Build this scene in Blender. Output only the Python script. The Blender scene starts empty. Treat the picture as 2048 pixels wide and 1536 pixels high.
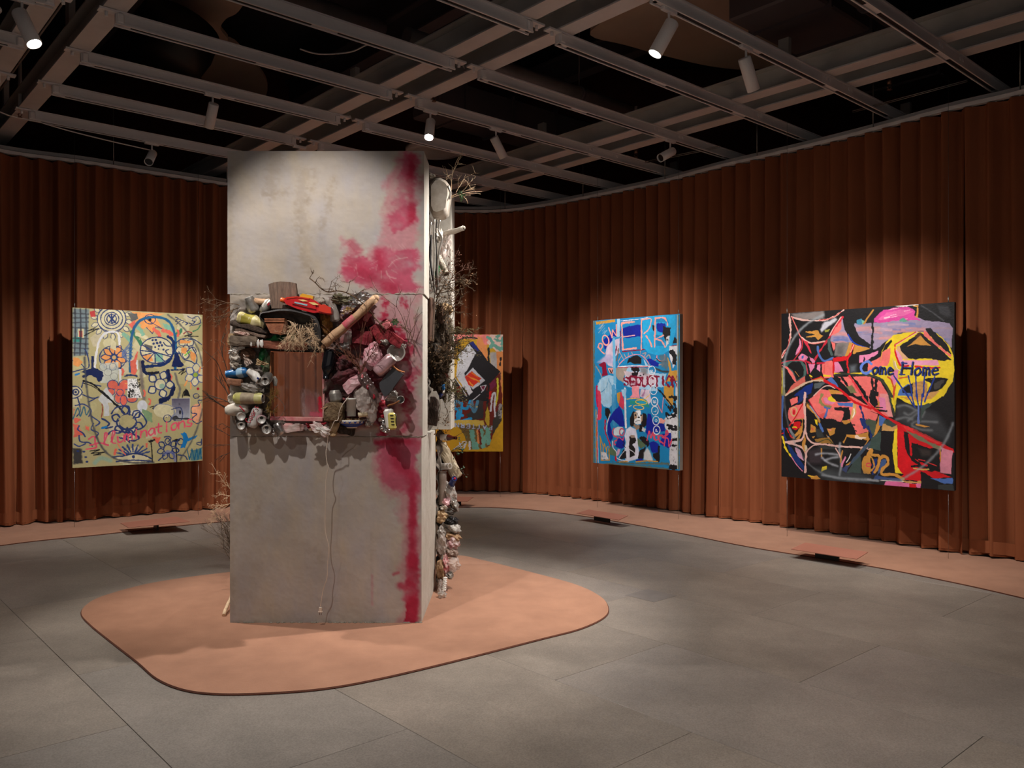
import bpy, math, random
import numpy as np
from mathutils import Vector, Matrix

# ------------------------------------------------------------------ camera, world, exposure
SC = bpy.context.scene
COL = SC.collection
F, CX, HY, EYE = 1643.0, 1024.0, 775.0, 1.5      # focal length in pixels of a 2048 frame, eye height in metres
cam_d = bpy.data.cameras.new('camera'); cam = bpy.data.objects.new('camera', cam_d); COL.objects.link(cam)
cam.location = (0, 0, EYE); cam.rotation_euler = (math.pi/2, 0, 0)
cam_d.sensor_width = 36; cam_d.lens = F/2048*36; cam_d.shift_y = (HY-768)/2048
cam_d.clip_start = .05; cam_d.clip_end = 100
SC.camera = cam
SC.view_settings.view_transform = 'Standard'; SC.view_settings.look = 'None'
SC.view_settings.gamma = 1; SC.view_settings.use_curve_mapping = False
SC.view_settings.exposure = EXPOSURE = 0.82
w = bpy.data.worlds.new('world'); SC.world = w; w.use_nodes = True
w.node_tree.nodes['Background'].inputs[0].default_value = (.6, .62, .7, 1)
w.node_tree.nodes['Background'].inputs[1].default_value = .0
SC.cycles.max_bounces = 6; SC.cycles.diffuse_bounces = 4; SC.cycles.transparent_max_bounces = 12
SC.cycles.caustics_reflective = False; SC.cycles.caustics_refractive = False
SC.cycles.sample_clamp_indirect = 4
WARM = (1.0, .945, .885)
# added area fill behind the camera, brightening sculpture front, floor and ceiling undersides
al = bpy.data.lights.new('added_fill_light', 'AREA'); al.shape = 'RECTANGLE'; al.size = 9; al.size_y = 3; al.energy = 16; al.color = (1, .93, .87)
ao = bpy.data.objects.new('added_fill_light', al); COL.objects.link(ao); ao.location = (0, -2.6, 1.8); ao.rotation_euler = (math.radians(96), 0, 0)

def spot_light(pos, aim, watts, cone, blend=.6, color=WARM, radius=.035):
    l = bpy.data.lights.new('spot_beam', 'SPOT'); l.energy = watts; l.color = color
    l.spot_size = math.radians(cone); l.spot_blend = blend; l.shadow_soft_size = radius
    o = bpy.data.objects.new('spot_beam', l); COL.objects.link(o)
    o.location = pos
    o.rotation_euler = (Vector(aim)-Vector(pos)).to_track_quat('-Z', 'Y').to_euler()
    return o

# ceiling grid frame: a runs along the light tracks, b along the double beams
A = Vector((.749, .663, 0)); B = Vector((-.663, .749, 0))
def ab(a, b, z): return A*a + B*b + Vector((0, 0, z))

# lit luminaires, with added floor washes among them: (a, b) of its stem on a track, aim point, watts, cone, seen in the picture?
LIGHTS = [
    # stem (x, y), aim (x, y, z), watts, cone
    ((-2.75, 7.55), (-4.05, 9.05, 1.05), 235, 72),     # flower painting
    ((-1.75, 9.20), (-.75, 11.1, 1.20), 185, 72),      # yellow painting, lamp behind the sculpture
    ((-.17, 8.70), (1.50, 9.85, 1.05), 235, 72),       # blue painting
    ((1.88, 6.60), (3.20, 7.65, 1.05), 235, 74),       # black painting
    ((1.12, 5.86), (-.55, 5.60, 1.0), 300, 66),         # side of the sculpture, throws its shadow over the carpet
    ((-3.40, 5.70), (-1.6, 5.20, .7), 200, 60),         # other side of the sculpture
    ((-.80, 8.05), (-.9, 6.0, .9), 50, 50),            # behind the sculpture
    ((-1.30, 3.35), (-1.15, 5.19, 1.75), 125, 54),       # key on the front of the sculpture
    ((-2.9, 2.1), (-.8, 5.3, .8), 34, 46),
    ((2.0, 3.0), (1.9, 4.6, 0), 165, 84),  # added unseen spot, brightens the bare floor
    ((3.0, 4.6), (1.5, 7.0, 0), 170, 84),  # added unseen spot lifting the floor beyond the sculpture
    ((-.6, .8), (.1, 1.9, 0), 165, 74),  # added unseen floor wash close to the camera
    ((1.9, 3.7), (-.45, 6.1, 2.0), 95, 34),            # upper rear of the sculpture
    ((-4.3, 4.4), (-3.9, 6.6, 0), 120, 76),  # added unseen wash on the floor by the flower painting
    ((-2.2, 8.50), (-2.7, 10.9, 1.3), 110, 62),        # curtain behind the sculpture
]
# ------------------------------------------------------------------ helpers
rnd = random.Random(7); nr = np.random.RandomState(7)
def P(px, py, Y): return Vector(((px-CX)/F*Y, Y, EYE + (HY-py)/F*Y))
def G(px, py, z=0.0):
    Y = (EYE-z)*F/(py-HY); return Vector(((px-CX)/F*Y, Y, z))
def UP(px, py, z):
    Y = (z-EYE)*F/(HY-py); return Vector(((px-CX)/F*Y, Y, z))
def lin(c):
    c = np.asarray(c, dtype=float)/255.0
    return np.where(c <= .04045, c/12.92, ((c+.055)/1.055)**2.4)

ORG = {}
def tag(o, label=None, cat=None, group=None, kind=None):
    if label: o['label'] = label
    if cat: o['category'] = cat
    if group: o['group'] = group
    if kind: o['kind'] = kind
    return o
def thing(name, label, cat, loc, group=None, kind=None):
    o = bpy.data.objects.new(name, None); COL.objects.link(o); o.empty_display_size = .05
    o.location = loc; ORG[o.name] = Vector(loc)
    return tag(o, label, cat, group, kind)

class MB:
    def __init__(s): s.v = []; s.f = []; s.m = []; s.smooth = []
    def add(s, vs, fs, mat=0, smooth=False):
        n = len(s.v); s.v += [tuple(v) for v in vs]
        for f in fs: s.f.append(tuple(i+n for i in f)); s.m.append(mat); s.smooth.append(smooth)
    def box(s, c, size, rot=None, mat=0, bev=0.0, jit=0.0):
        x, y, z = [k/2 for k in size]; c = Vector(c); R = rot or Matrix.Identity(3)
        if bev <= 0:
            vs = [Vector((i*x, j*y, k*z)) for i in (-1, 1) for j in (-1, 1) for k in (-1, 1)]
            fs = [(0,1,3,2),(4,6,7,5),(0,4,5,1),(2,3,7,6),(0,2,6,4),(1,5,7,3)]
        else:
            b = bev; vs = []; idx = {}
            for i in (-1, 1):
                for j in (-1, 1):
                    for k in (-1, 1):
                        for ax in range(3):
                            p = [i*(x-b), j*(y-b), k*(z-b)]; p[ax] = (i*x, j*y, k*z)[ax]
                            idx[i, j, k, ax] = len(vs); vs.append(Vector(p))
            I = lambda i, j, k, a: idx[i, j, k, a]
            fs = []
            for sg in (-1, 1):
                q = [(sg,-1,-1),(sg,1,-1),(sg,1,1),(sg,-1,1)]
                if sg < 0: q.reverse()
                fs.append(tuple(I(*t, 0) for t in q))
                q = [(-1,sg,-1),(-1,sg,1),(1,sg,1),(1,sg,-1)]
                if sg < 0: q.reverse()
                fs.append(tuple(I(*t, 1) for t in q))
                q = [(-1,-1,sg),(1,-1,sg),(1,1,sg),(-1,1,sg)]
                if sg < 0: q.reverse()
                fs.append(tuple(I(*t, 2) for t in q))
            for a1, a2, ax in ((0,1,2),(1,2,0),(0,2,1)):
                for s1 in (-1, 1):
                    for s2 in (-1, 1):
                        t = [0, 0, 0]; t[a1] = s1; t[a2] = s2; t[ax] = -1; lo = tuple(t); t[ax] = 1; hi = tuple(t)
                        fs.append((I(*lo, a1), I(*lo, a2), I(*hi, a2), I(*hi, a1)))
            for i in (-1, 1):
                for j in (-1, 1):
                    for k in (-1, 1): fs.append((I(i,j,k,0), I(i,j,k,1), I(i,j,k,2)))
        if jit: vs = [v+Vector((rnd.uniform(-jit, jit), rnd.uniform(-jit, jit), rnd.uniform(-jit, jit))) for v in vs]
        s.add([c+R@v for v in vs], fs, mat)
    def tube(s, pts, r, n=6, mat=0, caps=True, smooth=True):
        pts = [Vector(p) for p in pts]
        if not hasattr(r, '__len__'): r = [r]*len(pts)
        vs = []; prev = None
        for i, p in enumerate(pts):
            d = (pts[min(i+1, len(pts)-1)]-pts[max(i-1, 0)])
            if d.length < 1e-9: d = Vector((0, 0, 1))
            d.normalize()
            u = prev - d*prev.dot(d) if prev is not None else d.orthogonal()
            if u.length < 1e-6: u = d.orthogonal()
            u.normalize(); prev = u; v = d.cross(u)
            for k in range(n):
                t = 2*math.pi*k/n; vs.append(p + (u*math.cos(t)+v*math.sin(t))*r[i])
        fs = []
        for i in range(len(pts)-1):
            for k in range(n):
                a = i*n+k; b = i*n+(k+1) % n; fs.append((a, b, b+n, a+n))
        s.add(vs, fs, mat, smooth)
        if caps:
            m = len(s.v)-len(vs)
            s.f.append(tuple(m+k for k in reversed(range(n)))); s.m.append(mat); s.smooth.append(False)
            s.f.append(tuple(m+(len(pts)-1)*n+k for k in range(n))); s.m.append(mat); s.smooth.append(False)
    def lathe(s, p0, p1, prof, n=20, mat=0, smooth=True, deform=None, cap0=False, cap1=False):
        """prof: (t along the axis in metres from p0, radius)"""
        p0 = Vector(p0); d = (Vector(p1)-p0).normalized(); u = d.orthogonal().normalized()
        up = Vector((0, 0, 1)); q = up-d*up.dot(d)
        if q.length > .2: u = q.normalized()
        v = d.cross(u); vs = []
        for (t, r) in prof:
            for k in range(n):
                th = 2*math.pi*k/n; o = (u*math.cos(th)+v*math.sin(th))*r; q = p0+d*t+o
                if deform: q = deform(q, t, th, o, r)
                vs.append(q)
        fs = []
        for i in range(len(prof)-1):
            for k in range(n):
                a = i*n+k; b = i*n+(k+1) % n; fs.append((a, b, b+n, a+n))
        m = len(s.v); s.add(vs, fs, mat, smooth)
        if cap0: s.f.append(tuple(m+k for k in reversed(range(n)))); s.m.append(mat); s.smooth.append(False)
        if cap1: s.f.append(tuple(m+(len(prof)-1)*n+k for k in range(n))); s.m.append(mat); s.smooth.append(False)
    def prism(s, outline, thick, mat=0):
        """outline: world points of the front, thick: a vector"""
        n = len(outline); a = [Vector(p) for p in outline]; b = [p+Vector(thick) for p in a]
        fs = [tuple(range(n)), tuple(reversed(range(n, 2*n)))]+[(i, i+n, (i+1) % n+n, (i+1) % n) for i in range(n)]
        s.add(a+b, fs, mat)
    def grid(s, fn, nu, nv, mat=0, smooth=True):
        vs = [fn(i/nu, j/nv) for j in range(nv+1) for i in range(nu+1)]
        fs = [(j*(nu+1)+i, j*(nu+1)+i+1, (j+1)*(nu+1)+i+1, (j+1)*(nu+1)+i) for j in range(nv) for i in range(nu)]
        s.add(vs, fs, mat, smooth)
    def ico(s, c, r, disp=None, lvl=2, mat=0, smooth=True):
        vs, fs = ICO[lvl]; c = Vector(c)
        if not hasattr(r, '__len__'): r = (r, r, r)
        out = []
        for v in vs:
            k = disp(v) if disp else 1.0
            out.append(c+Vector((v[0]*r[0]*k, v[1]*r[1]*k, v[2]*r[2]*k)))
        s.add(out, fs, mat, smooth)
def _ico():
    t = (1+5**.5)/2
    v = [Vector(p).normalized() for p in [(-1,t,0),(1,t,0),(-1,-t,0),(1,-t,0),(0,-1,t),(0,1,t),(0,-1,-t),(0,1,-t),(t,0,-1),(t,0,1),(-t,0,-1),(-t,0,1)]]
    f = [(0,11,5),(0,5,1),(0,1,7),(0,7,10),(0,10,11),(1,5,9),(5,11,4),(11,10,2),(10,7,6),(7,1,8),(3,9,4),(3,4,2),(3,2,6),(3,6,8),(3,8,9),(4,9,5),(2,4,11),(6,2,10),(8,6,7),(9,8,1)]
    out = [(list(v), list(f))]
    for _ in range(3):
        mid = {}; nf = []
        def m(a, b):
            k = (min(a, b), max(a, b))
            if k not in mid: mid[k] = len(v); v.append(((v[a]+v[b])/2).normalized())
            return mid[k]
        for a, b, c in f:
            x, y, z = m(a, b), m(b, c), m(c, a); nf += [(a, x, z), (b, y, x), (c, z, y), (x, y, z)]
        f = nf; out.append((list(v), list(f)))
    return out
ICO = _ico()

def obj(name, mb, mat, parent=None, label=None, kind=None, smooth=None):
    me = bpy.data.meshes.new(name)
    org = ORG[parent.name] if parent is not None and parent.name in ORG else Vector((0, 0, 0))
    me.from_pydata([tuple(Vector(v)-org) for v in mb.v], [], mb.f)
    for m in (mat if isinstance(mat, (list, tuple)) else [mat]): me.materials.append(m)
    me.polygons.foreach_set('material_index', mb.m)
    me.polygons.foreach_set('use_smooth', [bool(smooth)]*len(mb.f) if smooth is not None else mb.smooth)
    me.update()
    o = bpy.data.objects.new(name, me); COL.objects.link(o)
    if parent is not None: o.parent = parent
    ORG[o.name] = org
    return tag(o, label, None, None, kind)
def copy_tree(o, parent=None):
    c = o.copy(); COL.objects.link(c); c.parent = parent
    for ch in list(o.children): copy_tree(ch, c)
    return c

# ------------------------------------------------------------------ materials
MATS = {}
def mat(name, col, rough=.6, var=.12, scale=8, bump=.0, bscale=60, metal=0, col2=None, trans=0, alpha=1, ior=1.45, spec=.5,
        emit=0, sheen=0, stretch=(1, 1, 1), c2amt=.5):
    """colours are 0-255 sRGB; colour varies between col and col2 with noise"""
    if name in MATS: return MATS[name]
    m = bpy.data.materials.new(name); m.use_nodes = True; nt = m.node_tree; N = nt.nodes; L = nt.links
    b = N['Principled BSDF']
    b.inputs['Roughness'].default_value = rough; b.inputs['Metallic'].default_value = metal
    b.inputs['Transmission Weight'].default_value = trans; b.inputs['Alpha'].default_value = alpha
    b.inputs['IOR'].default_value = ior; b.inputs['Specular IOR Level'].default_value = spec
    if sheen: b.inputs['Sheen Weight'].default_value = sheen; b.inputs['Sheen Roughness'].default_value = .5
    c = lin(col); c2 = lin(col2) if col2 is not None else c*(1-var*2)
    tc = N.new('ShaderNodeTexCoord'); mp = N.new('ShaderNodeMapping'); mp.inputs['Scale'].default_value = stretch
    L.new(tc.outputs['Object'], mp.inputs['Vector'])
    n = N.new('ShaderNodeTexNoise'); n.inputs['Scale'].default_value = scale; n.inputs['Detail'].default_value = 6
    n.inputs['Roughness'].default_value = .65
    L.new(mp.outputs[0], n.inputs['Vector'])
    r = N.new('ShaderNodeValToRGB'); r.color_ramp.elements[0].position = c2amt-.18; r.color_ramp.elements[1].position = c2amt+.18
    r.color_ramp.elements[0].color = (*c2, 1); r.color_ramp.elements[1].color = (*c, 1)
    L.new(n.outputs['Fac'], r.inputs[0]); L.new(r.outputs[0], b.inputs['Base Color'])
    if bump:
        n2 = N.new('ShaderNodeTexNoise'); n2.inputs['Scale'].default_value = bscale; n2.inputs['Detail'].default_value = 5
        L.new(mp.outputs[0], n2.inputs['Vector'])
        bp = N.new('ShaderNodeBump'); bp.inputs['Strength'].default_value = bump; bp.inputs['Distance'].default_value = .01
        L.new(n2.outputs['Fac'], bp.inputs['Height']); L.new(bp.outputs[0], b.inputs['Normal'])
    if emit:
        b.inputs['Emission Color'].default_value = (*c, 1); b.inputs['Emission Strength'].default_value = emit
    MATS[name] = m; return m
def vcol_mat(name, rough=.5, bump=.15, bscale=90, stretch=(1, 1, 1), wear=0.0, spec=.5):
    m = bpy.data.materials.new(name); m.use_nodes = True; nt = m.node_tree; N = nt.nodes; L = nt.links
    b = N['Principled BSDF']; b.inputs['Roughness'].default_value = rough; b.inputs['Specular IOR Level'].default_value = spec
    a = N.new('ShaderNodeAttribute'); a.attribute_name = 'paint'
    tc = N.new('ShaderNodeTexCoord'); mp = N.new('ShaderNodeMapping'); mp.inputs['Scale'].default_value = stretch
    L.new(tc.outputs['Object'], mp.inputs['Vector'])
    n = N.new('ShaderNodeTexNoise'); n.inputs['Scale'].default_value = bscale; n.inputs['Detail'].default_value = 6
    L.new(mp.outputs[0], n.inputs['Vector'])
    mr = N.new('ShaderNodeMapRange'); mr.inputs['To Min'].default_value = 1-wear; mr.inputs['To Max'].default_value = 1+wear
    L.new(n.outputs['Fac'], mr.inputs['Value'])
    mx = N.new('ShaderNodeVectorMath'); mx.operation = 'SCALE'
    L.new(a.outputs['Color'], mx.inputs[0]); L.new(mr.outputs[0], mx.inputs['Scale']); L.new(mx.outputs[0], b.inputs['Base Color'])
    bp = N.new('ShaderNodeBump'); bp.inputs['Strength'].default_value = bump; bp.inputs['Distance'].default_value = .004
    L.new(n.outputs['Fac'], bp.inputs['Height']); L.new(bp.outputs[0], b.inputs['Normal'])
    return m

# ------------------------------------------------------------------ painting surface: colours laid on the vertices of a fine grid
def fbm(h, w, cells, oct=4, seed=0, sx=1.0, sy=1.0):
    r = np.random.RandomState(seed); out = np.zeros((h, w)); amp = 1; tot = 0
    for o in range(oct):
        gh = max(2, int(cells*sy*2**o)+2); gw = max(2, int(cells*sx*2**o)+2)
        g = r.rand(gh, gw); y = np.linspace(0, gh-1.001, h); x = np.linspace(0, gw-1.001, w)
        y0 = y.astype(int); x0 = x.astype(int); fy = (y-y0)[:, None]; fx = (x-x0)[None, :]
        fy = fy*fy*(3-2*fy); fx = fx*fx*(3-2*fx)
        a = g[y0][:, x0]; b = g[y0][:, np.minimum(x0+1, gw-1)]; c = g[np.minimum(y0+1, gh-1)][:, x0]; d = g[np.minimum(y0+1, gh-1)][:, np.minimum(x0+1, gw-1)]
        out += amp*((a*(1-fx)+b*fx)*(1-fy)+(c*(1-fx)+d*fx)*fy); tot += amp; amp *= .55
    return out/tot
def smooth_pts(pts, n=6, closed=False):
    p = [np.array(q, float) for q in pts]
    if len(p) < 3: return p
    out = []
    m = len(p)
    for i in range(m if closed else m-1):
        a = p[(i-1) % m] if closed or i > 0 else p[0]; b = p[i]; c = p[(i+1) % m]
        d = p[(i+2) % m] if closed or i+2 < m else p[-1]
        for k in range(n):
            t = k/n
            out.append(.5*((2*b)+(-a+c)*t+(2*a-5*b+4*c-d)*t*t+(-a+3*b-3*c+d)*t**3))
    if not closed: out.append(p[-1])
    return out
class Canvas:
    """h x w samples, row 0 at the top; drawing coordinates are mapped by M (homography) onto samples"""
    def __init__(s, w, h, quad, bg, seed=1, rough=3.0):
        s.w, s.h = w, h; s.c = np.ones((h, w, 3))*np.array(bg, float)
        s.n1 = (fbm(h, w, 14, 4, seed)-.5)*2; s.n2 = (fbm(h, w, 60, 2, seed+1)-.5)*2
        s.var = (fbm(h, w, 10, 5, seed+2, 1, 1)-.5)*2
        s.rough = rough
        src = np.array(quad, float); dst = np.array([(0, 0), (w-1, 0), (w-1, h-1), (0, h-1)], float)
        M = []; R = []
        for (x, y), (u, v) in zip(src, dst):
            M.append([x, y, 1, 0, 0, 0, -u*x, -u*y]); R.append(u)
            M.append([0, 0, 0, x, y, 1, -v*x, -v*y]); R.append(v)
        k = np.linalg.solve(np.array(M), np.array(R)); s.M = np.append(k, 1).reshape(3, 3)
        s.k = .5*(w/np.linalg.norm(src[1]-src[0]) + h/np.linalg.norm(src[3]-src[0]))
        s.off = (0, 0)
    def m(s, pts):
        out = []
        for p in pts:
            q = s.M@np.array([p[0]+s.off[0], p[1]+s.off[1], 1.0]); out.append(q[:2]/q[2])
        return out
    def _mix(s, y0, y1, x0, x1, al, col):
        col = np.array(col, float)
        v = 1+.10*s.var[y0:y1, x0:x1, None]+.05*s.n2[y0:y1, x0:x1, None]
        s.c[y0:y1, x0:x1] = s.c[y0:y1, x0:x1]*(1-al[..., None])+np.clip(col*v, 0, 255)*al[..., None]
    def s(s, col, wd, pts, soft=0, rough=1, alpha=1, curve=True, dry=0, closed=False):
        p = s.m(smooth_pts(pts, 5, closed) if curve and len(pts) > 2 else list(pts)+([pts[0]] if closed else []))
        if closed and curve: p.append(p[0])
        r = max(.35, wd*s.k/2); sf = max(.45, soft*s.k); pad = r+sf+s.rough*rough+1
        xs = [q[0] for q in p]; ys = [q[1] for q in p]
        x0 = max(0, int(min(xs)-pad)); x1 = min(s.w, int(max(xs)+pad)+2); y0 = max(0, int(min(ys)-pad)); y1 = min(s.h, int(max(ys)+pad)+2)
        if x1 <= x0 or y1 <= y0: return
        Y, X = np.mgrid[y0:y1, x0:x1]; D = np.full(X.shape, 1e9)
        for a, b in zip(p[:-1], p[1:]):
            ab_ = b-a; L2 = max(1e-9, ab_@ab_)
            t = np.clip(((X-a[0])*ab_[0]+(Y-a[1])*ab_[1])/L2, 0, 1)
            D = np.minimum(D, np.hypot(X-a[0]-t*ab_[0], Y-a[1]-t*ab_[1]))
        D = D+s.n2[y0:y1, x0:x1]*min(1.2, r*.5)*rough
        al = np.clip((r+sf/2-D)/sf, 0, 1)*alpha
        if soft: al = al*al*(3-2*al)
        if dry: al = al*np.clip((s.n2[y0:y1, x0:x1]+1-dry*1.3)*3, 0, 1)
        s._mix(y0, y1, x0, x1, al, col)
    def p(s, col, pts, soft=0, rough=1, alpha=1, curve=False, dry=0):
        q = s.m(smooth_pts(pts, 6, True) if curve else pts)
        sf = max(.6, soft*s.k); pad = sf+s.rough*rough+2
        xs = [a[0] for a in q]; ys = [a[1] for a in q]
        x0 = max(0, int(min(xs)-pad)); x1 = min(s.w, int(max(xs)+pad)+2); y0 = max(0, int(min(ys)-pad)); y1 = min(s.h, int(max(ys)+pad)+2)
        if x1 <= x0 or y1 <= y0: return
        Y, X = np.mgrid[y0:y1, x0:x1].astype(float)
        inside = np.zeros(X.shape, bool); D = np.full(X.shape, 1e9); n = len(q)
        for i in range(n):
            a = q[i]; b = q[(i+1) % n]
            if a[1] != b[1]:
                c = ((a[1] > Y) != (b[1] > Y)) & (X < (b[0]-a[0])*(Y-a[1])/(b[1]-a[1])+a[0]); inside ^= c
            ab_ = b-a; L2 = max(1e-9, ab_@ab_)
            t = np.clip(((X-a[0])*ab_[0]+(Y-a[1])*ab_[1])/L2, 0, 1)
            D = np.minimum(D, np.hypot(X-a[0]-t*ab_[0], Y-a[1]-t*ab_[1]))
        D = np.where(inside, -D, D)+s.n1[y0:y1, x0:x1]*s.rough*rough+s.n2[y0:y1, x0:x1]*s.rough*.5*rough
        al = np.clip((sf/2-D)/sf, 0, 1)*alpha
        if dry: al = al*np.clip((s.n2[y0:y1, x0:x1]+1-dry*1.3)*3, 0, 1)
        s._mix(y0, y1, x0, x1, al, col)
    def e(s, col, cx, cy, rx, ry=None, wd=0, a0=0, a1=360, rot=0, **k):
        ry = ry or rx; c, d = math.cos(math.radians(rot)), math.sin(math.radians(rot)); n = 20
        pts = []
        for i in range(n+1):
            t = math.radians(a0+(a1-a0)*i/n); x = rx*math.cos(t); y = ry*math.sin(t); pts.append((cx+x*c-y*d, cy+x*d+y*c))
        if wd: s.s(col, wd, pts, curve=False, **k)
        else: s.p(col, pts[:-1], **k)
    def text(s, col, wd, word, p0, p1, hgt, slant=0.0, **k):
        """stroke lettering along p0 -> p1; hgt = cap height vector length downwards to the baseline p0-p1"""
        p0 = np.array(p0, float); p1 = np.array(p1, float); d = (p1-p0); n = len(word); u = d/n
        dn = np.array([-d[1], d[0]])/np.linalg.norm(d)*hgt            # points down on the page
        for i, ch in enumerate(word):
            for st in GLYPH.get(ch, []):
                pts = [p0+u*(i+.12+.76*(x+slant*(1-y)))-dn*(1-y) for x, y in st]
                s.s(col, wd, pts, curve=len(st) > 3 and ch in CURVY, **k)
CURVY = set('OSCDURPGomeauncdsrhtl&Jj')
GLYPH = {
 'A': [[(0,1),(.5,0),(1,1)],[(.2,.6),(.8,.6)]], 'C': [[(.95,.2),(.6,0),(.15,.2),(0,.55),(.2,.9),(.6,1),(.95,.8)]],
 'D': [[(0,0),(0,1)],[(0,0),(.6,.05),(.95,.45),(.7,.9),(0,1)]], 'E': [[(1,0),(0,0),(0,1),(1,1)],[(0,.5),(.8,.5)]],
 'H': [[(0,0),(0,1)],[(1,0),(1,1)],[(0,.5),(1,.5)]], 'I': [[(.5,0),(.5,1)]], 'N': [[(0,1),(0,0),(1,1),(1,0)]],
 'O': [[(.5,0),(.05,.3),(.05,.7),(.5,1),(.95,.7),(.95,.3),(.5,0)]], 'P': [[(0,1),(0,0)],[(0,0),(.7,.02),(.95,.25),(.7,.5),(0,.52)]],
 'R': [[(0,1),(0,0)],[(0,0),(.7,.02),(.95,.25),(.7,.48),(0,.52)],[(.4,.5),(1,1)]],
 'S': [[(.9,.12),(.5,0),(.1,.2),(.25,.45),(.75,.58),(.9,.8),(.5,1),(.05,.88)]], 'T': [[(0,0),(1,0)],[(.5,0),(.5,1)]],
 'U': [[(0,0),(.02,.7),(.3,1),(.7,1),(.97,.7),(1,0)]], 'W': [[(0,0),(.25,1),(.5,.3),(.75,1),(1,0)]], 'G': [[(.95,.15),(.5,0),(.05,.4),(.2,.9),(.7,1),(.95,.6),(.55,.6)]],
 'a': [[(.9,.5),(.5,.4),(.1,.7),(.4,1),(.85,.8),(.9,.45),(1,1)]], 'c': [[(.9,.5),(.4,.4),(.1,.7),(.4,1),(.95,.9)]],
 'e': [[(.1,.7),(.9,.6),(.5,.38),(.1,.7),(.4,1),(1,.9)]], 'h': [[(.1,0),(.1,1)],[(.1,.7),(.5,.4),(.9,.6),(.9,1)]],
 'i': [[(.5,.4),(.5,1)],[(.5,.15),(.5,.2)]], 'l': [[(.2,.8),(.7,.1),(.4,0),(.3,.8),(.8,1)]],
 'm': [[(0,1),(.05,.42),(.3,.4),(.45,.6),(.45,1)],[(.45,.6),(.75,.4),(.95,.6),(1,1)]], 'n': [[(.05,1),(.1,.42)],[(.1,.6),(.6,.4),(.85,.6),(.9,1)]],
 'o': [[(.5,.4),(.1,.6),(.2,.95),(.6,1),(.9,.75),(.8,.45),(.5,.4)]], 's': [[(.85,.45),(.4,.4),(.3,.65),(.8,.8),(.6,1),(.1,.95)]],
 't': [[(.45,.1),(.45,.9),(.8,1)],[(.1,.4),(.85,.4)]], 'u': [[(.05,.42),(.1,.9),(.5,1),(.85,.8),(.9,.42),(1,1)]],
 'r': [[(.1,.4),(.1,1)],[(.1,.6),(.5,.4),(.9,.45)]], 'd': [[(.85,.5),(.4,.4),(.1,.7),(.4,1),(.85,.8)],[(.9,0),(.9,1)]],
}
def canvas_mesh(name, cv, origin, U, V, parent, material, relief=0.0, nrm=None, label=None, hole=None):
    """grid of vertices: origin = top corner, U along the top, V down the side"""
    w, h = cv.w, cv.h; o = np.array(origin-ORG[parent.name]); U = np.array(U); V = np.array(V)
    ii, jj = np.meshgrid(np.arange(w), np.arange(h))
    pos = o+ii[..., None]/(w-1)*U+jj[..., None]/(h-1)*V
    if relief: pos = pos+np.array(nrm)*(relief*cv.var+relief*.3*cv.n2)[..., None]
    if hasattr(cv, 'dz'): pos = pos+np.array(nrm)*cv.dz[..., None]
    idx = jj*w+ii
    q = np.stack([idx[:-1, :-1], idx[1:, :-1], idx[1:, 1:], idx[:-1, 1:]], -1).reshape(-1, 4)
    if hole is not None: q = q[~hole[:-1, :-1].reshape(-1)]
    me = bpy.data.meshes.new(name); me.vertices.add(w*h); me.vertices.foreach_set('co', pos.reshape(-1).astype(np.float32))
    n = len(q); me.loops.add(4*n); me.loops.foreach_set('vertex_index', q.reshape(-1).astype(np.int32))
    me.polygons.add(n); me.polygons.foreach_set('loop_start', np.arange(n, dtype=np.int32)*4)
    me.polygons.foreach_set('use_smooth', np.ones(n, bool)); me.update(calc_edges=True); me.validate()
    at = me.color_attributes.new('paint', 'BYTE_COLOR' if False else 'FLOAT_COLOR', 'POINT')
    rgba = np.ones((h*w, 4), np.float32); rgba[:, :3] = lin(np.clip(cv.c, 0, 255)).reshape(-1, 3)
    at.data.foreach_set('color', rgba.reshape(-1))
    me.materials.append(material)
    ob = bpy.data.objects.new(name, me); COL.objects.link(ob); ob.parent = parent; ORG[ob.name] = ORG[parent.name]
    if label: ob['label'] = label
    return ob
# ------------------------------------------------------------------ materials of the room
M_floor = mat('honed_grey_stone', (142, 132, 123), rough=.45, col2=(120, 112, 105), scale=1.6, bump=.06, bscale=35, c2amt=.5)
M_floor2 = mat('honed_grey_stone_darker', (138, 129, 121), rough=.48, col2=(118, 111, 104), scale=2.3, bump=.06, bscale=35, c2amt=.5)
M_floor3 = mat('honed_grey_stone_warmer', (143, 132, 121), rough=.46, col2=(120, 111, 102), scale=2.0, bump=.06, bscale=35, c2amt=.5)
for m_ in (M_floor, M_floor2, M_floor3):      # scattered pale flecks and fine speckle
    nt = m_.node_tree; b = nt.nodes['Principled BSDF']; src = b.inputs['Base Color'].links[0].from_socket
    tc = nt.nodes.new('ShaderNodeTexCoord')
    n = nt.nodes.new('ShaderNodeTexNoise'); n.inputs['Scale'].default_value = 140; n.inputs['Detail'].default_value = 3
    nt.links.new(tc.outputs['Object'], n.inputs['Vector'])
    mr = nt.nodes.new('ShaderNodeMapRange'); mr.inputs['From Min'].default_value = .3; mr.inputs['From Max'].default_value = .7
    mr.inputs['To Min'].default_value = .80; mr.inputs['To Max'].default_value = 1.2
    nt.links.new(n.outputs['Fac'], mr.inputs['Value'])
    v = nt.nodes.new('ShaderNodeVectorMath'); v.operation = 'SCALE'
    nt.links.new(src, v.inputs[0]); nt.links.new(mr.outputs[0], v.inputs['Scale']); nt.links.new(v.outputs[0], b.inputs['Base Color'])
M_joint = mat('dark_floor_joint', (92, 86, 80), rough=.9)
M_carpet = mat('terracotta_carpet', (178, 128, 100), rough=.95, col2=(160, 112, 86), scale=3.5, bump=.5, bscale=260, sheen=.3, spec=.1)
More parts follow.
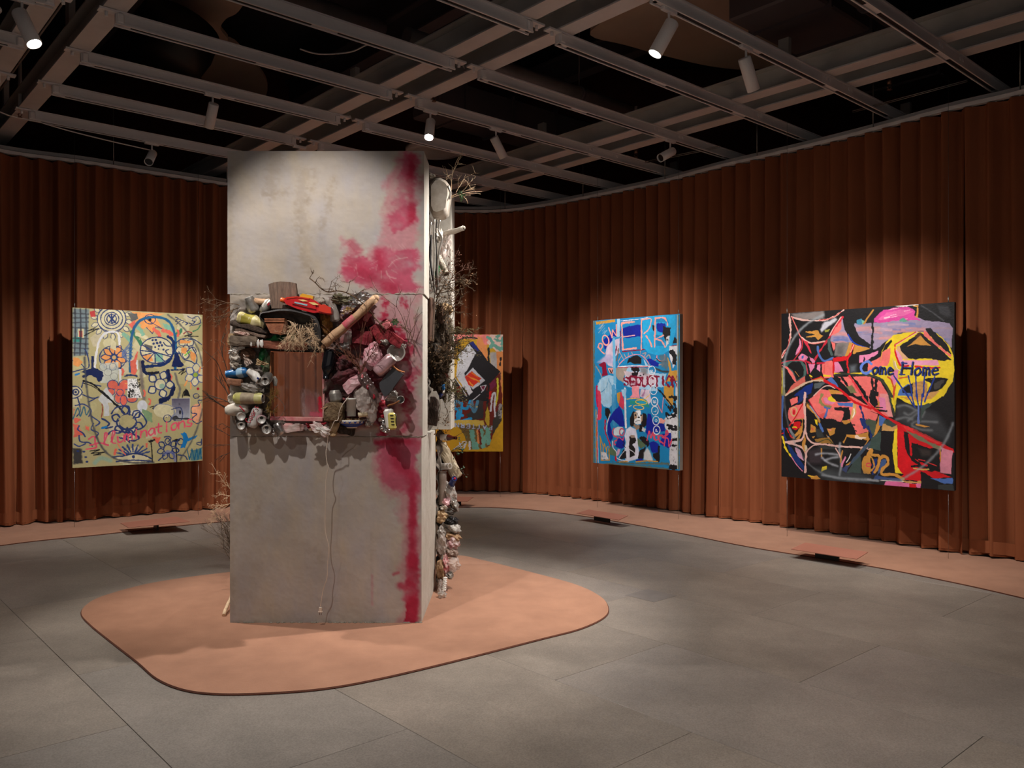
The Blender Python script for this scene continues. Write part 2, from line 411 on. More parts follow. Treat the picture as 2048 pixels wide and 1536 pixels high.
M_carpet_edge = mat('carpet_edge_binding', (104, 60, 44), rough=.95, bump=.4, bscale=200)
M_curtain = mat('rust_curtain', (144, 86, 58), rough=.95, col2=(132, 76, 50), scale=2.2, bump=.12, bscale=300, spec=.05, stretch=(1, 1, .3))
M_white = mat('white_painted_steel', (222, 218, 218), rough=.5, var=.05, scale=5)
M_beam = mat('grey_white_beam_paint', (212, 206, 204), rough=.55, var=.08, scale=3)
M_web = mat('beam_web_paint', (186, 184, 180), rough=.6, var=.08, scale=3)
M_slot = mat('track_slot', (16, 14, 14), rough=.7)
M_dark = mat('black_ceiling_void', (70, 66, 74), rough=.9)
M_duct = mat('dark_duct', (96, 88, 92), rough=.6, var=.1, scale=2)
M_cloud = mat('pale_ceiling_panel', (190, 168, 150), rough=.9, var=.06, scale=2)
M_galv = mat('galvanised_rail', (120, 120, 122), rough=.45, metal=.6, var=.1)
M_redwall = mat('dark_wall', (110, 58, 46), rough=.9)
M_wire = mat('steel_wire', (150, 146, 140), rough=.35, metal=.8)
M_black = mat('black_plastic', (24, 23, 24), rough=.45)
M_lens = mat('unlit_lens', (12, 12, 14), rough=.15)
M_lamp = mat('lit_lens', (255, 250, 240), emit=40)
M_brass = mat('sprinkler_bronze', (120, 84, 66), rough=.4, metal=.7)

# ------------------------------------------------------------------ floor: stone slabs in a diagonal bond
fl = MB(); fl.box((0, 6, -.06), (18, 18, .1)); floor = obj('floor', fl, M_joint, kind='structure'); ORG['floor'] = Vector((0, 0, 0))
rnd = random.Random(3)
SW, SL = .905, 1.70
slabs = []
meshes = []
for mi, mm in enumerate((M_floor, M_floor2, M_floor3)):
    s = MB(); s.box((0, 0, -.004), (SW-.0022, SL-.0022, .014), bev=.0012); o = obj('floor_slab', s, mm, floor); meshes.append(o)
first = set()
Rz = math.atan2(A.y, A.x)
for i in range(-9, 16):
    a = 1.14+SW*(i+.5)
    for j in range(-8, 14):
        b = 3.0+SL*(j+.5)+(.855 if i % 2 else 0)
        c = ab(a, b, 0)
        if not (-6.3 < c.x < 6.0 and .8 < c.y < 12.6): continue
        # keep only the slabs this side of the curtain
        if c.y > 11.7-abs(c.x)*.42+1.2: continue
        if abs(c.x) > .75*max(c.y, 0)+1.6: continue
        k = rnd.randrange(3); src = meshes[k]
        if k not in first: first.add(k); o = src
        else: o = src.copy(); COL.objects.link(o); o.parent = floor
        o.location = c; o.rotation_euler = (0, 0, Rz); o.scale = (1, 1, 1)
        o.location.z = 0
s = MB(); s.box((0, 0, 0), (.24, .24, .006)); 
gp = G(1302, 1192); s2 = MB(); s2.box((0, 0, .0035), (.26, .26, .003), bev=.001)
o = obj('floor_hatch', s2, mat('grey_floor_hatch', (126, 118, 112), rough=.45), floor); o.location = gp; o.rotation_euler = (0, 0, Rz)

# ------------------------------------------------------------------ carpets
def smooth_outline(pts, closed, n=8):
    return [Vector((p[0], p[1], p[2] if len(p) > 2 else 0)) for p in smooth_pts([tuple(q) for q in pts], n, closed)]
isl_px = [(163,1232),(172,1214),(205,1196),(290,1172),(380,1157),(470,1146),(600,1130),(760,1115),(905,1113),(960,1122),(1060,1147),(1150,1172),(1200,1196),(1216,1218),
          (1208,1238),(1160,1261),(1080,1282),(900,1328),(760,1361),(650,1381),(540,1390),(440,1392),(370,1384),(315,1362),(275,1328),(220,1285),(182,1254)]
isl = smooth_outline([G(*p) for p in isl_px], True, 5)
cp = MB(); h = Vector((0, 0, .014)); n = len(isl); cen = sum(isl, Vector())/n
vs = [p+h for p in isl]+[p+(p-cen).normalized()*.006+Vector((0, 0, .007)) for p in isl]+[p for p in isl]
cp.add(vs, [tuple(range(n))]+[(i, (i+1) % n, (i+1) % n+n, i+n) for i in range(n)]+[(i+n, (i+1) % n+n, (i+1) % n+2*n, i+2*n) for i in range(n)])
isle = thing('carpet', 'rounded terracotta carpet island that the concrete sculpture stands on', 'carpet', (cen.x, cen.y, 0))
for i in range(n, len(cp.f)): cp.m[i] = 0
for i in range(1, len(cp.f)): cp.m[i] = 1
obj('carpet_pile', cp, [M_carpet, M_carpet_edge], isle)
# curtain plan (x, y), from beside the camera all the way round
CUR = [(-7.2,2.0),(-7.1,4.0),(-6.75,6.0),(-6.15,7.6),(-5.48,8.72),(-4.75,9.22),(-4.1,9.75),(-3.5,10.22),(-2.6,10.95),(-1.75,11.45),(-.85,11.74),(-.15,11.72),(.45,11.38),
       (1.15,10.75),(1.85,10.05),(2.35,9.4),(2.92,8.78),(3.47,8.12),(3.95,7.45),(4.40,6.95),(4.85,6.0),(5.15,4.6),(5.2,3.0),(5.1,1.2)]
CP = [np.array(p) for p in smooth_pts(CUR, 24)]
CL = np.concatenate([[0], np.cumsum([np.linalg.norm(b-a) for a, b in zip(CP[:-1], CP[1:])])])
CPa = np.array(CP)
def cur(s):
    x = np.interp(s, CL, CPa[:, 0]); y = np.interp(s, CL, CPa[:, 1]); e = .03
    tx = np.interp(s+e, CL, CPa[:, 0])-np.interp(s-e, CL, CPa[:, 0]); ty = np.interp(s+e, CL, CPa[:, 1])-np.interp(s-e, CL, CPa[:, 1])
    l = np.hypot(tx, ty)+1e-9
    return x, y, ty/l, -tx/l     # normal towards the room
inner_px = [(0,1093),(200,1071),(400,1049),(520,1040),(660,1028),(800,1019),(945,1016),(1020,1018),(1100,1025),(1200,1039),(1350,1066),(1500,1096),(1719,1131),(1848,1155),(2048,1199)]
inn = [Vector((-6.4,2.0,0)), Vector((-6.2,4.2,0)), Vector((-5.8,6.2,0))]+[G(*p) for p in inner_px]+[Vector((4.1,4.6,0)), Vector((4.2,3.0,0)), Vector((4.15,1.2,0))]
inn = smooth_outline(inn, False, 6)
Lm = CL[-1]
outp = []
for k in range(len(inn)):
    # matching point just behind the curtain, nearest to the inner-edge point
    d = np.hypot(CPa[:, 0]-inn[k].x, CPa[:, 1]-inn[k].y); s_ = CL[int(np.argmin(d))]
    x, y, nx, ny = cur(s_); outp.append(Vector((x-nx*.25, y-ny*.25, 0)))
cs = MB(); n = len(inn)
cs.add([p+Vector((0, 0, .012)) for p in inn]+[p+Vector((0, 0, .012)) for p in outp]+[p for p in inn], 
       [(i, i+1, i+1+n, i+n) for i in range(n-1)]+[(i+2*n, i+1+2*n, i+1, i) for i in range(n-1)])
for i in range(n-1, 2*n-2): cs.m[i] = 1
strip = thing('carpet_runner', 'long terracotta carpet strip curving along the foot of the curtains', 'carpet', (0, 9, 0))
obj('carpet_pile', cs, [M_carpet, M_carpet_edge], strip)

# ------------------------------------------------------------------ curtains: separate panels hung from one curved rail
ZT = 4.0
def s_at_px(px):
    t = (px-CX)/F; k = np.where(CPa[:, 1] > 1.3, CPa[:, 0]/CPa[:, 1], 9*np.sign(CPa[:, 0]))
    i = int(np.argmin(np.abs(k-t)+np.where(CPa[:, 1] < 6.3, 5, 0))); return CL[i]
breaks = [0, s_at_px(-260), s_at_px(117), s_at_px(401), s_at_px(700), s_at_px(1037), s_at_px(1215), s_at_px(1436), s_at_px(1572), s_at_px(1925), CL[-1]]
clab = ['rust brown curtain beyond the picture edge beside the flower painting', 'rust brown curtain panel with its edge in the shadow beside the flower painting',
        'rust brown curtain panel hanging behind the flower painting', 'rust brown curtain panel mostly hidden by the concrete sculpture',
        'rust brown curtain panel behind the yellow painting beside the sculpture', 'rust brown curtain panel in the gap between yellow and blue paintings',
        'rust brown curtain panel hanging behind the blue painting', 'brightly lit rust curtain panel between blue and black paintings',
        'rust brown curtain panel hanging behind the large black painting', 'rust brown curtain panel beyond the black painting, at the picture edge']
def curtain_panel(s0, s1, label, k):
    rs = np.random.RandomState(20+k)
    nu = max(60, int((s1-s0)/.012)) if (s0 > s_at_px(-260)-.1 and k < 9) else max(40, int((s1-s0)/.03)); nv = 46
    s = np.linspace(s0-.02, s1+.03, nu+1); 
    # regular ripple folds at the rail, gathered and shifted lower down
    lam = .185+.0*s; ph = 2*np.pi*s/.185+.25*np.sin(s*2.1+k)
    knots = np.linspace(s0-.5, s1+.5, max(6, int((s1-s0)/.45)+3))
    w1 = np.interp(s, knots, rs.uniform(-1, 1, len(knots))); w2 = np.interp(s, knots, rs.uniform(-1, 1, len(knots)))
    am = np.interp(s, knots, rs.uniform(.55, 1.25, len(knots)))
    vz = np.linspace(0, 1, nv+1)[:, None]           # 0 at the rail, 1 at the hem
    tt = np.clip(vz*1.05, 0, 1)
    phase = ph[None, :]*(1)+w1[None, :]*1.5*tt+.6*tt*np.sin(1.7*s[None, :]*2+w2[None, :]*3)
    top = .066*(2*np.abs(np.sin(ph/2+.4))**.8-1)[None, :]*(1+.25*np.sin(s*3.3+k))[None, :]
    low = .080*am[None, :]*(.8*(2*np.abs(np.sin(phase/2+.4))**.8-1)+.45*np.sin(phase*.5+2*w2[None, :])+.15*np.sin(phase*2.1+1))
    # crests are broad, troughs sharp
    d = top*(1-tt**.8)+low*tt**.8
    d = d+.012*w2[None, :]*vz+.05*vz**2*w1[None, :]*.5
    x, y, nx, ny = cur(s)
    sh = .018*np.cos(phase)*(1-.3*vz)               # folds lean sideways
    hem = np.zeros_like(s)[None, :]+.026+.008*np.sin(phase[-1:]*.5+1)
    z = (ZT-.012)*(1-vz)+hem*vz
    tx, ty = -ny, nx
    X = x[None, :]+nx[None, :]*(d+.0)+tx[None, :]*sh; Y = y[None, :]+ny[None, :]*d+ty[None, :]*sh
    Z = z+0*X
    # a few slack creases near the hem
    co = np.stack([X, Y, Z], -1)
    c = cur((s0+s1)/2); th = thing('curtain', label, 'curtain', (float(c[0]), float(c[1]), 0), 'rust curtains round the room')
    pos = co-np.array(ORG[th.name]); W = nu+1
    jj, ii = np.meshgrid(np.arange(nv), np.arange(nu), indexing='ij'); idx = jj*W+ii
    q = np.stack([idx, idx+W, idx+W+1, idx+1], -1).reshape(-1, 4)
    me = bpy.data.meshes.new('drape'); me.from_pydata([tuple(v) for v in pos.reshape(-1, 3)], [], [tuple(int(i) for i in r) for r in q])
    me.polygons.foreach_set('use_smooth', [True]*len(q)); me.materials.append(M_curtain); me.update()
    o = bpy.data.objects.new('drape', me); COL.objects.link(o); o.parent = th; ORG[o.name] = ORG[th.name]
    # stitched hem band, slightly proud of the cloth
    hb = MB()
    rows = []
    for zz in (.02, .13):
        jv = np.clip((ZT-zz)/ZT*nv, 0, nv); j0 = int(jv); f = jv-j0; j1 = min(nv, j0+1)
        rows.append([Vector(co[j0, i]*(1-f)+co[j1, i]*f)+Vector((nx[i], ny[i], 0))*.004 for i in range(0, W, 2)])
    m = len(rows[0]); hb.add(rows[0]+rows[1], [(i, i+1, i+1+m, i+m) for i in range(m-1)], smooth=True)
    obj('hem', hb, M_curtain, th)
for k in range(10): curtain_panel(breaks[k], breaks[k+1], clab[k], k)
# rail
def ribbon(off, z0, z1, wd, s0, s1, n=160):
    m = MB(); s = np.linspace(s0, s1, n); x, y, nx, ny = cur(s); vs = []
    for i in range(n):
        for (o_, z) in ((off, z0), (off+wd, z0), (off+wd, z1), (off, z1)): vs.append((x[i]+nx[i]*o_, y[i]+ny[i]*o_, z))
    fs = [(i*4+k, i*4+(k+1) % 4, i*4+4+(k+1) % 4, i*4+4+k) for i in range(n-1) for k in range(4)]
    m.add(vs, fs); return m
r = thing('curtain_rail', 'white curved ceiling rail that the rust curtains hang from', 'curtain rail', (0, 11.7, 4.0))
obj('rail_profile', ribbon(-.02, 4.0, 4.035, .055, 0, Lm), M_white, r)
gl = MB(); ss = np.arange(.1, Lm, .185)
x, y, nx, ny = cur(ss)
for i in range(len(ss)): gl.box((x[i], y[i], 3.992), (.012, .012, .02))
obj('gliders', gl, M_white, r, kind='stuff')
hg = MB()
for s_ in np.arange(.4, Lm, 1.3):
    x, y, nx, ny = cur(s_); hg.tube([(x, y, 4.03), (x, y, 4.75)], .006, 5)
obj('hanger_rods', hg, M_wire, r, kind='stuff')
r = thing('galvanised_channel', 'galvanised metal channel curving above the curtain behind the flower painting', 'rail', (-4.5, 9, 4.2))
obj('channel', ribbon(-.42, 4.09, 4.13, .05, 0, s_at_px(640)), M_galv, r)
r = thing('ceiling_channel', 'pale metal channel following the curtains above their rail', 'rail', (2.5, 9, 4.2))
obj('channel', ribbon(-.16, 4.075, 4.115, .05, 0, Lm), M_beam, r)

# ------------------------------------------------------------------ room walls and the dark ceiling void
wl = MB()
R_ = 9.0
for nm, c, sz in (('wall_back', (0, 13.4, 3.3), (18, .2, 6.8)), ('wall_left', (-8.0, 5, 3.3), (.2, 17, 6.8)), ('wall_right', (7.0, 5, 3.3), (.2, 17, 6.8)), ('wall_front', (0, -3.0, 3.3), (18, .2, 6.8))):
    q = MB(); q.box(c, sz); obj(nm, q, M_redwall, kind='structure')
q = MB(); q.box((0, 5, 6.75), (18, 17, .2)); ceil = obj('ceiling', q, M_dark, kind='structure'); ORG['ceiling'] = Vector((0, 0, 0))

RAB = Matrix.Rotation(math.atan2(A.y, A.x), 3, 'Z')
def span(a):
    bb = [b for b in np.arange(-6, 16, .05) if -7.75 < ab(a, b, 0).x < 6.75 and -2.75 < ab(a, b, 0).y < 13.1]; return bb[0]+.15, bb[-1]-.15
ZB = 4.24            # underside of the beams
def beam(a, side):
    m = MB()
    b0, b1 = span(a)
    L_ = b1-b0; cb = (b0+b1)/2
    m.box(ab(a, cb, ZB+.006), (.16, L_, .012), RAB, 0)                 # bottom flange
    m.box(ab(a, cb, ZB+.10), (.010, L_, .19), RAB, 1)                  # web
    m.box(ab(a, cb, ZB+.20), (.16, L_, .012), RAB, 1)                  # top flange
    return m
for ac in (-1.13, 1.59, 4.31, 7.04, 9.76):
    t = thing('double_beam', {-1.13: 'pale double steel beam crossing the ceiling above the camera side', 1.59: 'pale double steel beam above the flower painting, lit lamp hanging beside it',
              4.31: 'pale double steel beam crossing the ceiling above the sculpture', 7.04: 'pale double steel beam above the blue and black paintings',
              9.76: 'pale double steel beam beyond the curtains, last of the row'}[ac], 'beam', ab(ac, 5, ZB), 'double ceiling beams')
    for sd in (-.20, .20):
        obj('beam', beam(ac+sd, sd), [M_beam, M_web], t)
    c = MB()
    for k in range(4): c.tube([ab(ac-.045+.03*k, span(ac)[0]+.3, ZB+.28), ab(ac-.045+.03*k, span(ac)[1]-.3, ZB+.28)], .009, 5)
    obj('conduit', c, M_beam, t, kind='stuff')
    hb = MB()
    for bb in (1.5, 4.2, 7.6, 10.3):
        hb.box(ab(ac+.20, bb, ZB+.42), (.05, .11, .42), RAB)
    obj('hanger', hb, M_web, t, kind='stuff')
# tracks
def track(a0, a1, b, label, group):
    t = thing('lighting_track', label, 'lighting track', ab(a0, b, ZB), group)
    L_ = a1-a0; ca = (a0+a1)/2
    m = MB()
    m.box(ab(ca, b, ZB-.048), (L_, .036, .084), RAB)
    m.box(ab(ca, b, ZB-.006), (L_, .062, .010), RAB)
    m.box(ab(ca, b-.026, ZB-.094), (L_, .012, .014), RAB); m.box(ab(ca, b+.026, ZB-.094), (L_, .012, .014), RAB)
    obj('profile', m, M_white, t)
    n = max(1, round(L_/1.35)); q = L_/n
    for k in range(n):
        s = MB(); s.box(ab(a0+q*(k+.5), b, ZB-.092), (q-.22, .034, .006), RAB); obj('slot', s, M_slot, t)
    for e_, sg in ((a0, 1), (a1, -1)):
        if e_ > 8: continue
        s = MB(); s.box(ab(e_+sg*.03, b, ZB-.055), (.05, .075, .07), RAB, bev=.008); s.box(ab(e_-sg*.05, b, ZB-.012), (.13, .07, .014), RAB)
        s.tube([ab(e_-sg*.06, b, ZB-.02), ab(e_-sg*.06, b, ZB-.055)], .012, 8)
        obj('end_bracket', s, M_white, t)
    if a1 > 8:
        for x_ in (6.83, 7.25):
            for k in (-.03, .03): s = MB(); s.tube([ab(x_+k, b-.028, ZB-.04), ab(x_+k, b-.02, ZB-.04)], .016, 10); obj('clamp', s, M_white, t)
ordn = ['first', 'second', 'third', 'fourth', 'fifth', 'sixth', 'seventh', 'eighth', 'ninth', 'tenth', 'eleventh']
bs = [.75, 1.69, 2.63, 3.57, 4.50, 5.45, 6.39, 7.33, 8.28, 9.22, 10.16]
for i, b in enumerate(bs):
    if i < 10: track(1.80, 4.17, b, '%s white track from the camera, between the two beams above the sculpture' % ordn[i], 'tracks before the middle beam')
    if i < 11: track(4.45, (8.0 if b < 1 else 8.6 if b < 2 else 9.4) if b < 9 else 8.4, b, '%s white track from the camera, running from the middle beam over the curtains' % ordn[i], 'tracks running to the curtains')
    if 0 <= i < 10: track(-.95, 1.40, b, '%s white track on the outer side of the beam over the flower painting' % ordn[i], 'tracks beyond the outer beam')

# ------------------------------------------------------------------ spotlights
LENS = []
def luminaire(sx, sy, aim, label, lit=True, watts=0, cone=45, group='white spotlights on the tracks', L=.225, r=.045, drop=.13):
    a_, b_ = sx*.749+sy*.663, -sx*.663+sy*.749; b_ = min(bs, key=lambda q: abs(q-b_)); tq = sx/sy; a_ = b_*(.663+.749*tq)/(.749-.663*tq) if sy > 5 else a_; top = ab(a_, b_, ZB-.10); piv = top+Vector((0, 0, -drop)); d = (Vector(aim)-piv).normalized()
    t = thing('spotlight', label, 'spotlight', top, group)
    c = MB(); c.box(top+Vector((0, 0, -.006)), (.15, .036, .03), RAB, bev=.004); obj('adapter', c, M_white, t)
    s = MB(); s.tube([top, piv+Vector((0, 0, .02))], .009, 8); s.tube([piv+Vector((0, 0, .028)), piv-d*.0+Vector((0, 0, -.002))], .014, 8); obj('stem', s, M_white, t)
    p0 = piv-d*.05; b = MB()
    b.lathe(p0, p0+d, [(0, .0), (0, r*.93), (.006, r), (L, r), (L, r-.004), (L-.02, r-.005)], 28)
    body = obj('housing', b, M_white, t)
    f = MB(); f.lathe(p0, p0+d, [(L-.018, 0), (L-.018, r-.006)], 28); obj('lens', f, M_lamp if lit else M_lens, t)
    if watts:
        sp = spot_light(p0+d*(L+.002), p0+d*3, watts, cone, .95 if cone > 69 else .6); sp.parent = t; sp.location = Vector(sp.location)-ORG[t.name]
    return t
slab = ['vertical white spotlight above the flower painting', 'white spotlight hidden behind the top of the sculpture, aimed at the yellow painting',
        'tilted white spotlight over the gap between sculpture and blue painting', 'white spotlight above the black painting, tilted away from its neighbour',
        'brightly lit white spotlight beside the middle beam, facing the sculpture', 'brightly lit white spotlight under the outer beam, facing the sculpture',
        'glaring white spotlight just above the top corner of the sculpture', 'white spotlight out of view in front of the sculpture', 'white spotlight out of view, aimed at the carpet island',
        'added white spotlight out of view, aimed at the bare floor', 'added white spotlight out of view over the stone floor', 'added white spotlight out of view near the camera',
        'white spotlight out of view, aimed high at the back of the sculpture', 'added white spotlight out of view over the floor by the flower painting', 'white spotlight hidden behind the sculpture, aimed at the curtain']
for i, ((x, y), aim, wt, cone) in enumerate(LIGHTS):
    luminaire(x, y, aim, slab[i], True, wt, cone, L=.26 if i in (3, 4, 5) else .225, r=.05 if i in (3, 4, 5) else .045)
t = luminaire(-4.02, 9.17, (-3.6, 7.2, 2.6), 'white spotlight with a dark unlit lens above the curtain near the sculpture', False)
t = luminaire(1.74, 9.03, (.2, 7.7, 3.0), 'white spotlight with a dark unlit lens above the curtain behind the blue painting', False)
t = luminaire(-3.62, 5.70, (-4.9, 4.4, 1.5), 'white spotlight cut off by the picture edge, back to back with the lit one', False, L=.26, r=.05)

# ------------------------------------------------------------------ dark services above the grid
def cloud(px, z, label, th=.05, m=M_cloud, name='ceiling_panel', cat='ceiling panel'):
    pts = smooth_outline([UP(x, y, z) for x, y in px], True, 4); q = MB(); q.prism(pts, (0, 0, th)); c = sum(pts, Vector())/len(pts)
    t = thing(name, label, cat, c); obj('board', q, m, t); return t
def UPx(x, y, z): return UP(x, y, z)
t = cloud([(286,-120),(286,0),(300,35),(330,62),(400,80),(455,82),(441,58),(452,38),(478,22),(500,-30),(470,-120)], 5.7, 'large dim rounded ceiling panel above the tracks, lower edge over the flower painting')
t = cloud([(345,88),(400,82),(460,82),(492,112),(526,150),(535,180),(520,205),(480,198),(420,172),(380,130)], 5.75, 'smaller dim rounded ceiling panel beside a black drum')
t = cloud([(1180,70),(1220,30),(1290,-60),(1500,-140),(1760,-60),(1740,60),(1640,110),(1520,138),(1430,134),(1330,112),(1250,90)], 5.4, 'wide dim round ceiling panel above the lit lamp and middle beam')
c = UP(868, 301, 4.75); t = thing('ceiling_disc', 'pale ring shaped disc hanging above the top corner of the sculpture', 'ceiling fitting', c)
q = MB(); q.lathe(c, c+Vector((0, 0, 1)), [(0, .0), (0, .26), (-.02, .28), (-.02, .39), (.03, .39), (.03, 0)], 40); obj('disc', q, M_beam, t)
q = MB(); q.lathe(c, c+Vector((0, 0, 1)), [(-.024, .29), (-.03, .30), (-.03, .37), (-.024, .38)], 40); obj('rim', q, M_white, t)
q = MB(); q.tube([c, c+Vector((0, 0, 1.9))], .012, 6); obj('rod', q, M_web, t)
c = UP(330, 128, 5.0); t = thing('black_drum', 'black round drum fitting beside the dim ceiling panels', 'ceiling fitting', c)
q = MB(); q.lathe(c, c+Vector((.3, .2, 1)), [(0, 0), (0, .36), (.25, .42), (.5, .42), (.5, 0)], 28); obj('drum', q, M_black, t)
for (a0, a1, b, z, rr, lab) in ((-2, 4.25, 6.66, 4.9, .085, 'grey pipe above the tracks on the near side of the middle beam'), (4.5, 8.6, 6.62, 4.9, .085, 'grey pipe above the tracks between the middle beam and the curtains'),
                           (-2, 8, 3.2, 4.72, .06, 'thin dark pipe high above the tracks near the camera')):
    t = thing('pipe', lab, 'pipe', ab(a0, b, z)); q = MB(); q.tube([ab(a0, b, z), ab(a1, b, z)], rr, 16, caps=True); obj('pipe_run', q, M_duct if rr < .08 else mat('grey_pipe', (110, 104, 104), rough=.5), t)
    for k in range(int((a1-a0)//1.6)):
        q = MB(); p = ab(a0+.8+1.6*k, b, z); q.tube([p-A*.02, p+A*.02], rr+.012, 16); q.tube([p+Vector((0, 0, rr)), p+Vector((0, 0, 6.6-z))], .008, 5); obj('pipe_hanger', q, M_duct, t)
for i, (a, z) in enumerate(((3.0, 5.95), (5.9, 5.9), (8.3, 5.85))):
    t = thing('upper_girder', ['dark girder high above the tracks over the sculpture', 'dark girder high above the tracks beyond the middle beam', 'dark girder high above the curtains and blue painting'][i], 'beam', ab(a, 5, z), 'dark girders above the grid')
    q = MB(); bm_ = sum(span(a))/2; bl_ = span(a)[1]-span(a)[0]-.4; q.box(ab(a, bm_, z), (.18, bl_, .02), RAB); q.box(ab(a, bm_, z+.17), (.02, bl_, .34), RAB); q.box(ab(a, bm_, z+.34), (.18, bl_, .02), RAB); obj('girder', q, M_duct, t)
for i, (px, py, w_) in enumerate(((1700, 70, .8), (1040, 250, .6))):
    c = UP(px, py, 5.15); t = thing('air_duct', ['dark rectangular air duct above the tracks beyond the lit lamp', 'dark rectangular air duct far above the sculpture top'][i], 'duct', c)
    q = MB(); q.box(c, (3.2, w_, .4), RAB, bev=.02); obj('duct_run', q, M_duct, t)
    for k in range(4):
        q = MB(); q.box(c+A*(-1.2+.8*k), (.03, w_+.05, .45), RAB); obj('flange', q, M_duct, t)
for i, (px, py) in enumerate(((868, 182), (1779, 158), (1272, 298), (40, 215))):
    c = UP(px, py, 4.30); t = thing('sprinkler', ['sprinkler head hanging beside the middle beam over the sculpture', 'sprinkler head below the double beam above the black painting',
              'sprinkler head below the double beam above the blue painting', 'sprinkler head inside the outer double beam'][i], 'sprinkler', c, 'ceiling sprinklers')
    q = MB(); q.tube([c+Vector((0, 0, .5)), c], [.018, .018], 8); obj('drop_pipe', q, M_beam, t)
    q = MB(); q.tube([c, c-Vector((0, 0, .05))], [.026, .02], 8); q.tube([c-Vector((0, 0, .05)), c+Vector((.02, 0, -.075)), c-Vector((0, 0, .095))], .005, 5)
    q.tube([c-Vector((0, 0, .05)), c+Vector((-.02, 0, -.075)), c-Vector((0, 0, .095))], .005, 5); q.tube([c-Vector((0, 0, .095)), c-Vector((0, 0, .10))], .022, 10); obj('head', q, M_brass, t)
# loose cables on the beams and thin twin rods near the curtains
cabs = [([(600,98),(640,108),(700,104),(740,88),(790,86)], 'white cable looping over the middle beam', 4.45), ([(925,128),(934,150),(938,160)], 'short white cable clipped to the middle beam', 4.30),
        ([(700,232),(712,248),(728,240),(738,250)], 'white cable loop clipped low on the middle beam', 4.32), ([(0,224),(22,232),(60,240)], 'thin cable slung from the outer beam', 4.2),
        ([(85,246),(140,262),(220,282),(300,300)], 'thin white cable along the track by the unlit lamp', 4.13), ([(1640,10),(1655,60),(1660,75)], 'hanging steel cable with a hook above the tracks', 5.0)]
for pts, lab, z in cabs:
    w3 = [UP(x, y, z) for x, y in pts]; w3 = [Vector(p) for p in smooth_pts([tuple(p) for p in w3], 6)]
    t = thing('cable', lab, 'cable', w3[0], 'loose ceiling cables'); q = MB(); q.tube(w3, .007, 6); obj('sheath', q, M_white, t)
for i, (x0, y0, x1, y1) in enumerate(((1705,222,1935,160),(1290,323,1440,292))):
    t = thing('hanging_bar', ['thin twin steel rods between two tracks above the black painting', 'thin twin steel rods above the blue painting'][i], 'rod', UP(x0, y0, 4.16), 'thin rods')
    for k in (0, 3):
        q = MB(); q.tube([UP(x0, y0+k, 4.16), UP(x1, y1+k, 4.16)], .004, 6); obj('rod', q, M_wire, t)

# ------------------------------------------------------------------ low caption panels on the carpet
M_cap = mat('terracotta_caption_panel', (160, 104, 86), rough=.7, col2=(150, 96, 78), scale=3)
for pts, lab in (([(241,1046),(257,1055),(380,1043),(352,1033)], 'low terracotta caption panel in front of the flower painting'), ([(872,1001),(934,1003),(947,994),(889,992)], 'low terracotta caption panel in front of the yellow painting, half hidden'),
                 ([(1153,1026),(1238,1040),(1256,1031),(1177,1019)], 'low terracotta caption panel in front of the blue painting'), ([(1582,1098),(1714,1118),(1736,1104),(1610,1085)], 'low terracotta caption panel in front of the black painting')):
    w3 = [G(x, y, .085 if i in (0, 1) else .115) for i, (x, y) in enumerate(pts)]
    c = sum(w3, Vector())/4; t = thing('caption_panel', lab, 'caption panel', (c.x, c.y, .012), 'low caption panels')
    q = MB(); q.prism(w3, (0, 0, -.005)); obj('panel', q, M_cap, t)
    q = MB(); u = (w3[1]-w3[0]).normalized(); q.box((c.x, c.y+.05, .047), ((w3[1]-w3[0]).length*.36, .02, .066), Matrix.Rotation(math.atan2(u.y, u.x), 3, 'Z')); obj('foot', q, M_black, t)
# ------------------------------------------------------------------ the concrete sculpture
rnd = random.Random(11)
YF = 5.19                                    # plane of the sculpture's front
def X_(px, Y=YF): return (px-CX)/F*Y
def Z_(py, Y=YF): return EYE+(HY-py)/F*Y
M_conc = mat('pale_concrete_body', (196, 190, 180), rough=.85, col2=(172, 164, 152), scale=5, bump=.35, bscale=22)
M_face = vcol_mat('painted_concrete_face', rough=.8, bump=.35, bscale=26, wear=.07, spec=.3)
M_seam = mat('rough_mortar', (168, 160, 148), rough=.95, col2=(128, 118, 104), scale=24, bump=.6, bscale=60)
M_bed = mat('dirty_mortar_bed', (120, 110, 100), rough=.95, col2=(64, 56, 50), scale=14, bump=.8, bscale=50)
sculpt = thing('assemblage_sculpture', 'tall pale concrete block sculpture with magenta spray, rubbish set round a window', 'sculpture', ((X_(455)+X_(845))/2, YF+.4, 0))
BG = (172, 162, 154)
PK, PK2, PKL = (166, 34, 62), (176, 66, 92), (182, 118, 126)
def stain(cv, T, pts, w_, col, al, soft):
    cv.s(col, w_, [T(*p) for p in pts], soft=soft, alpha=al, rough=4)
def t5(x, y): return (440+x/4.267, 290+y/4.267)
def t1(x, y): return (420+x/4.267, 540+y/4.267)
def t6(x, y): return (440+x/3.746, 860+y/3.746)
RES = .0065
def facecanvas(x0, x1, y0, y1, seed):
    w_ = int((X_(x1)-X_(x0))/RES); h_ = int((Z_(y0)-Z_(y1))/RES)
    cv = Canvas(w_, h_, [(x0, y0), (x1, y0), (x1, y1), (x0, y1)], BG, seed, rough=4)
    lo = fbm(h_, w_, 3, 4, seed+9)[..., None]; md = fbm(h_, w_, 9, 4, seed+19, 1.6, .5)[..., None]
    cv.c = cv.c*(1+.10*(lo-.5)*2)+np.array((6, 2, -8))*(md-.5)*2.2
    cv.n1 = (fbm(h_, w_, 8, 5, seed+3)-.5)*4
    return cv
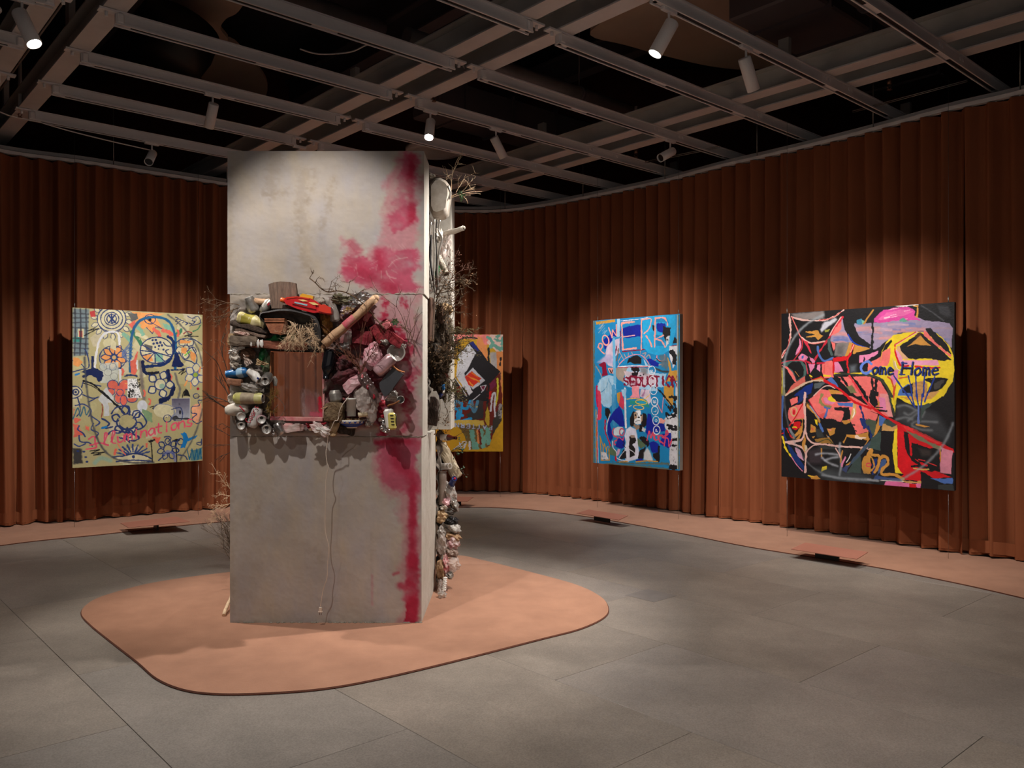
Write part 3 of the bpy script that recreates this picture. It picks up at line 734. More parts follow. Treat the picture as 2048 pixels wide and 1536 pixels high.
def pinkmod(cv, before, seed):
    """break the sprayed colour up: scratches and thin spots let the concrete through"""
    h_, w_ = cv.h, cv.w; m = fbm(h_, w_, 7, 5, seed+5)[..., None]; k = fbm(h_, w_, 22, 3, seed+6, 1, 1)[..., None]
    a = np.clip(1.25-1.9*np.clip(m-.42, 0, 1)-.5*np.clip(k-.5, 0, 1), .15, 1)
    cv.c = before+(cv.c-before)*a
# top block
cv = facecanvas(455, 848, 302, 588, 31); S = cv
for pts, w_, al in (([(480,90),(470,200),(420,300),(440,420)], 120, .30), ([(380,400),(450,420),(560,400)], 70, .30), ([(720,220),(700,420),(700,620),(730,800),(740,1000)], 110, .28),
                    ([(810,220),(800,330),(740,500)], 40, .30), ([(960,300),(930,480),(900,620),(870,700)], 60, .33), ([(650,560),(660,760),(700,960),(780,1100)], 70, .25),
                    ([(100,100),(90,700),(90,1200)], 50, .25), ([(100,1240),(500,1260),(1000,1250)], 60, .2), ([(880,700),(880,1000)], 60, .15), ([(620,100),(1300,90)], 60, .12)):
    stain(S, t5, pts, w_/4.267, (134, 116, 92), al, 60/4.267)
b4 = cv.c.copy()
S.p(PKL, [t5(*p) for p in [(1600,60),(1670,100),(1700,400),(1705,1262),(1500,1262),(1250,1225),(1100,1160),(1030,1080),(1040,950),(1080,830),(1160,860),(1240,900),(1340,860),(1390,640),(1390,460),(1440,250),(1540,130)]], soft=14, alpha=.8, rough=1.3)
S.p(PK2, [t5(*p) for p in [(1610,90),(1660,100),(1660,300),(1640,460),(1670,640),(1580,700),(1480,740),(1440,660),(1450,540),(1470,420),(1560,260)]], soft=9, alpha=.8, rough=1.3)
S.p(PK2, [t5(*p) for p in [(1060,960),(1130,910),(1230,920),(1280,960),(1360,900),(1460,900),(1600,860),(1690,880),(1690,1250),(1500,1262),(1300,1215),(1130,1150),(1050,1070)]], soft=9, alpha=.8, rough=1.3)
S.s(PK, 16, [t5(1640,100), t5(1640,180), t5(1620,320), t5(1640,520), t5(1630,640)], soft=10, alpha=.8)
S.s(PK, 30, [t5(1110,1010), t5(1230,1090), t5(1370,1190), t5(1480,1230)], soft=20, alpha=.6)
S.s(PK, 20, [t5(1120,840), t5(1180,900)], soft=10, alpha=.5); S.s(PK, 20, [t5(1350,930), t5(1380,1060)], soft=16, alpha=.6)
pinkmod(cv, b4, 41)
S.s((200,160,160), 2, [t5(1440,1040), t5(1500,980), t5(1600,960)], alpha=.6); S.s((206,176,170), 3, [t5(1420,1080), t5(1440,1120), t5(1500,1140)], alpha=.5)
for k in range(26):
    x0_, y0_ = rnd.uniform(1050, 1680), rnd.uniform(800, 1230); a_ = rnd.uniform(0, 3.1)
    S.s((206,176,170), .8, [t5(x0_, y0_), t5(x0_+60*math.cos(a_), y0_+60*math.sin(a_))], alpha=.35)
cv_top = cv
# middle block
cv = facecanvas(460, 845, 588, 873, 51); S = cv
for pts, w_, al in (([(180,240),(500,260)], 60, .3), ([(180,420),(190,900),(185,1400)], 50, .2), ([(1500,300),(1560,500)], 60, .1)):
    stain(S, t1, pts, w_/4.267, (134, 116, 92), al, 40/4.267)
b4 = cv.c.copy()
S.p(PKL, [t1(*p) for p in [(1250,215),(1800,215),(1805,1400),(1500,1400),(1500,1000),(1400,700),(1200,560),(1300,400)]], soft=20, alpha=.62, rough=1.5)
for pts, w_, al in (([(1490,260),(1500,330),(1470,420)], 42, .9), ([(1470,420),(1560,500),(1500,560)], 60, .7), ([(1640,240),(1660,300)], 40, .8), ([(1620,500),(1660,620),(1700,700),(1650,760)], 60, .9),
                    ([(1780,860),(1700,920),(1690,1020),(1650,1100)], 70, .75), ([(1690,760),(1720,860)], 34, .7), ([(1660,1150),(1690,1250),(1640,1380)], 60, .55), ([(1560,540),(1500,480)], 60, .7), ([(1200,430),(1380,600)], 170, .8),
                    ([(990,880),(1010,1000),(990,1250)], 60, .9), ([(1460,1150),(1480,1400)], 80, .9), ([(1420,700),(1380,1000)], 120, .6), ([(800,1330),(900,1350)], 60, .7)):
    stain(S, t1, pts, w_/4.267, PK, al, 46/4.267)
pinkmod(cv, b4, 61)
# rubble bed: raised, dirty mortar round the window
Yg, Xg = np.mgrid[0:cv.h, 0:cv.w]; px_ = 460+Xg/(cv.w-1)*385; py_ = 588+Yg/(cv.h-1)*285
def inpoly(pts, X, Y):
    r = np.zeros(X.shape, bool); n = len(pts)
    for i in range(n):
        a, b = pts[i], pts[(i+1) % n]
        if a[1] != b[1]: r ^= ((a[1] > Y) != (b[1] > Y)) & (X < (b[0]-a[0])*(Y-a[1])/(b[1]-a[1])+a[0])
    return r
bedpoly = [t1(*p) for p in [(215,260),(420,240),(700,210),(1000,260),(1250,240),(1330,420),(1560,560),(1640,700),(1600,1000),(1560,1350),(1300,1340),(1150,1400),(900,1390),(640,1390),(420,1370),(240,1350),(190,1180),(190,600)]]
bed = inpoly(bedpoly, px_, py_).astype(float)
nb = fbm(cv.h, cv.w, 26, 3, 77)
for _ in range(4):
    bed[1:-1, 1:-1] = (bed[:-2, 1:-1]+bed[2:, 1:-1]+bed[1:-1, :-2]+bed[1:-1, 2:])/4
cv.dz = bed*(.012+.055*np.clip(nb-.35, 0, 1)*1.6)
dk = (bed*np.clip(.75+1.2*(nb-.5), .3, 1))[..., None]*np.clip((850-px_)/120, .35, 1)[..., None]
reds = np.clip((px_-650)/60, 0, 1)[..., None]*np.clip(1-(np.abs(py_-760)-90)/60, 0, 1)[..., None]
cv.c = cv.c*(1-dk)+(np.array((92, 82, 74))*(1-reds*.6)+np.array((120, 16, 30))*reds*.6)*dk*(.5+nb[..., None])
HX0, HX1, HY0, HY1 = 541, 648, 693, 839
hole = (px_ > HX0) & (px_ < HX1) & (py_ > HY0) & (py_ < HY1)
cv_mid, hole_mid = cv, hole
# bottom block
cv = facecanvas(460, 843, 874, 1250, 71); S = cv
for pts, w_, al in (([(100,100),(160,400),(250,800),(200,1200)], 200, .16), ([(620,60),(600,120),(640,200)], 50, .25), ([(1140,780),(1130,1200)], 40, .2), ([(180,650),(260,700),(300,560)], 60, .25), ([(560,850),(700,900),(760,1000)], 60, .22),
                    ([(90,60),(90,1440)], 40, .25), ([(80,1440),(900,1440),(1500,1440)], 26, .3), ([(780,700),(790,1300)], 60, .12)):
    stain(S, t6, pts, w_/3.746, (126, 112, 94), al, 50/3.746)
b4 = cv.c.copy()
S.p(PKL, [t6(*p) for p in [(1110,70),(1505,50),(1500,1450),(1360,1450),(1340,1200),(1360,800),(1330,520),(1240,440),(1180,330),(1170,180)]], soft=14, alpha=.62, rough=1.3)
S.p(PK2, [t6(*p) for p in [(1120,80),(1505,75),(1490,460),(1400,470),(1300,420),(1230,350),(1240,200),(1180,130)]], soft=9, alpha=.75, rough=1.2)
S.s(PK, 14, [t6(1180,90), t6(1330,80), t6(1500,95)], soft=10, alpha=.8)
S.s(PK, 24, [t6(1300,140), t6(1330,260), t6(1420,330), t6(1450,440)], soft=18, alpha=.65)
for y0_, y1_, w_, al in ((440,700,70,.6), (700,960,80,.55), (960,1140,92,.9), (1140,1290,90,.75), (1290,1440,84,.9), (500,900,46,.7)):
    S.s(PK, w_/3.746, [t6(1440,y0_), t6(1445,(y0_+y1_)/2), t6(1440,y1_)], soft=40/3.746, alpha=al, rough=1)
S.s(PK, 8, [t6(1410,1300), t6(1405,1390), t6(1390,1455)], soft=2, alpha=.95); S.s(PK, 16, [t6(1350,1160), t6(1390,1190)], soft=10, alpha=.6); S.s(PK2, 12, [t6(1380,1260), t6(1400,1250)], soft=8, alpha=.6)
S.s(PKL, 5, [t6(1140,1090), t6(1140,1310)], soft=4, alpha=.5); S.s(PK, 6, [t6(1300,1080), t6(1340,1070)], soft=4, alpha=.5)
pinkmod(cv, b4, 81)
cv_bot = cv

def face(cv, x0, x1, y0, y1, parent, hole=None, Y=YF):
    o = Vector((X_(x0), Y, Z_(y0)))
    return canvas_mesh('painted_face', cv, o, (X_(x1)-X_(x0), 0, 0), (0, 0, Z_(y1)-Z_(y0)), parent, M_face, relief=.0022, nrm=(0, -1, 0), hole=hole, label='magenta sprayed concrete front')
def quadbody(m, x0, x1, xb0, xb1, y0, y1, z0, z1):
    """block whose plan is the quad x0..x1 at y0 and xb0..xb1 at y1"""
    v = [(x0,y0,z0),(x1,y0,z0),(xb1,y1,z0),(xb0,y1,z0),(x0,y0,z1),(x1,y0,z1),(xb1,y1,z1),(xb0,y1,z1)]
    m.add(v, [(0,1,2,3),(7,6,5,4),(0,4,5,1),(1,5,6,2),(2,6,7,3),(3,7,4,0)])
e = .003
zT, zM, zB = Z_(302), Z_(588), Z_(873.5)
# upper block
m = MB(); quadbody(m, X_(455), X_(848), X_(455), X_(848), YF+e, 5.5, zM+.004, zT)
quadbody(m, X_(457), -.76, X_(457), -.76, 5.5, 6.1, zM+.004, zT-.005); quadbody(m, X_(457), -.455, X_(457), -.455, 6.1, 6.5, zM+.004, zT-.01)
b = obj('concrete_block', m, M_conc, sculpt, 'uppermost concrete block'); face(cv_top, 455, 848, 302, 588, b)
# middle block, hollow behind the window
m = MB()
zh0, zh1 = Z_(HY1), Z_(HY0)
quadbody(m, X_(460), X_(845), X_(460), X_(845), YF+e, 5.5, zh1, zM); quadbody(m, X_(460), X_(845), X_(460), X_(845), YF+e, 5.5, zB, zh0)
quadbody(m, X_(460), X_(HX0), X_(460), X_(HX0)-.11, YF+e, 5.5, zh0, zh1); quadbody(m, X_(HX1), X_(845), X_(HX1), X_(845), YF+e, 5.5, zh0, zh1)
quadbody(m, -1.15, -.76, -1.15, -.76, 5.5, 6.1, zB, zM); quadbody(m, -1.15, -.455, -1.15, -.455, 6.1, 6.5, zB+.0, zM)
b = obj('concrete_block', m, M_conc, sculpt, 'middle concrete block pierced by a window'); face(cv_mid, 460, 845, 588, 873, b, hole_mid)
# lower block
m = MB(); quadbody(m, X_(460), X_(843), X_(460), X_(843), YF+e, 6.17, 0.012, zB-.004); quadbody(m, X_(462), -.64, X_(462), -.64, 6.17, 6.5, .012, zB-.004)
b = obj('concrete_block', m, M_conc, sculpt, 'lowest concrete block standing on the carpet'); face(cv_bot, 460, 843, 874, 1250, b)
# crumbly seams
for zz, am in ((zM, 1), (zB, .7)):
    m = MB(); n = 80; pts = []; rr = []
    for i in range(n+1):
        pts.append((X_(461)+(X_(846)-X_(461))*i/n, YF+.002+rnd.uniform(-.001, .002), zz+rnd.uniform(-.004, .004))); rr.append(rnd.uniform(.003, .007)*am)
    m.tube(pts, rr, 5); obj('mortar_seam', m, M_seam, sculpt)
m = MB()
for i in range(60): m.ico((X_(462)+(X_(842)-X_(462))*rnd.random(), YF-.004, .016), (rnd.uniform(.004,.013), .006, .005), lvl=1)
obj('crumbs', m, M_seam, sculpt, kind='stuff')
# rubble core in the side recess
def nz(v, seed, f):
    x, y, z = v[0]*f+seed*1.7, v[1]*f+seed*2.3, v[2]*f-seed*.9
    return .5*math.sin(x*1.3+math.sin(y*1.7+z))+.3*math.sin(y*2.3+math.cos(z*1.9+x*1.1)*1.5)+.2*math.sin(z*3.7+math.sin(x*2.9)*1.3)
m = MB(); m.grid(lambda u, v: Vector((-.615+.05*nz((u*.6, v*1.7, 0), 3, 22), 5.5+.6*u, zB-.02+(zT-.12-zB)*v)), 18, 56); obj('rubble_core', m, M_bed, sculpt)
m = MB(); m.grid(lambda u, v: Vector((-.555+.035*nz((u*.4, v*1.2, 0), 5, 24), 6.17+.3*u, .02+(zB-.04)*v)), 10, 40); obj('rubble_core', m, M_bed, sculpt)
# window in the middle block
M_glass = bpy.data.materials.new('smudged_glass'); M_glass.use_nodes = True
nt = M_glass.node_tree; N = nt.nodes; L = nt.links; N.remove(N['Principled BSDF']); out = N['Material Output']
at = N.new('ShaderNodeAttribute'); at.attribute_name = 'paint'
df = N.new('ShaderNodeBsdfDiffuse'); L.new(at.outputs['Color'], df.inputs['Color'])
tr = N.new('ShaderNodeBsdfTransparent'); gl_ = N.new('ShaderNodeBsdfGlossy'); gl_.inputs['Roughness'].default_value = .08
tr.inputs['Color'].default_value = (.85, .86, .86, 1)
fr = N.new('ShaderNodeFresnel'); m1 = N.new('ShaderNodeMixShader'); L.new(fr.outputs[0], m1.inputs[0]); L.new(tr.outputs[0], m1.inputs[1]); L.new(gl_.outputs[0], m1.inputs[2])
m2 = N.new('ShaderNodeMixShader'); a2 = N.new('ShaderNodeAttribute'); a2.attribute_name = 'cover'
L.new(a2.outputs['Fac'], m2.inputs[0]); L.new(m1.outputs[0], m2.inputs[1]); L.new(df.outputs[0], m2.inputs[2]); L.new(m2.outputs[0], out.inputs['Surface'])
win = thing('window_pane', 'smudged glass pane set in the middle of the sculpture, red paint at one corner', 'window pane', (X_(594), YF+.05, Z_(838)))
cg = Canvas(100, 134, [(540, 692), (649, 692), (649, 840), (540, 840)], (140, 120, 110), 5, 3); cover = np.full((134, 100), .04)
def cov(pts, w_, a_, col=None, soft=14):
    t = Canvas(100, 134, [(540, 692), (649, 692), (649, 840), (540, 840)], (0, 0, 0), 6, 3); t.s((255, 255, 255), w_, [t1(*p) for p in pts], soft=soft, rough=2)
    mk = np.clip(t.c[..., 0]/255, 0, 1)*a_
    if col is not None: cg.c = cg.c*(1-mk[..., None])+np.array(col)*mk[..., None]
    global cover; cover = np.maximum(cover, mk*.9)
cov([(800,1050),(810,1150),(820,1260)], 22, .5, (196,158,168)); cov([(880,1080),(890,1200)], 26, .45, (186,146,158)); cov([(930,1100),(940,1250)], 9, .95, (190,20,48), 4)
cov([(860,1240),(940,1245)], 12, .8, (206,90,116), 6); cov([(700,710),(740,760)], 8, .3, (200,190,180), 4); cov([(620,900),(640,1000)], 3, .3, (200,190,180), 3); cov([(890,760),(880,900)], 5, .25, (190,180,170), 4)
cov([(840,1120),(900,1190)], 24, .35, (176,70,90), 10); cov([(560,740),(600,1100)], 3, .18, (200,190,180), 4); cov([(780,1060),(790,1240)], 6, .5, (210,190,190), 5)
g_ = canvas_mesh('glass', cg, Vector((X_(541), YF+.045, Z_(694))), (X_(647)-X_(541), 0, 0), (0, 0, Z_(838)-Z_(694)), win, M_glass)
ca = g_.data.attributes.new('cover', 'FLOAT', 'POINT'); ca.data.foreach_set('value', cover.reshape(-1).astype(np.float32))
M_ochre = mat('orange_wood_edge', (190, 128, 84), rough=.7, var=.2, scale=30); M_pinkw = mat('pink_splashed_wood', (214, 170, 160), rough=.7, col2=(196, 60, 84), scale=9)
M_darkw = mat('dark_dirty_wood', (60, 48, 42), rough=.9, var=.3, scale=20, bump=.5)
M_redp = mat('crimson_paint', (168, 22, 42), rough=.6, col2=(110, 14, 28), scale=12, bump=.3)
for nm, c0, c1, th, mm in (('sill', (518,1268), (965,1276), .026, M_pinkw), ('top_bar', (520,676), (968,690), .022, M_darkw), ('side_bar', (521,700), (521,1262), .008, M_ochre), ('side_bar', (968,700), (974,1262), .014, M_pinkw)):
    a_, b_ = P(*t1(*c0), YF-.02), P(*t1(*c1), YF-.02); u = (b_-a_); R = Matrix.Rotation(-math.atan2(u.z, u.x), 3, 'Y')
    m = MB(); m.box((a_+b_)/2+Vector((0, .02, 0)), (u.length, .07, th), R, bev=.002, jit=.001); obj(nm, m, mm, win)
# ------------------------------------------------------------------ the four hanging paintings
M_paint = vcol_mat('oil_and_spray_paint', rough=.45, bump=.35, bscale=70, wear=.05, spec=.35)
M_edge_dark = mat('dark_canvas_edge', (46, 40, 40), rough=.7); M_edge_pale = mat('primed_canvas_edge', (150, 146, 138), rough=.7)
def hang(label, TL, TR, zt, zb, cv, edge, depth=.042, wires=((.03, 1), (.97, 1)), face_label=None):
    """TL, TR: plan points of the two front upper corners"""
    TL = Vector((TL[0], TL[1], 0)); TR = Vector((TR[0], TR[1], 0)); u = (TR-TL); un = u.normalized(); nrm = Vector((un.y, -un.x, 0))
    if nrm.dot(-TL) < 0: nrm = -nrm
    t = thing('hanging_painting', label, 'painting', TL+u/2-Vector((0, 0, 0)), 'paintings hung on wires')
    o = TL+Vector((0, 0, zt))
    canvas_mesh('canvas', cv, o+nrm*.001, u, (0, 0, zb-zt), t, M_paint, relief=.0009, nrm=nrm)
    m = MB(); R = Matrix.Rotation(math.atan2(un.y, un.x), 3, 'Z'); m.box(TL+u/2-nrm*depth/2+Vector((0, 0, (zt+zb)/2)), (u.length, depth, zt-zb), R, bev=.003); obj('stretcher', m, edge, t)
    for f, _ in wires:
        p = TL+u*f-nrm*(depth/2); m = MB(); m.tube([p+Vector((0, 0, zt-.02)), p+Vector((0, 0, 4.20))], .0016, 5); obj('wire', m, M_wire, t)
        m = MB(); m.tube([p+Vector((0, 0, zb+.02)), p+Vector((0, 0, .012))], .0016, 5); obj('wire', m, M_wire, t)
        m = MB(); m.tube([p+Vector((0, 0, zt-.01)), p+Vector((0, 0, zt+.05))], .005, 8); obj('wire_gripper', m, M_wire, t)
    return t
# ---- 1: khaki ground with flowers ------------------------------------------------
K=(184,174,128); CR=(214,206,168); NV=(38,58,112); OR=(232,158,92); CO=(226,108,90); TE=(28,92,140); BK=(24,24,28); GY=(96,94,92); BL=(22,120,190); PI=(232,84,112); GR=(66,128,92); MI=(130,180,156); WH=(226,226,230)
cv = Canvas(380, 470, [(105,103),(1188,172),(1188,1390),(105,1440)], K, 101, rough=1.6); c = cv
for i in range(46):
    x, y = rnd.uniform(110,1180), rnd.uniform(130,1400); c.p(rnd.choice([CR,CR,(196,188,140),(170,160,112),(206,196,170)]), [(x+rnd.uniform(30,90)*math.cos(t), y+rnd.uniform(30,90)*math.sin(t)) for t in np.linspace(0,5.4,6)], rough=2, soft=4, alpha=.75)
def petal(cx, cy, r0, r1, n, col, wd, fill=None, a0=0, fat=.5, core=None):
    for k in range(n):
        a = math.radians(a0+360*k/n); d = (math.cos(a), math.sin(a)); q = (-d[1]*fat, d[0]*fat); m_ = (r0+r1)/2
        pts = [(cx+d[0]*r0, cy+d[1]*r0), (cx+d[0]*m_+q[0]*(r1-r0), cy+d[1]*m_+q[1]*(r1-r0)), (cx+d[0]*r1, cy+d[1]*r1), (cx+d[0]*m_-q[0]*(r1-r0), cy+d[1]*m_-q[1]*(r1-r0))]
        if fill: c.p(fill, pts, curve=True, rough=1)
        c.s(col, wd, pts, closed=True)
    if core: c.e(core, cx, cy, r0*.9); 
    c.e(col, cx, cy, r0, wd=wd)
# left spray panel and greys
c.p((70,110,160), [(110,110),(240,120),(235,500),(110,510)], alpha=.55, soft=12); c.p(CR, [(150,280),(200,280),(200,360),(150,360)]); c.p((200,60,60),[(160,300),(185,300),(185,350),(160,350)]); c.p((60,150,140),[(110,350),(180,350),(180,390),(110,390)])
for y in (150,190,230,270,360,400,440,480): c.s((60,62,72), 12, [(108,y),(235,y+rnd.uniform(-10,10))], soft=10, alpha=.7)
for x in (125,170,215): c.s((50,52,60), 12, [(x,115),(x+4,300),(x-4,500)], soft=10, alpha=.8)
# sun top left
c.p(K, [(300,120),(540,130),(560,260),(420,320),(300,240)]); petal(430,205,115,175,14,NV,5,CR,8,.32); c.e(CR,430,200,118,105); 
for r in (120,92,60,40): c.e(NV, 430, 200, r, r*.9, wd=8)
c.s(NV,12,[(405,170),(460,230)]); c.s(NV,12,[(460,165),(405,235)]); c.s(NV,12,[(430,160),(432,240)])
# orange sun
c.p(OR, [(590,140),(870,160),(800,190),(860,290),(790,265),(770,325),(720,270),(660,300),(680,250),(610,215),(650,185)], rough=1.2); c.s(NV,6,[(700,190),(790,250),(860,290),(800,270),(770,325),(720,275)],curve=False)
c.e(NV,750,205,46,40,wd=7); c.e(BK,750,208,14); c.s(NV,5,[(700,200),(745,178),(800,205)])
c.p(GY,[(560,150),(640,160),(650,200),(600,220),(590,190)],rough=2); c.p(CO,[(570,250),(620,215),(645,270),(600,285)]); c.p(MI,[(850,235),(930,260),(960,330),(880,300)],rough=2); c.p((200,60,60),[(250,140),(290,130),(295,180),(255,185)])
for q in [(530,330,590,390,MI),(600,310,680,420,GR),(640,330,720,360,CR),(860,300,930,330,CO),(780,290,830,340,CO),(960,340,1010,300,GR),(640,270,690,330,MI)]: c.s(q[4],34,[(q[0],q[1]),((q[0]+q[2])/2+8,(q[1]+q[3])/2),(q[2],q[3])],rough=2,dry=.2)
# top right ornament
for x,y in [(960,190),(985,205),(960,225),(1010,215),(1040,230),(1075,240),(1100,220)]: c.s(NV,8,[(x,y),(x+24,y+10),(x+8,y+24)])
c.e(NV,1120,215,16,12,wd=5); c.s(NV,7,[(1060,180),(1100,200),(1150,185),(1170,240),(1100,260)]); c.s(GR,12,[(1180,240),(1150,290),(1110,310)],dry=.3); c.s((150,40,50),8,[(1030,330),(1060,310),(1100,322)])
# arches
c.s(WH,17,[(290,610),(300,500),(325,390),(370,325),(450,308),(490,340),(497,480),(502,730)],rough=1.5)
c.s(TE,22,[(585,640),(588,440),(610,300),(660,220),(750,190),(850,195),(920,240),(955,330),(965,440),(960,620)],soft=8)
c.s((18,44,96),26,[(900,350),(945,400),(935,500),(900,560),(830,590),(700,600)],rough=2); c.p((18,34,84),[(960,490),(985,490),(1010,560),(1030,590),(1010,610),(930,600)],rough=2); c.s((18,44,96),16,[(540,680),(590,670),(640,680)],rough=2); c.s((18,44,96),14,[(930,632),(990,630),(1030,625)],rough=2)
# orange wheel
petal(450,520,25,110,9,NV,8,OR,20,.3); c.e(NV,440,525,112,100,wd=9); c.p(CR,[(430,360),(465,400),(470,470),(420,440)]); c.e(NV,450,522,22,wd=9); c.e(OR,450,522,9)
for a in range(-70,70,20): c.s((90,112,160),14,[(520,500+a*.3),(600,500+a*1.6)],alpha=.7,soft=6)
c.p((200,206,200),[(330,570),(485,560),(485,730),(335,735)],alpha=.85); 
for cx_,cy_ in ((400,645),(440,600),(360,600),(450,680)): c.e(BK,cx_,cy_,30,wd=2)
c.p((18,34,84),[(260,510),(285,505),(285,600),(360,640),(350,720),(320,730),(300,690),(170,640),(210,620),(255,610)],rough=2.4); c.s((18,34,84),20,[(200,680),(280,650),(350,670)],rough=3)
# spotted wheel
c.e(CR,805,465,135,108); c.p(OR,[(680,500),(760,500),(780,560),(720,560)]); c.p(GY,[(700,410),(770,430),(770,480),(720,460)]); c.p(MI,[(790,490),(850,490),(860,560),(790,560)]); c.e(NV,805,465,137,110,wd=10)
for x,y in [(770,380),(800,378),(780,410),(810,405),(835,400),(795,440),(825,430),(850,425),(820,455),(860,460)]: c.e(NV,x,y,8)
for a in (95,125,155,180,205,60,30): c.s(NV,9,[(790,480),(805+132*math.cos(math.radians(a)),465+106*math.sin(math.radians(a)))])
c.s(NV,9,[(905,460),(880,470),(900,500),(925,500)]); c.s(NV,9,[(860,400),(890,430),(930,430)])
# red motif and grey smoke
c.p(WH,[(590,540),(645,550),(650,620),(600,640)],rough=2); c.p(CO,[(640,470),(655,480),(630,560),(640,640),(620,665),(590,655),(590,560),(615,540)],rough=2); c.s((110,100,100),34,[(670,560),(680,700),(690,800),(700,870)],soft=22,alpha=.7)
for x,y in [(520,620),(920,670),(700,800),(745,870),(910,300),(980,300)]: c.s(CO,16,[(x,y),(x+8,y+20),(x+2,y+45)],rough=2)
# right flowers
petal(1050,450,26,90,5,NV,8,CR,20,.45); c.p(OR,[(1010,440),(1060,450),(1050,500),(1010,490)]); c.s((110,190,60),10,[(1040,510),(1090,470)]); c.p(OR,[(1085,470),(1140,500),(1120,560),(1090,540)]); c.p(OR,[(1000,380),(1100,390),(1080,410),(1000,410)])
c.s(NV,9,[(960,410),(1010,375),(1100,370),(1180,420)]); c.s(NV,9,[(990,480),(1030,540),(1090,560),(1130,580),(1140,520),(1100,440)])
petal(1130,672,22,95,6,(60,84,150),7,CR,35,.42); c.e((150,170,60),1130,672,20); c.s(OR,14,[(1060,720),(1040,760)]); c.s(OR,14,[(1090,740),(1090,790)]); c.s(OR,14,[(1170,610),(1160,650)]); c.e((160,30,50),1150,790,12)
# middle dark flower
c.s((16,30,70),26,[(690,560),(700,640),(740,660),(820,650)],rough=2); c.s((16,30,70),30,[(900,640),(915,740),(950,780),(900,870),(840,900)],rough=3); petal(835,750,45,115,5,NV,11,CR,-70,.45); c.e(CR,835,750,44); c.e((150,180,160),850,765,24); c.e(NV,835,750,46,wd=9); c.p((16,30,70),[(830,860),(900,850),(880,900),(820,890)],rough=3)
c.s(BK,10,[(735,650),(770,650),(760,668),(800,645),(830,660)],curve=False)
# left eye
c.p(CR,[(108,770),(180,770),(185,860),(108,870)]); c.s(NV,10,[(105,760),(150,765),(185,810),(150,850),(105,860)]); c.e(NV,132,808,24,wd=10); c.e(NV,132,808,9); c.s(NV,9,[(180,770),(200,720),(260,740),(340,760)]); c.s(NV,9,[(190,830),(270,860),(320,850),(240,890)]); c.s(NV,9,[(150,860),(170,960),(140,1010)])
c.s(NV,9,[(108,545),(160,560),(200,600)]); c.s(NV,9,[(105,640),(180,620),(240,600),(230,500),(205,450)]); c.p(OR,[(110,520),(150,520),(190,560),(150,600),(110,580)]); c.s((40,130,200),14,[(130,665),(160,655)])
# red flower
for cx_,cy_,rx,ry in [(440,750,42,36),(540,750,46,40),(420,810,34,26),(490,860,34,42),(530,880,26,40),(600,870,40,26)]: c.e(CO,cx_,cy_,rx,ry,rough=2); c.e((60,72,124),cx_,cy_,rx+3,ry+3,wd=7,alpha=.9)
c.e(CO,500,800,44); c.e(OR,480,800,14,8); c.e((60,72,124),500,815,28,wd=6); c.e(OR,550,740,14,8)
c.p((232,232,232),[(562,700),(640,698),(684,862),(563,862)],rough=.4)
for i in range(150): x,y=rnd.uniform(568,668),rnd.uniform(702,858); c.e((20,20,20),x,y,rnd.uniform(2,4.4))
# white zigzag + black stick
c.p((212,214,216),[(385,770),(400,800),(450,860),(440,900),(400,900),(415,1010),(370,1005),(365,930),(320,870)],rough=2); c.s((150,60,50),9,[(350,910),(355,960),(345,1020)])
c.s(BK,17,[(200,715),(270,740),(340,800),(430,880),(500,950),(555,1025)],rough=2); c.s(BK,7,[(195,735),(280,765),(400,860),(470,925)],rough=2); c.e(BK,555,1035,17,12)
c.e((216,220,228),684,930,44,48,soft=8); c.s((190,200,220),11,[(670,960),(640,990),(610,970)]); c.p((130,160,120),[(690,960),(770,990),(760,1060),(700,1040)],rough=3); c.s(BK,8,[(750,940),(810,925),(770,950),(800,960)],curve=False)
# photo inset
c.p((212,212,210),[(930,868),(1084,864),(1084,1048),(930,1050)],rough=.2)
for i in range(10): c.p((96+8*i,92+9*i,112+8*i),[(932,870+17*i),(1082,868+17*i),(1082,889+17*i),(932,889+17*i)],rough=.1)
c.p((60,60,66),[(932,1020),(970,1010),(990,1030),(1082,1030),(1082,1048),(932,1048)],rough=1); c.e((30,30,34),1000,985,8,18); c.e((60,60,70),995,915,9,5); c.s(BK,8,[(1020,860),(1030,820),(1060,800),(1080,850)]); c.p(BK,[(1030,850),(1050,790),(1085,850)],rough=2)
c.s((110,108,104),20,[(960,660),(980,740),(1000,790),(985,860)],soft=8,alpha=.8); c.s(BK,8,[(990,660),(1040,620),(1010,670),(1050,640)],curve=False); c.s(BK,9,[(1040,350),(1100,330),(1070,350),(1150,352)],curve=False); c.s(BK,7,[(200,340),(300,290),(215,330),(320,280),(225,300),(290,276)],curve=False,dry=.2)
# cloud, face
c.e(CR,870,970,95,58,rough=2); c.s((110,120,160),6,[(780,960),(800,920),(870,915),(940,940),(950,1000),(920,1040)]); c.e(NV,895,1035,32,30,wd=8); c.e(NV,885,1025,5); c.e(NV,905,1020,5); c.s(NV,8,[(930,960),(1000,945),(1020,990),(1010,1050),(950,1050)])
c.e(NV,1135,850,24,20,wd=7); c.s(OR,16,[(1100,950),(1120,1000),(1150,1040),(1130,1080)]); c.p((236,170,130),[(1100,940),(1180,900),(1180,1080),(1110,1060)],rough=3); c.s(NV,9,[(1180,885),(1150,890),(1160,930),(1100,940),(1095,990),(1140,1000),(1100,1040),(1140,1080),(1180,1060)])
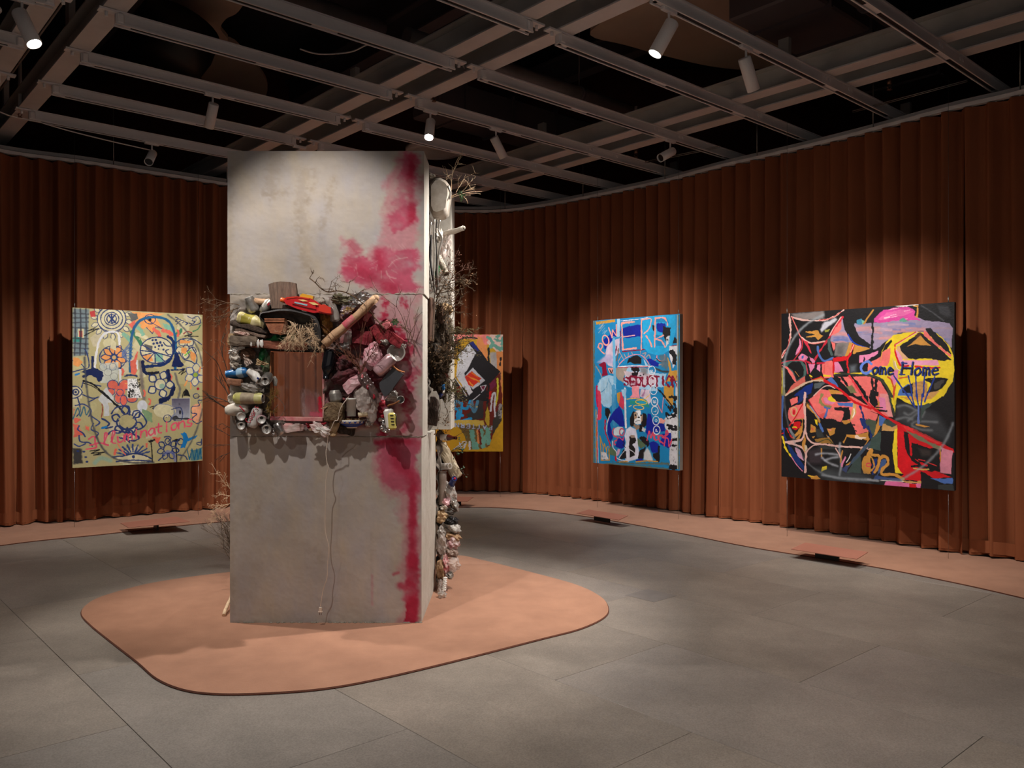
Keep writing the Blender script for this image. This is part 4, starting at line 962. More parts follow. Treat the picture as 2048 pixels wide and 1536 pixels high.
# central big flower
petal(560,1060,62,135,6,NV,14,None,-100,.42); c.e(K,560,1055,68,56); c.e(NV,555,1065,82,60,wd=14,a0=-30,a1=210); c.s(NV,14,[(350,1030),(410,1070),(380,1110),(440,1100)]); c.s(NV,12,[(430,990),(470,940),(570,930),(580,1000)]); c.s(NV,12,[(610,1030),(660,980),(720,1060),(690,1110)]); c.s(NV,14,[(500,1110),(540,1150),(560,1120),(600,1160),(640,1110)])
c.s((48,52,110),16,[(400,1160),(450,1130),(560,1150),(660,1190),(600,1220),(500,1190)],rough=2); c.s(BL,18,[(350,1110),(385,1100)]); c.s((46,60,104),14,[(560,1110),(550,1190),(580,1230)])
# left lower reds
for q in [[(110,1020),(150,1010),(180,1040),(120,1080)],[(110,1070),(160,1080),(190,1160),(120,1180)],[(210,1080),(250,1100),(240,1130),(215,1120)],[(110,940),(125,950),(120,1010),(108,1000)]]: c.p(CO,q,rough=3)
for q in [[(120,1240),(160,1260),(210,1240)],[(130,920),(200,910),(260,960),(240,1010)],[(260,1010),(330,1060),(300,1090)],[(160,1090),(150,1120),(190,1150),(210,1180)],[(280,1070),(260,1120),(320,1150),(290,1190)],[(160,1170),(170,1220),(240,1230),(270,1260)]]: c.s((50,68,124),11,q)
c.s((30,90,130),10,[(110,1030),(150,940),(170,1010),(200,930),(220,1000),(250,940)],alpha=.8)
# writing
c.s(PI,13,[(220,1285),(300,1272),(300,1240),(345,1235),(400,1255)],soft=4); c.s(PI,13,[(240,1200),(285,1180),(290,1240),(250,1250)],soft=4)
P0,P1=np.array((350,1262.)),np.array((1110,1095.)); wrd='lluminations'
for i,ch in enumerate(wrd):
    u=(P1-P0)/len(wrd); hgt=100 if i<2 else 84+i
    for st in GLYPH[ch]: c.s(PI if i>3 else (214,80,110),13,[tuple(P0+u*(i+.02+.96*x)+np.array((.0,-hgt*(1-y)))) for x,y in st],soft=4)
c.p(CO,[(770,1190),(840,1195),(820,1250),(790,1215)],rough=3)
# bottom
c.p((60,58,58),[(108,1275),(185,1280),(190,1400),(108,1412)],soft=12,rough=3); 
for x,y in [(200,1305),(215,1350),(225,1390),(150,1300)]: c.e(NV,x,y,13,9)
c.s(BK,9,[(250,1300),(330,1290),(260,1320),(370,1310),(280,1335),(340,1330)],curve=False); c.s((120,180,180),40,[(290,1400),(340,1360),(420,1380)],soft=20,alpha=.5)
for a in range(200,341,17): c.s((52,74,130),13,[(610+60*math.cos(math.radians(a)),1350+40*math.sin(math.radians(a))),(610+150*math.cos(math.radians(a)),1350+100*math.sin(math.radians(a)))],rough=1.5)
c.p(CR,[(450,1360),(610,1320),(760,1360),(680,1400),(500,1400)]); c.s(NV,13,[(440,1350),(520,1345),(610,1325),(700,1340),(765,1370)]); c.e(NV,612,1352,14); c.s(NV,12,[(470,1390),(600,1380),(760,1390)]); c.s(CO,22,[(455,1330),(465,1290)]); c.s(CO,9,[(480,1240),(510,1290),(545,1335)]); c.p(CO,[(710,1240),(735,1235),(728,1275),(715,1280)])
for x in (765,968): c.s(BK,9,[(x-8,1225),(x,1300),(x+6,1400)]); c.s(BK,20,[(x-22,1225),(x+22,1215)],rough=3)
petal(900,1290,36,92,7,NV,10,None,10,.4); c.s(NV,10,[(870,1190),(900,1185),(925,1200),(900,1230)]); c.e(NV,1005,1230,26,wd=9); c.s((110,120,190),24,[(870,1340),(900,1310),(950,1340),(960,1390)],alpha=.6); c.s(NV,11,[(820,1385),(870,1340)]); c.s(NV,10,[(980,1340),(1040,1350),(1060,1380)])
c.p(BL,[(1005,1160),(1040,1145),(1070,1200),(1150,1175),(1130,1210),(1060,1225),(1040,1280),(1000,1285),(1030,1220)],rough=3); c.s((20,100,140),9,[(1060,1300),(1080,1380),(1100,1290),(1120,1385),(1140,1290),(1150,1380),(1170,1290),(1180,1370)],curve=False); c.p((20,100,140),[(1090,1300),(1185,1280),(1185,1380),(1090,1388)],alpha=.55,rough=3)
c.s(NV,9,[(1140,1240),(1180,1235)]); c.s(NV,9,[(1140,1250),(1175,1260),(1180,1210)])
# big sprayed grey U
c.s((74,76,84),16,[(205,520),(215,700),(240,900),(285,1120),(350,1270),(450,1360),(600,1400),(780,1400)],soft=14,alpha=.8); c.s((84,86,92),15,[(900,170),(1000,250),(1100,370),(1160,480),(1187,600)],soft=14,alpha=.75); c.s((84,86,92),15,[(1187,960),(1150,1100),(1090,1240),(1000,1380)],soft=14,alpha=.75)
Y0, Y1 = 8.72, 9.60
hang('square khaki painting crowded with blue outlined flowers and suns', (X_(145,Y0), Y0), (X_(405,Y1), Y1), EYE+160*Y0/F, EYE-161*Y0/F, cv, M_edge_dark, wires=((.018, 1), (.972, 1)))

# ---- 4: black painting, crop 1463 x 1536 ------------------------------------------
TLq, TRq, BRq, BLq = (86,176),(1352,70),(1350,1458),(84,1356)
BK=(26,25,28); DG=(52,56,56); RD=(204,24,34); SA=(232,112,108); PIK=(222,130,170); YE=(226,198,44); OC=(196,138,62); BLU=(74,108,176); DB=(30,50,110); LP=(222,178,170); LV=(150,136,164)
cv = Canvas(470, 480, [TLq, TRq, BRq, BLq], BK, 201, rough=1.8); c = cv
def A1(*p): return [((x/7.878+20)*3.657, (y/7.878+15)*3.657) for x, y in p]      # from the four enlargements
def A2(*p): return [((x/7.878+195)*3.657, (y/7.878+15)*3.657) for x, y in p]
def A3(*p): return [((x/7.878+20)*3.657, (y/7.878+205)*3.657) for x, y in p]
def A4(*p): return [((x/7.878+195)*3.657, (y/7.878+205)*3.657) for x, y in p]
for i in range(16):
    x, y = rnd.uniform(90,1340), rnd.uniform(110,1440); c.p(DG, [(x+rnd.uniform(30,120)*math.cos(t), y+rnd.uniform(30,90)*math.sin(t)) for t in np.linspace(0,5.4,6)], rough=3, soft=30, alpha=.35)
k_ = 7.878/3.657
c.p((150,140,138), A1((170,250),(700,200),(690,330),(600,360),(300,350),(200,300)), soft=20, rough=2, alpha=.85)
# sky band
c.p(LV, A1((800,620),(930,340),(990,300),(1010,500),(1150,700),(870,710),(790,680)), rough=1.5)
c.p(LV, A2((0,400),(90,380),(480,320),(700,240),(900,330),(1300,370),(1350,450),(1330,760),(1100,540),(860,500),(480,540),(280,680),(100,820),(0,750),(-180,620),(-260,400)), rough=1.5)
for i in range(36):
    y = rnd.uniform(390,640); x = rnd.uniform(-250,1100); c.s(rnd.choice([(206,140,140),(120,124,168),(100,116,172),(200,160,170),(170,140,150)]), rnd.uniform(9,22), A2((x,y),(x+140,y-12),(x+300,y-4)), soft=7, alpha=.6)
for i in range(10): y=rnd.uniform(540,700); c.s(rnd.choice([(206,140,140),(100,116,172)]), 15, A1((850,y),(980,y-10),(1060,y+8)), soft=7, alpha=.6)
c.p(SA, A1((970,330),(960,500),(870,560),(800,600),(860,470)), rough=1.5); c.p((206,70,150), A2((100,380),(110,310),(250,190),(400,140),(650,130),(750,190),(740,250),(830,330),(400,350),(250,380)), rough=2)
c.p((226,120,170), A2((160,330),(300,220),(500,170),(700,200),(600,240),(300,330)), rough=3, alpha=.6)
for i in range(9): x,y=rnd.uniform(150,600),rnd.uniform(160,330); c.s((240,190,210),4,A2((x,y),(x+90,y-20)),dry=.2)
c.p((90,150,130), A2((490,340),(560,310),(640,350),(560,380)), rough=3, soft=5); c.p(OC, A2((700,100),(800,95),(800,300),(740,290),(770,240),(780,130)), rough=1.6)
c.p((226,214,210), A2((400,110),(800,75),(800,90),(560,120)), rough=2); c.p((60,130,160), A1((1210,350),(1280,320),(1320,370),(1260,420),(1210,400)),rough=2); c.p((120,180,150), A1((1280,340),(1320,360),(1300,400)),rough=2); c.s(OC, 10, A2((90,180),(10,290),(-60,400)))
c.p((82,82,88), A2((1110,100),(1280,100),(1340,260),(1270,280),(1150,220)), soft=14, alpha=.5); c.s((110,112,118),10,A2((850,100),(1000,190),(1200,330)),soft=12,alpha=.6)
c.s(BK, 15, A2((75,380),(80,560),(65,760),(65,920)), rough=2)
# dark curved swath
c.p(BK, A1((1000,180),(1130,160),(1180,260),(1160,420),(1240,600),(1420,730),(1400,780),(1240,740),(1080,600),(990,400),(975,280)), rough=2); c.s((20,60,170), 9, A1((1070,570),(1130,670),(1220,730),(1360,775)))
# bat-like arcs, upper corner
c.s(LP, 15, A1((150,260),(160,420),(170,560),(140,740),(60,880),(30,950)), rough=2); c.s((206,60,60), 6, A1((160,600),(130,760),(40,920))); c.s(LP, 11, A1((180,300),(300,345),(500,360),(700,350),(860,290),(1000,190)), rough=2); c.s((206,70,70),5,A1((620,355),(800,320),(960,220)))
c.s(SA, 8, A1((190,310),(260,470),(330,620),(430,700),(560,720),(720,680))); c.s(LP,9,A1((340,620),(480,710),(700,680))); c.s((200,40,60),13,A1((980,300),(860,470),(760,640),(680,760),(620,850),(560,950),(540,1020)),rough=2); c.s(LP,7,A1((960,300),(850,460),(780,590)))
c.p((190,190,200), A1((620,500),(700,380),(880,310),(900,340),(760,460),(650,550)), soft=14, rough=2); c.p(OC, A1((410,540),(610,510),(620,570),(710,590),(600,670),(560,620),(420,620),(540,580)), rough=2); c.p((150,150,60), A1((700,500),(780,490),(760,540),(700,550)),rough=2)
c.p(PIK, A1((310,650),(340,760),(300,850),(250,900),(270,820),(310,740)), rough=1.4); c.s((200,50,60),7,A1((350,650),(350,780),(280,900),(210,990))); c.p((206,50,70), A1((380,680),(430,700),(500,850),(500,920),(440,800)), rough=1.5); c.p(PIK, A1((290,930),(340,880),(450,930),(400,990),(320,990)), rough=2); c.p((60,100,170), A1((340,920),(370,910),(370,950),(345,960)))
c.p(PIK, A1((450,910),(520,950),(560,1000),(520,1060),(470,980)), rough=2); c.s(BLU, 15, A1((595,770),(600,850),(640,940),(700,990),(830,945)))
c.p((70,90,90), A1((740,640),(790,640),(800,760),(840,900),(800,920),(750,800)), rough=2); c.p(SA, A1((800,680),(870,710),(870,800),(840,850)),rough=1.5)
# greys, ochres
c.p((128,120,118), A1((880,715),(1090,700),(1030,910),(850,910),(850,830)), soft=10, rough=2); c.p((84,80,80), A1((900,760),(1000,740),(980,900),(880,900)), soft=30, alpha=.7); c.p(OC, A1((1090,700),(1160,700),(1100,880),(1030,910)), rough=1.4); c.p(OC, A1((1170,720),(1418,790),(1160,880),(1140,870)), rough=1.2)
c.s(RD, 15, A1((1150,740),(1110,870),(1060,960),(1060,1080),(1080,1190)), rough=2); c.s((230,190,180),5,A1((1160,730),(1110,850)))
# red frame + pink + black
c.p(RD, A1((830,940),(1050,920),(1050,990),(880,1000),(850,1200),(820,1180)), rough=1.6); c.p(PIK, A1((860,1010),(920,1000),(1010,1160),(860,1165)), rough=1.6); c.p(BK, A1((910,1000),(1050,970),(1060,1160),(1000,1150)), rough=3); c.p((120,130,140), A1((1090,1060),(1200,1040),(1190,1160),(1100,1170)), soft=30, alpha=.7)
c.p(PIK, A1((1240,890),(1418,870),(1418,990),(1240,1020)), rough=1); c.p(PIK, A2((-30,900),(170,800),(160,870),(0,960),(-40,1000)), rough=1.5); c.s(BK,13,A2((-170,860),(0,850),(210,790)),rough=2); c.s(BK,11,A2((200,800),(180,880),(30,970),(-60,1030)),rough=2); c.p(BK,A1((1310,900),(1330,900),(1350,950),(1340,1010),(1290,1000)),rough=2)
# salmon field
c.p(SA, A1((660,1010),(820,980),(820,1170),(850,1250),(700,1260),(660,1160)), rough=1.3); c.p(SA, A2((0,1020),(200,920),(230,840),(360,770),(330,1060),(200,1060),(0,1160)), rough=1.2); c.p((206,74,66), A1((690,1050),(700,1050),(700,1180),(680,1180)),alpha=.5)
c.p(SA, A1((870,1240),(1418,1220),(1418,1536),(1200,1536)), rough=1.2); c.p(SA, A3((450,110),(640,-60),(1000,-20),(1418,200),(1418,420),(1380,600),(1200,650),(1100,420),(900,470),(620,390)), rough=1.5); c.p(SA, A2((0,1230),(190,1290),(340,1536),(0,1536)), rough=1.2); c.p(SA, A4((0,0),(280,0),(400,360),(300,370),(0,260)), rough=1.2); c.p((228,150,150), A4((190,0),(320,0),(400,370),(330,360),(200,230)),alpha=.9)
c.p(PIK, A4((180,60),(270,60),(300,300),(190,240)), rough=1.4); c.p(SA, A4((0,260),(170,320),(110,450),(0,380)), rough=1.2); c.p((236,130,116), A3((700,250),(980,300),(940,420),(760,370)), alpha=.6, soft=10)
c.p((200,60,60), A3((560,360),(700,300),(700,380),(620,400)),alpha=.5)
# yellow form
yel = A2((200,1100),(220,840),(290,680),(400,580),(560,530),(760,510),(1100,530),(1200,620),(1300,740),(1360,900),(1370,1100),(1340,1300),(1250,1450),(1200,1536),(450,1536),(380,1500),(250,1290),(0,1190),(0,1150))
c.p(YE, yel, rough=1.4); c.p(YE, A4((340,0),(1200,0),(1160,60),(1000,140),(780,180),(600,140),(460,60),(430,330),(410,300)), rough=1.4); c.p(YE, A1((850,1180),(1200,1170),(1418,1140),(1418,1190),(850,1210)), rough=1.2)
c.p(SA, A2((230,840),(360,770),(340,1010),(300,1060),(200,1060)), rough=1.2); c.p(BK, A2((380,630),(390,680),(300,790),(230,840),(270,730)), rough=1.6); c.s(LP, 8, A2((440,720),(560,650),(780,520)),rough=2); c.s((206,60,60),7,A2((430,720),(600,620),(760,520)))
c.p((206,160,120), A2((450,750),(510,740),(640,930),(640,960),(530,950)), rough=1.6); c.p((224,150,180), A2((450,780),(560,960),(1100,960),(1140,1040),(520,1050),(440,850)), rough=1.4); c.s(RD, 10, A2((430,740),(440,860),(520,1050),(640,1050)),rough=1.5); c.s(RD,13,A2((750,1060),(940,1080),(1140,1075)),rough=1.5)
c.p(BK, A2((500,740),(830,510),(900,560),(1000,660),(1330,950),(1200,960),(900,930),(760,950),(640,930),(520,820)), rough=2); c.p((110,60,50), A2((640,640),(830,510),(860,540),(800,600)),alpha=.6,rough=2); c.p(OC, A2((600,760),(840,570),(900,640),(1000,730),(740,720)), rough=1.5)
c.p(SA, A2((880,480),(950,520),(1060,660),(1320,880),(1310,910),(1100,740),(880,570)), rough=1.3); c.p(BK, A2((900,460),(1000,440),(1110,560),(1240,680),(1310,850),(1150,740),(960,560)), rough=2)
c.p((206,176,120), A2((390,930),(420,980),(470,1100),(430,1130),(400,1060)), rough=1.3); c.s((240,220,200),5,A2((430,980),(460,1090),(520,1130))); c.p(PIK, A2((400,1120),(480,1120),(470,1260),(420,1370),(360,1280),(350,1230)), rough=1.5); c.p((206,70,50), A4((400,-100),(450,-150),(430,-20),(410,110),(390,0)), rough=1.2); c.s((206,70,50),9,A2((310,1230),(370,1280),(400,1380))); c.s((206,90,50),9,A2((500,1250),(620,1230)))
# eye and basket
c.p(BK, A2((890,1270),(1100,1240),(1270,1260),(1180,1400),(1000,1500),(930,1480),(990,1330)), rough=2); c.p((96,90,84),A2((1040,1320),(1200,1280),(1130,1400),(1060,1420)),alpha=.6,rough=3); c.p(BLU, A2((460,1530),(500,1420),(640,1340),(700,1380),(690,1530)), rough=1.4); c.p(BK, A2((540,1400),(700,1340),(720,1490),(540,1490)), rough=3); c.p((200,150,90), A2((720,1330),(880,1280),(960,1340),(930,1480),(1150,1440),(1000,1570),(720,1570)), rough=2); c.p(OC, A4((450,40),(700,40),(950,20),(1000,50),(850,110),(620,90)), rough=2,alpha=.8)
for i in range(12): y=1320+i*20; c.s((110,80,50),2.4,A2((710,y),(820,y-12),(940,y+4)),alpha=.8)
c.s(BK,8,A2((890,1265),(1080,1245),(1270,1255)),rough=2)
# smoke at the middle right
for q in [((470,200),(600,180),(780,260)),((580,300),(650,330),(760,260)),((450,400),(600,370),(700,400)),((700,470),(780,430),(1100,440)),((700,500),(850,560),(1010,570)),((860,360),(890,280)),((640,420),(780,300))]: c.s((150,152,156), 18, A4(*q), soft=18, alpha=.75)
c.p((74,78,82), A4((450,130),(760,200),(1100,300),(1300,600),(1280,760),(700,540),(440,420)), soft=40, alpha=.55); c.p((60,74,70), A4((850,200),(1060,130),(900,240),(840,440),(820,430)), rough=2)
c.s(OC, 12, A4((770,480),(860,500),(960,520)), dry=.3); 
for q in [A2((410,1210),(540,1400),(640,1536)),A4((610,0),(700,140),(750,210)),A2((640,1210),(680,1370),(700,1536)),A4((690,0),(740,200)),A2((760,1220),(770,1536)),A4((775,0),(800,200)),A2((895,1210),(880,1536)),A4((865,0),(840,200)),A2((1060,1220),(1000,1370),(940,1520)),A4((940,0),(900,120))]: c.s((36,58,140), 10, q, curve=False)
c.s((96,116,180),13,A4((800,180),(800,330),(800,460)))
# central black machinery
c.s((50,56,50), 13, A1((860,1210),(1000,1190),(1200,1200),(1418,1210))); c.s((56,62,50),17,A2((0,1200),(110,1230),(240,1300),(330,1450),(380,1536)),rough=2); c.s((56,62,50),13,A4((330,0),(380,180),(420,330)),rough=2); c.p(BK, A1((870,1230),(960,1260),(930,1350),(1160,1536),(1060,1536),(880,1290)), rough=2)
for q in [A1((960,1240),(1060,1370)),A1((1100,1220),(1180,1300),(1340,1536)),A1((1190,1320),(1300,1450),(1340,1530)),A2((60,1270),(80,1420),(60,1536)),A2((140,1280),(120,1400),(150,1500))]: c.s(BK, 17, q, rough=2.4)
c.p((120,116,80), A1((1010,1380),(1130,1370),(1200,1480),(1100,1500),(1060,1420)), rough=2); c.p(BK, A4((0,40),(120,30),(170,180),(100,220),(20,130)), rough=3); c.p(BK,A2((40,1420),(160,1480),(150,1536),(20,1536)),rough=3); c.s(OC,10,A4((170,130),(160,230),(100,240)),rough=3); c.s(BK,11,A4((120,250),(220,270),(300,270)),rough=2); c.s(BK,9,A4((100,210),(230,215)),rough=2)
# pink star, dark cells on the left
c.p((70,100,96), A1((40,1000),(330,990),(430,1100),(400,1230),(270,1310),(200,1200),(60,1060)), rough=2); c.p(BK, A1((110,1080),(180,1010),(320,1020),(370,1130),(370,1230),(270,1300),(200,1150)), rough=2); c.s(OC,5,A1((240,1160),(300,1240))); c.s((200,60,80),7,A1((30,1030),(180,990),(380,1000),(420,1100),(440,1200),(500,1290)),rough=1.5); c.p(SA, A1((40,1070),(110,1080),(200,1170),(270,1340),(230,1310),(120,1140)), rough=2)
c.p(PIK, A1((440,1040),(560,1030),(540,1100),(480,1180),(460,1100)), rough=2); c.p(PIK, A1((590,1060),(630,1050),(630,1170),(580,1120)), rough=2); c.s((200,30,60),11,A1((400,990),(480,1030),(560,1030),(690,1020)),rough=2); c.s(BK,13,A1((500,1180),(560,1080),(560,1010)),rough=2); c.p((206,40,60),A1((420,1000),(480,1010),(540,1040),(500,1050)),rough=2)
c.p(BK, A1((440,1200),(500,1290),(420,1330),(410,1250)), rough=2); c.p(OC, A1((500,1290),(640,1230),(720,1290),(600,1300),(500,1310)), rough=1.5); c.s(RD,8,A1((510,1290),(620,1250),(650,1240),(740,1320),(900,1420))); c.s(YE,9,A1((470,1220),(500,1240))); c.s(YE,13,A1((690,1220),(790,1225)))
c.p(BLU, A1((750,1290),(800,1230),(860,1290),(920,1390),(890,1410)), rough=1.5); c.p((206,100,90), A1((90,1520),(250,1330),(400,1220),(400,1330),(200,1470)), rough=2.4); c.p((140,140,90), A1((20,1100),(60,1110),(80,1536),(20,1536)), rough=3,alpha=.8); c.s((190,170,50),8,A1((35,1150),(40,1300),(30,1500)))
c.p((20,44,120), A1((220,1536),(420,1380),(520,1340),(500,1500),(400,1536)), rough=2); c.p(DB, A3((290,0),(400,0),(440,60),(270,180),(300,80)), rough=2); c.s((206,176,150),13,A1((90,1536),(260,1420),(480,1310),(680,1300),(760,1330)),rough=1.5); c.p((84,92,96), A1((540,1340),(700,1330),(640,1400),(530,1440)), rough=2)
c.s(DB,8,A1((720,1330),(830,1370))); c.s(LP,7,A1((530,1536),(680,1400),(780,1380),(860,1420))); 
# big face oval lower left
c.s(BLU, 18, A3((50,60),(40,200),(30,400),(35,560)), alpha=.8, soft=4); c.p(SA, A3((160,100),(280,60),(280,140),(180,200)), rough=2); c.p(SA, A3((140,230),(380,150),(400,380),(180,500),(130,400)), rough=2); c.e((206,180,120), *A3((220,290))[0], 22, 32, wd=8); c.e(RD, *A3((220,300))[0], 8, 18); c.s(RD, 9, A3((400,100),(330,220),(240,380),(150,510)))
c.p(OC, A3((180,420),(350,400),(350,600),(300,740),(180,700),(300,560),(340,460)), rough=2); c.p(RD, A3((220,440),(320,430),(310,540),(240,590),(190,560)), rough=2); c.p(YE, A3((180,520),(260,510),(270,550),(190,550)), rough=2); c.s(BK,10,A3((230,440),(330,430),(330,500)),rough=2); c.s((110,120,130),18,A3((150,560),(200,640),(240,700)),soft=8); c.s(BK,8,A3((240,710),(300,650))); 
c.s(LP, 17, A3((395,0),(385,200),(400,420),(395,560),(360,700),(280,750),(90,770)), rough=1.6); c.s(LP, 15, A3((400,560),(430,700),(520,780),(700,800),(900,830),(1200,840),(1418,860)), rough=1.6); c.s(LP,15,A3((90,770),(300,830),(400,920),(400,1080),(395,1240)),rough=1.6); c.s(LP,9,A3((400,1000),(430,900),(520,820),(600,805)))
c.p(BK, A3((410,220),(500,380),(500,440),(540,600),(640,700),(480,720),(420,600)), rough=2); c.p(OC, A3((480,480),(560,520),(570,640),(520,700),(470,600)), rough=2); c.p(BK, A3((500,450),(580,510),(560,540)),rough=2); c.p(BK, A3((450,620),(570,620),(560,660),(480,670)),rough=3); c.p((206,90,70), A3((475,530),(540,560),(510,590)),rough=2)
c.p((96,70,40), A3((400,130),(460,160),(500,260),(470,280),(410,210)), rough=2); c.s(OC, 20, A3((430,190),(560,330),(640,470),(720,600),(770,690)), rough=1.5); c.s((130,150,180),9,A3((470,200),(640,430),(700,580),(760,680))); c.p(BLU, A3((600,480),(650,460),(690,600),(660,620)), rough=1.4); c.p(YE, A3((540,410),(590,410),(590,520),(550,470)), rough=1.4); c.s((180,30,60),7,A3((450,110),(560,300),(640,390)))
c.p(DG, A3((560,560),(640,570),(700,690),(580,700)), soft=8); c.p((150,110,50), A3((540,720),(700,690),(800,710),(840,790),(660,780),(560,760)), rough=1.6); c.s((60,70,50),6,A3((600,770),(740,720),(820,780)))
# eyebrow/eye of the face
c.p((140,130,80), A3((640,0),(700,0),(660,90),(700,180),(860,200),(760,240),(640,200),(590,160)), rough=2.4); c.p(PIK, A3((670,70),(730,60),(760,110),(860,140),(820,180),(700,160)), rough=1.6); c.p(YE, A3((760,60),(820,40),(880,130),(800,130),(750,100)), rough=2); c.p(BK, A3((790,10),(1010,10),(1150,110),(1000,135),(880,120)), rough=2); c.p(OC, A3((760,-60),(980,-30),(1000,0),(790,10)),rough=1.4)
c.p(BLU, A3((900,150),(1160,150),(1150,210),(920,190)), rough=1.6); c.s(BLU, 13, A3((700,220),(740,250),(700,390)), rough=1.4); c.p(BLU, A3((690,210),(800,230),(780,250),(700,240)),rough=1.4); c.p(BK, A3((830,210),(1090,210),(1110,400),(960,440),(1000,290),(850,270)), rough=2.4)
c.p(BK, A3((620,390),(780,400),(900,450),(1110,470),(1110,560),(1020,640),(960,780),(860,790),(700,620)), rough=4); c.p(OC, A3((740,560),(870,540),(850,620),(780,670)), rough=2); c.p((226,130,120), A3((750,570),(800,560),(800,590)),rough=2); c.p(OC, A3((960,420),(1110,420),(1100,470),(1000,470)), rough=2); c.s(BK,9,A3((1110,560),(1200,590))); c.s(BK,8,A3((1120,490),(1170,495)))
c.p((206,160,100), A3((1170,100),(1190,180),(1200,300),(1120,420),(1100,400),(1130,250)), rough=1.6); c.s((236,226,216),8,A3((1160,240),(1165,310),(1140,370))); c.s(DB, 17, A3((1260,200),(1300,340),(1310,420)), rough=3); c.p(DB, A3((1240,370),(1340,390),(1360,500),(1320,540),(1260,440)), rough=3); c.p((72,80,60), A3((1340,370),(1400,420),(1418,560),(1380,520)), rough=3)
c.p(OC, A3((1040,640),(1200,650),(1380,600),(1390,740),(1060,690),(1000,790),(980,760)), rough=2); c.p((236,210,190), A3((1180,660),(1360,690),(1280,730),(1170,700)),rough=3); c.p(BK, A3((1060,710),(1300,730),(1380,740),(1320,820),(1060,800)), rough=3)
# orange kite right of face
c.p(OC, A4((180,320),(250,420),(110,690),(80,680)), rough=1.5); c.p((72,84,70), A4((0,380),(140,440),(90,660),(0,560)), rough=3); c.p(BLU, A4((180,330),(290,390),(220,510),(170,500)), rough=1); c.s(DB,13,A4((0,520),(50,620),(60,700)),rough=3)
# red line across
c.s(RD, 17, A1((700,1300),(900,1410),(1060,1536)), rough=1.4); c.s(RD, 17, A3((1000,0),(1150,120),(1418,230)), rough=1.4); c.s(RD, 17, A4((0,150),(180,300),(420,440),(700,560)), rough=1.4); c.s((220,60,70),13,A1((1090,1220),(1300,1536))); c.s((220,60,70),13,A3((1300,60),(1418,200)))
# lower band
c.p((60,78,74), A4((270,400),(450,500),(200,560),(80,800),(180,860),(0,860),(0,820),(200,560)), rough=1.6); c.p((196,150,90), A4((230,470),(460,500),(470,590),(220,580)), rough=1.6); c.p((60,74,70), A4((290,480),(320,400),(440,490),(380,520)),rough=1.6); c.p(BK, A4((200,590),(430,590),(380,980),(440,1240),(240,1230),(330,1120),(300,970),(130,900)), rough=2); c.p((60,78,74), A4((60,700),(200,600),(200,900),(0,850)),rough=1.6)
c.p(YE, A4((430,560),(475,540),(460,900),(470,1150),(560,1260),(430,1240),(390,900)), rough=1.4); c.p(RD, A4((470,480),(600,520),(1350,860),(1360,910),(1140,850),(1140,1240),(1330,1310),(1000,1340),(840,1230),(840,1380),(490,1340),(560,1270),(470,1150)), rough=1.4)
c.p((226,60,60), A4((470,480),(640,500),(1180,760),(1100,790),(600,560)), alpha=.7, rough=2); c.p(BK, A4((570,590),(640,620),(670,960),(830,1100),(870,1150),(700,1050),(600,900)), rough=2); c.p((120,116,90), A4((600,570),(760,640),(1150,830),(1120,880),(760,700)), rough=2); c.p(BK, A4((680,760),(1130,880),(1140,1220),(960,1200),(960,1110),(680,1000),(690,860)), rough=3); c.s(RD,10,A4((650,640),(670,800),(680,940)),rough=1.5); c.p((84,72,66),A4((800,850),(1000,880),(1000,980),(850,980)),soft=20,alpha=.5)
c.s((206,50,50),6,A4((800,1030),(900,1050))); c.s((206,50,50),6,A4((950,1080),(1090,1130))); c.p((206,130,150), A4((1160,840),(1340,900),(1320,1260),(1140,1240)), rough=1.2); c.s(OC,7,A4((1150,820),(1150,1060))); c.s(BK,15,A4((700,1140),(850,1140),(1000,1180),(1130,1200)),rough=2); c.s((200,170,90),9,A4((720,1170),(850,1190),(960,1185)))
c.p(BK, A4((840,1220),(960,1290),(1200,1420),(1350,1430),(1350,1536),(860,1520)), rough=3); c.p(BLU, A4((1000,1330),(1340,1320),(1340,1410),(1200,1410)), rough=1.6); c.p(DG, A4((1110,1420),(1340,1430),(1340,1520),(1110,1510)), rough=3); c.p((220,110,160), A4((300,1370),(640,1400),(840,1400),(850,1490),(260,1440)), rough=2); c.p(RD, A4((650,1410),(770,1410),(770,1490),(650,1480)), rough=1.2); c.s((200,150,90),13,A4((480,1360),(640,1390),(830,1390)),rough=2); c.s((236,226,220),5,A4((200,1360),(420,1370),(560,1380)))
# scribed "on" in ochre
c.s(OC, 22, A3((1330,1230),(1310,1100),(1340,1000),(1418,990)), rough=2.4); c.p(OC, A3((1310,1010),(1418,980),(1418,1260),(1330,1250),(1290,1130)), rough=2); c.p(DB, A4((80,1020),(160,1010),(140,1240),(60,1280)), rough=2); c.p((60,84,130), A4((200,1040),(300,1020),(300,1120),(230,1200),(130,1300),(170,1180)), rough=2); c.s(OC,20,A4((0,960),(60,880),(60,960),(180,980),(160,1130),(110,1230)),rough=1.6); c.s(OC,20,A4((170,1060),(230,980),(310,1020),(310,1110),(220,1200),(240,1270),(400,1270),(560,1340)),rough=1.6); c.s(OC,12,A4((0,1240),(100,1150),(60,1000)),rough=2); c.e((210,80,80), *A3((1390,1120))[0], 17, 12, wd=8); c.p((56,74,120),A4((120,1290),(480,1330),(540,1370),(100,1340)),rough=2)
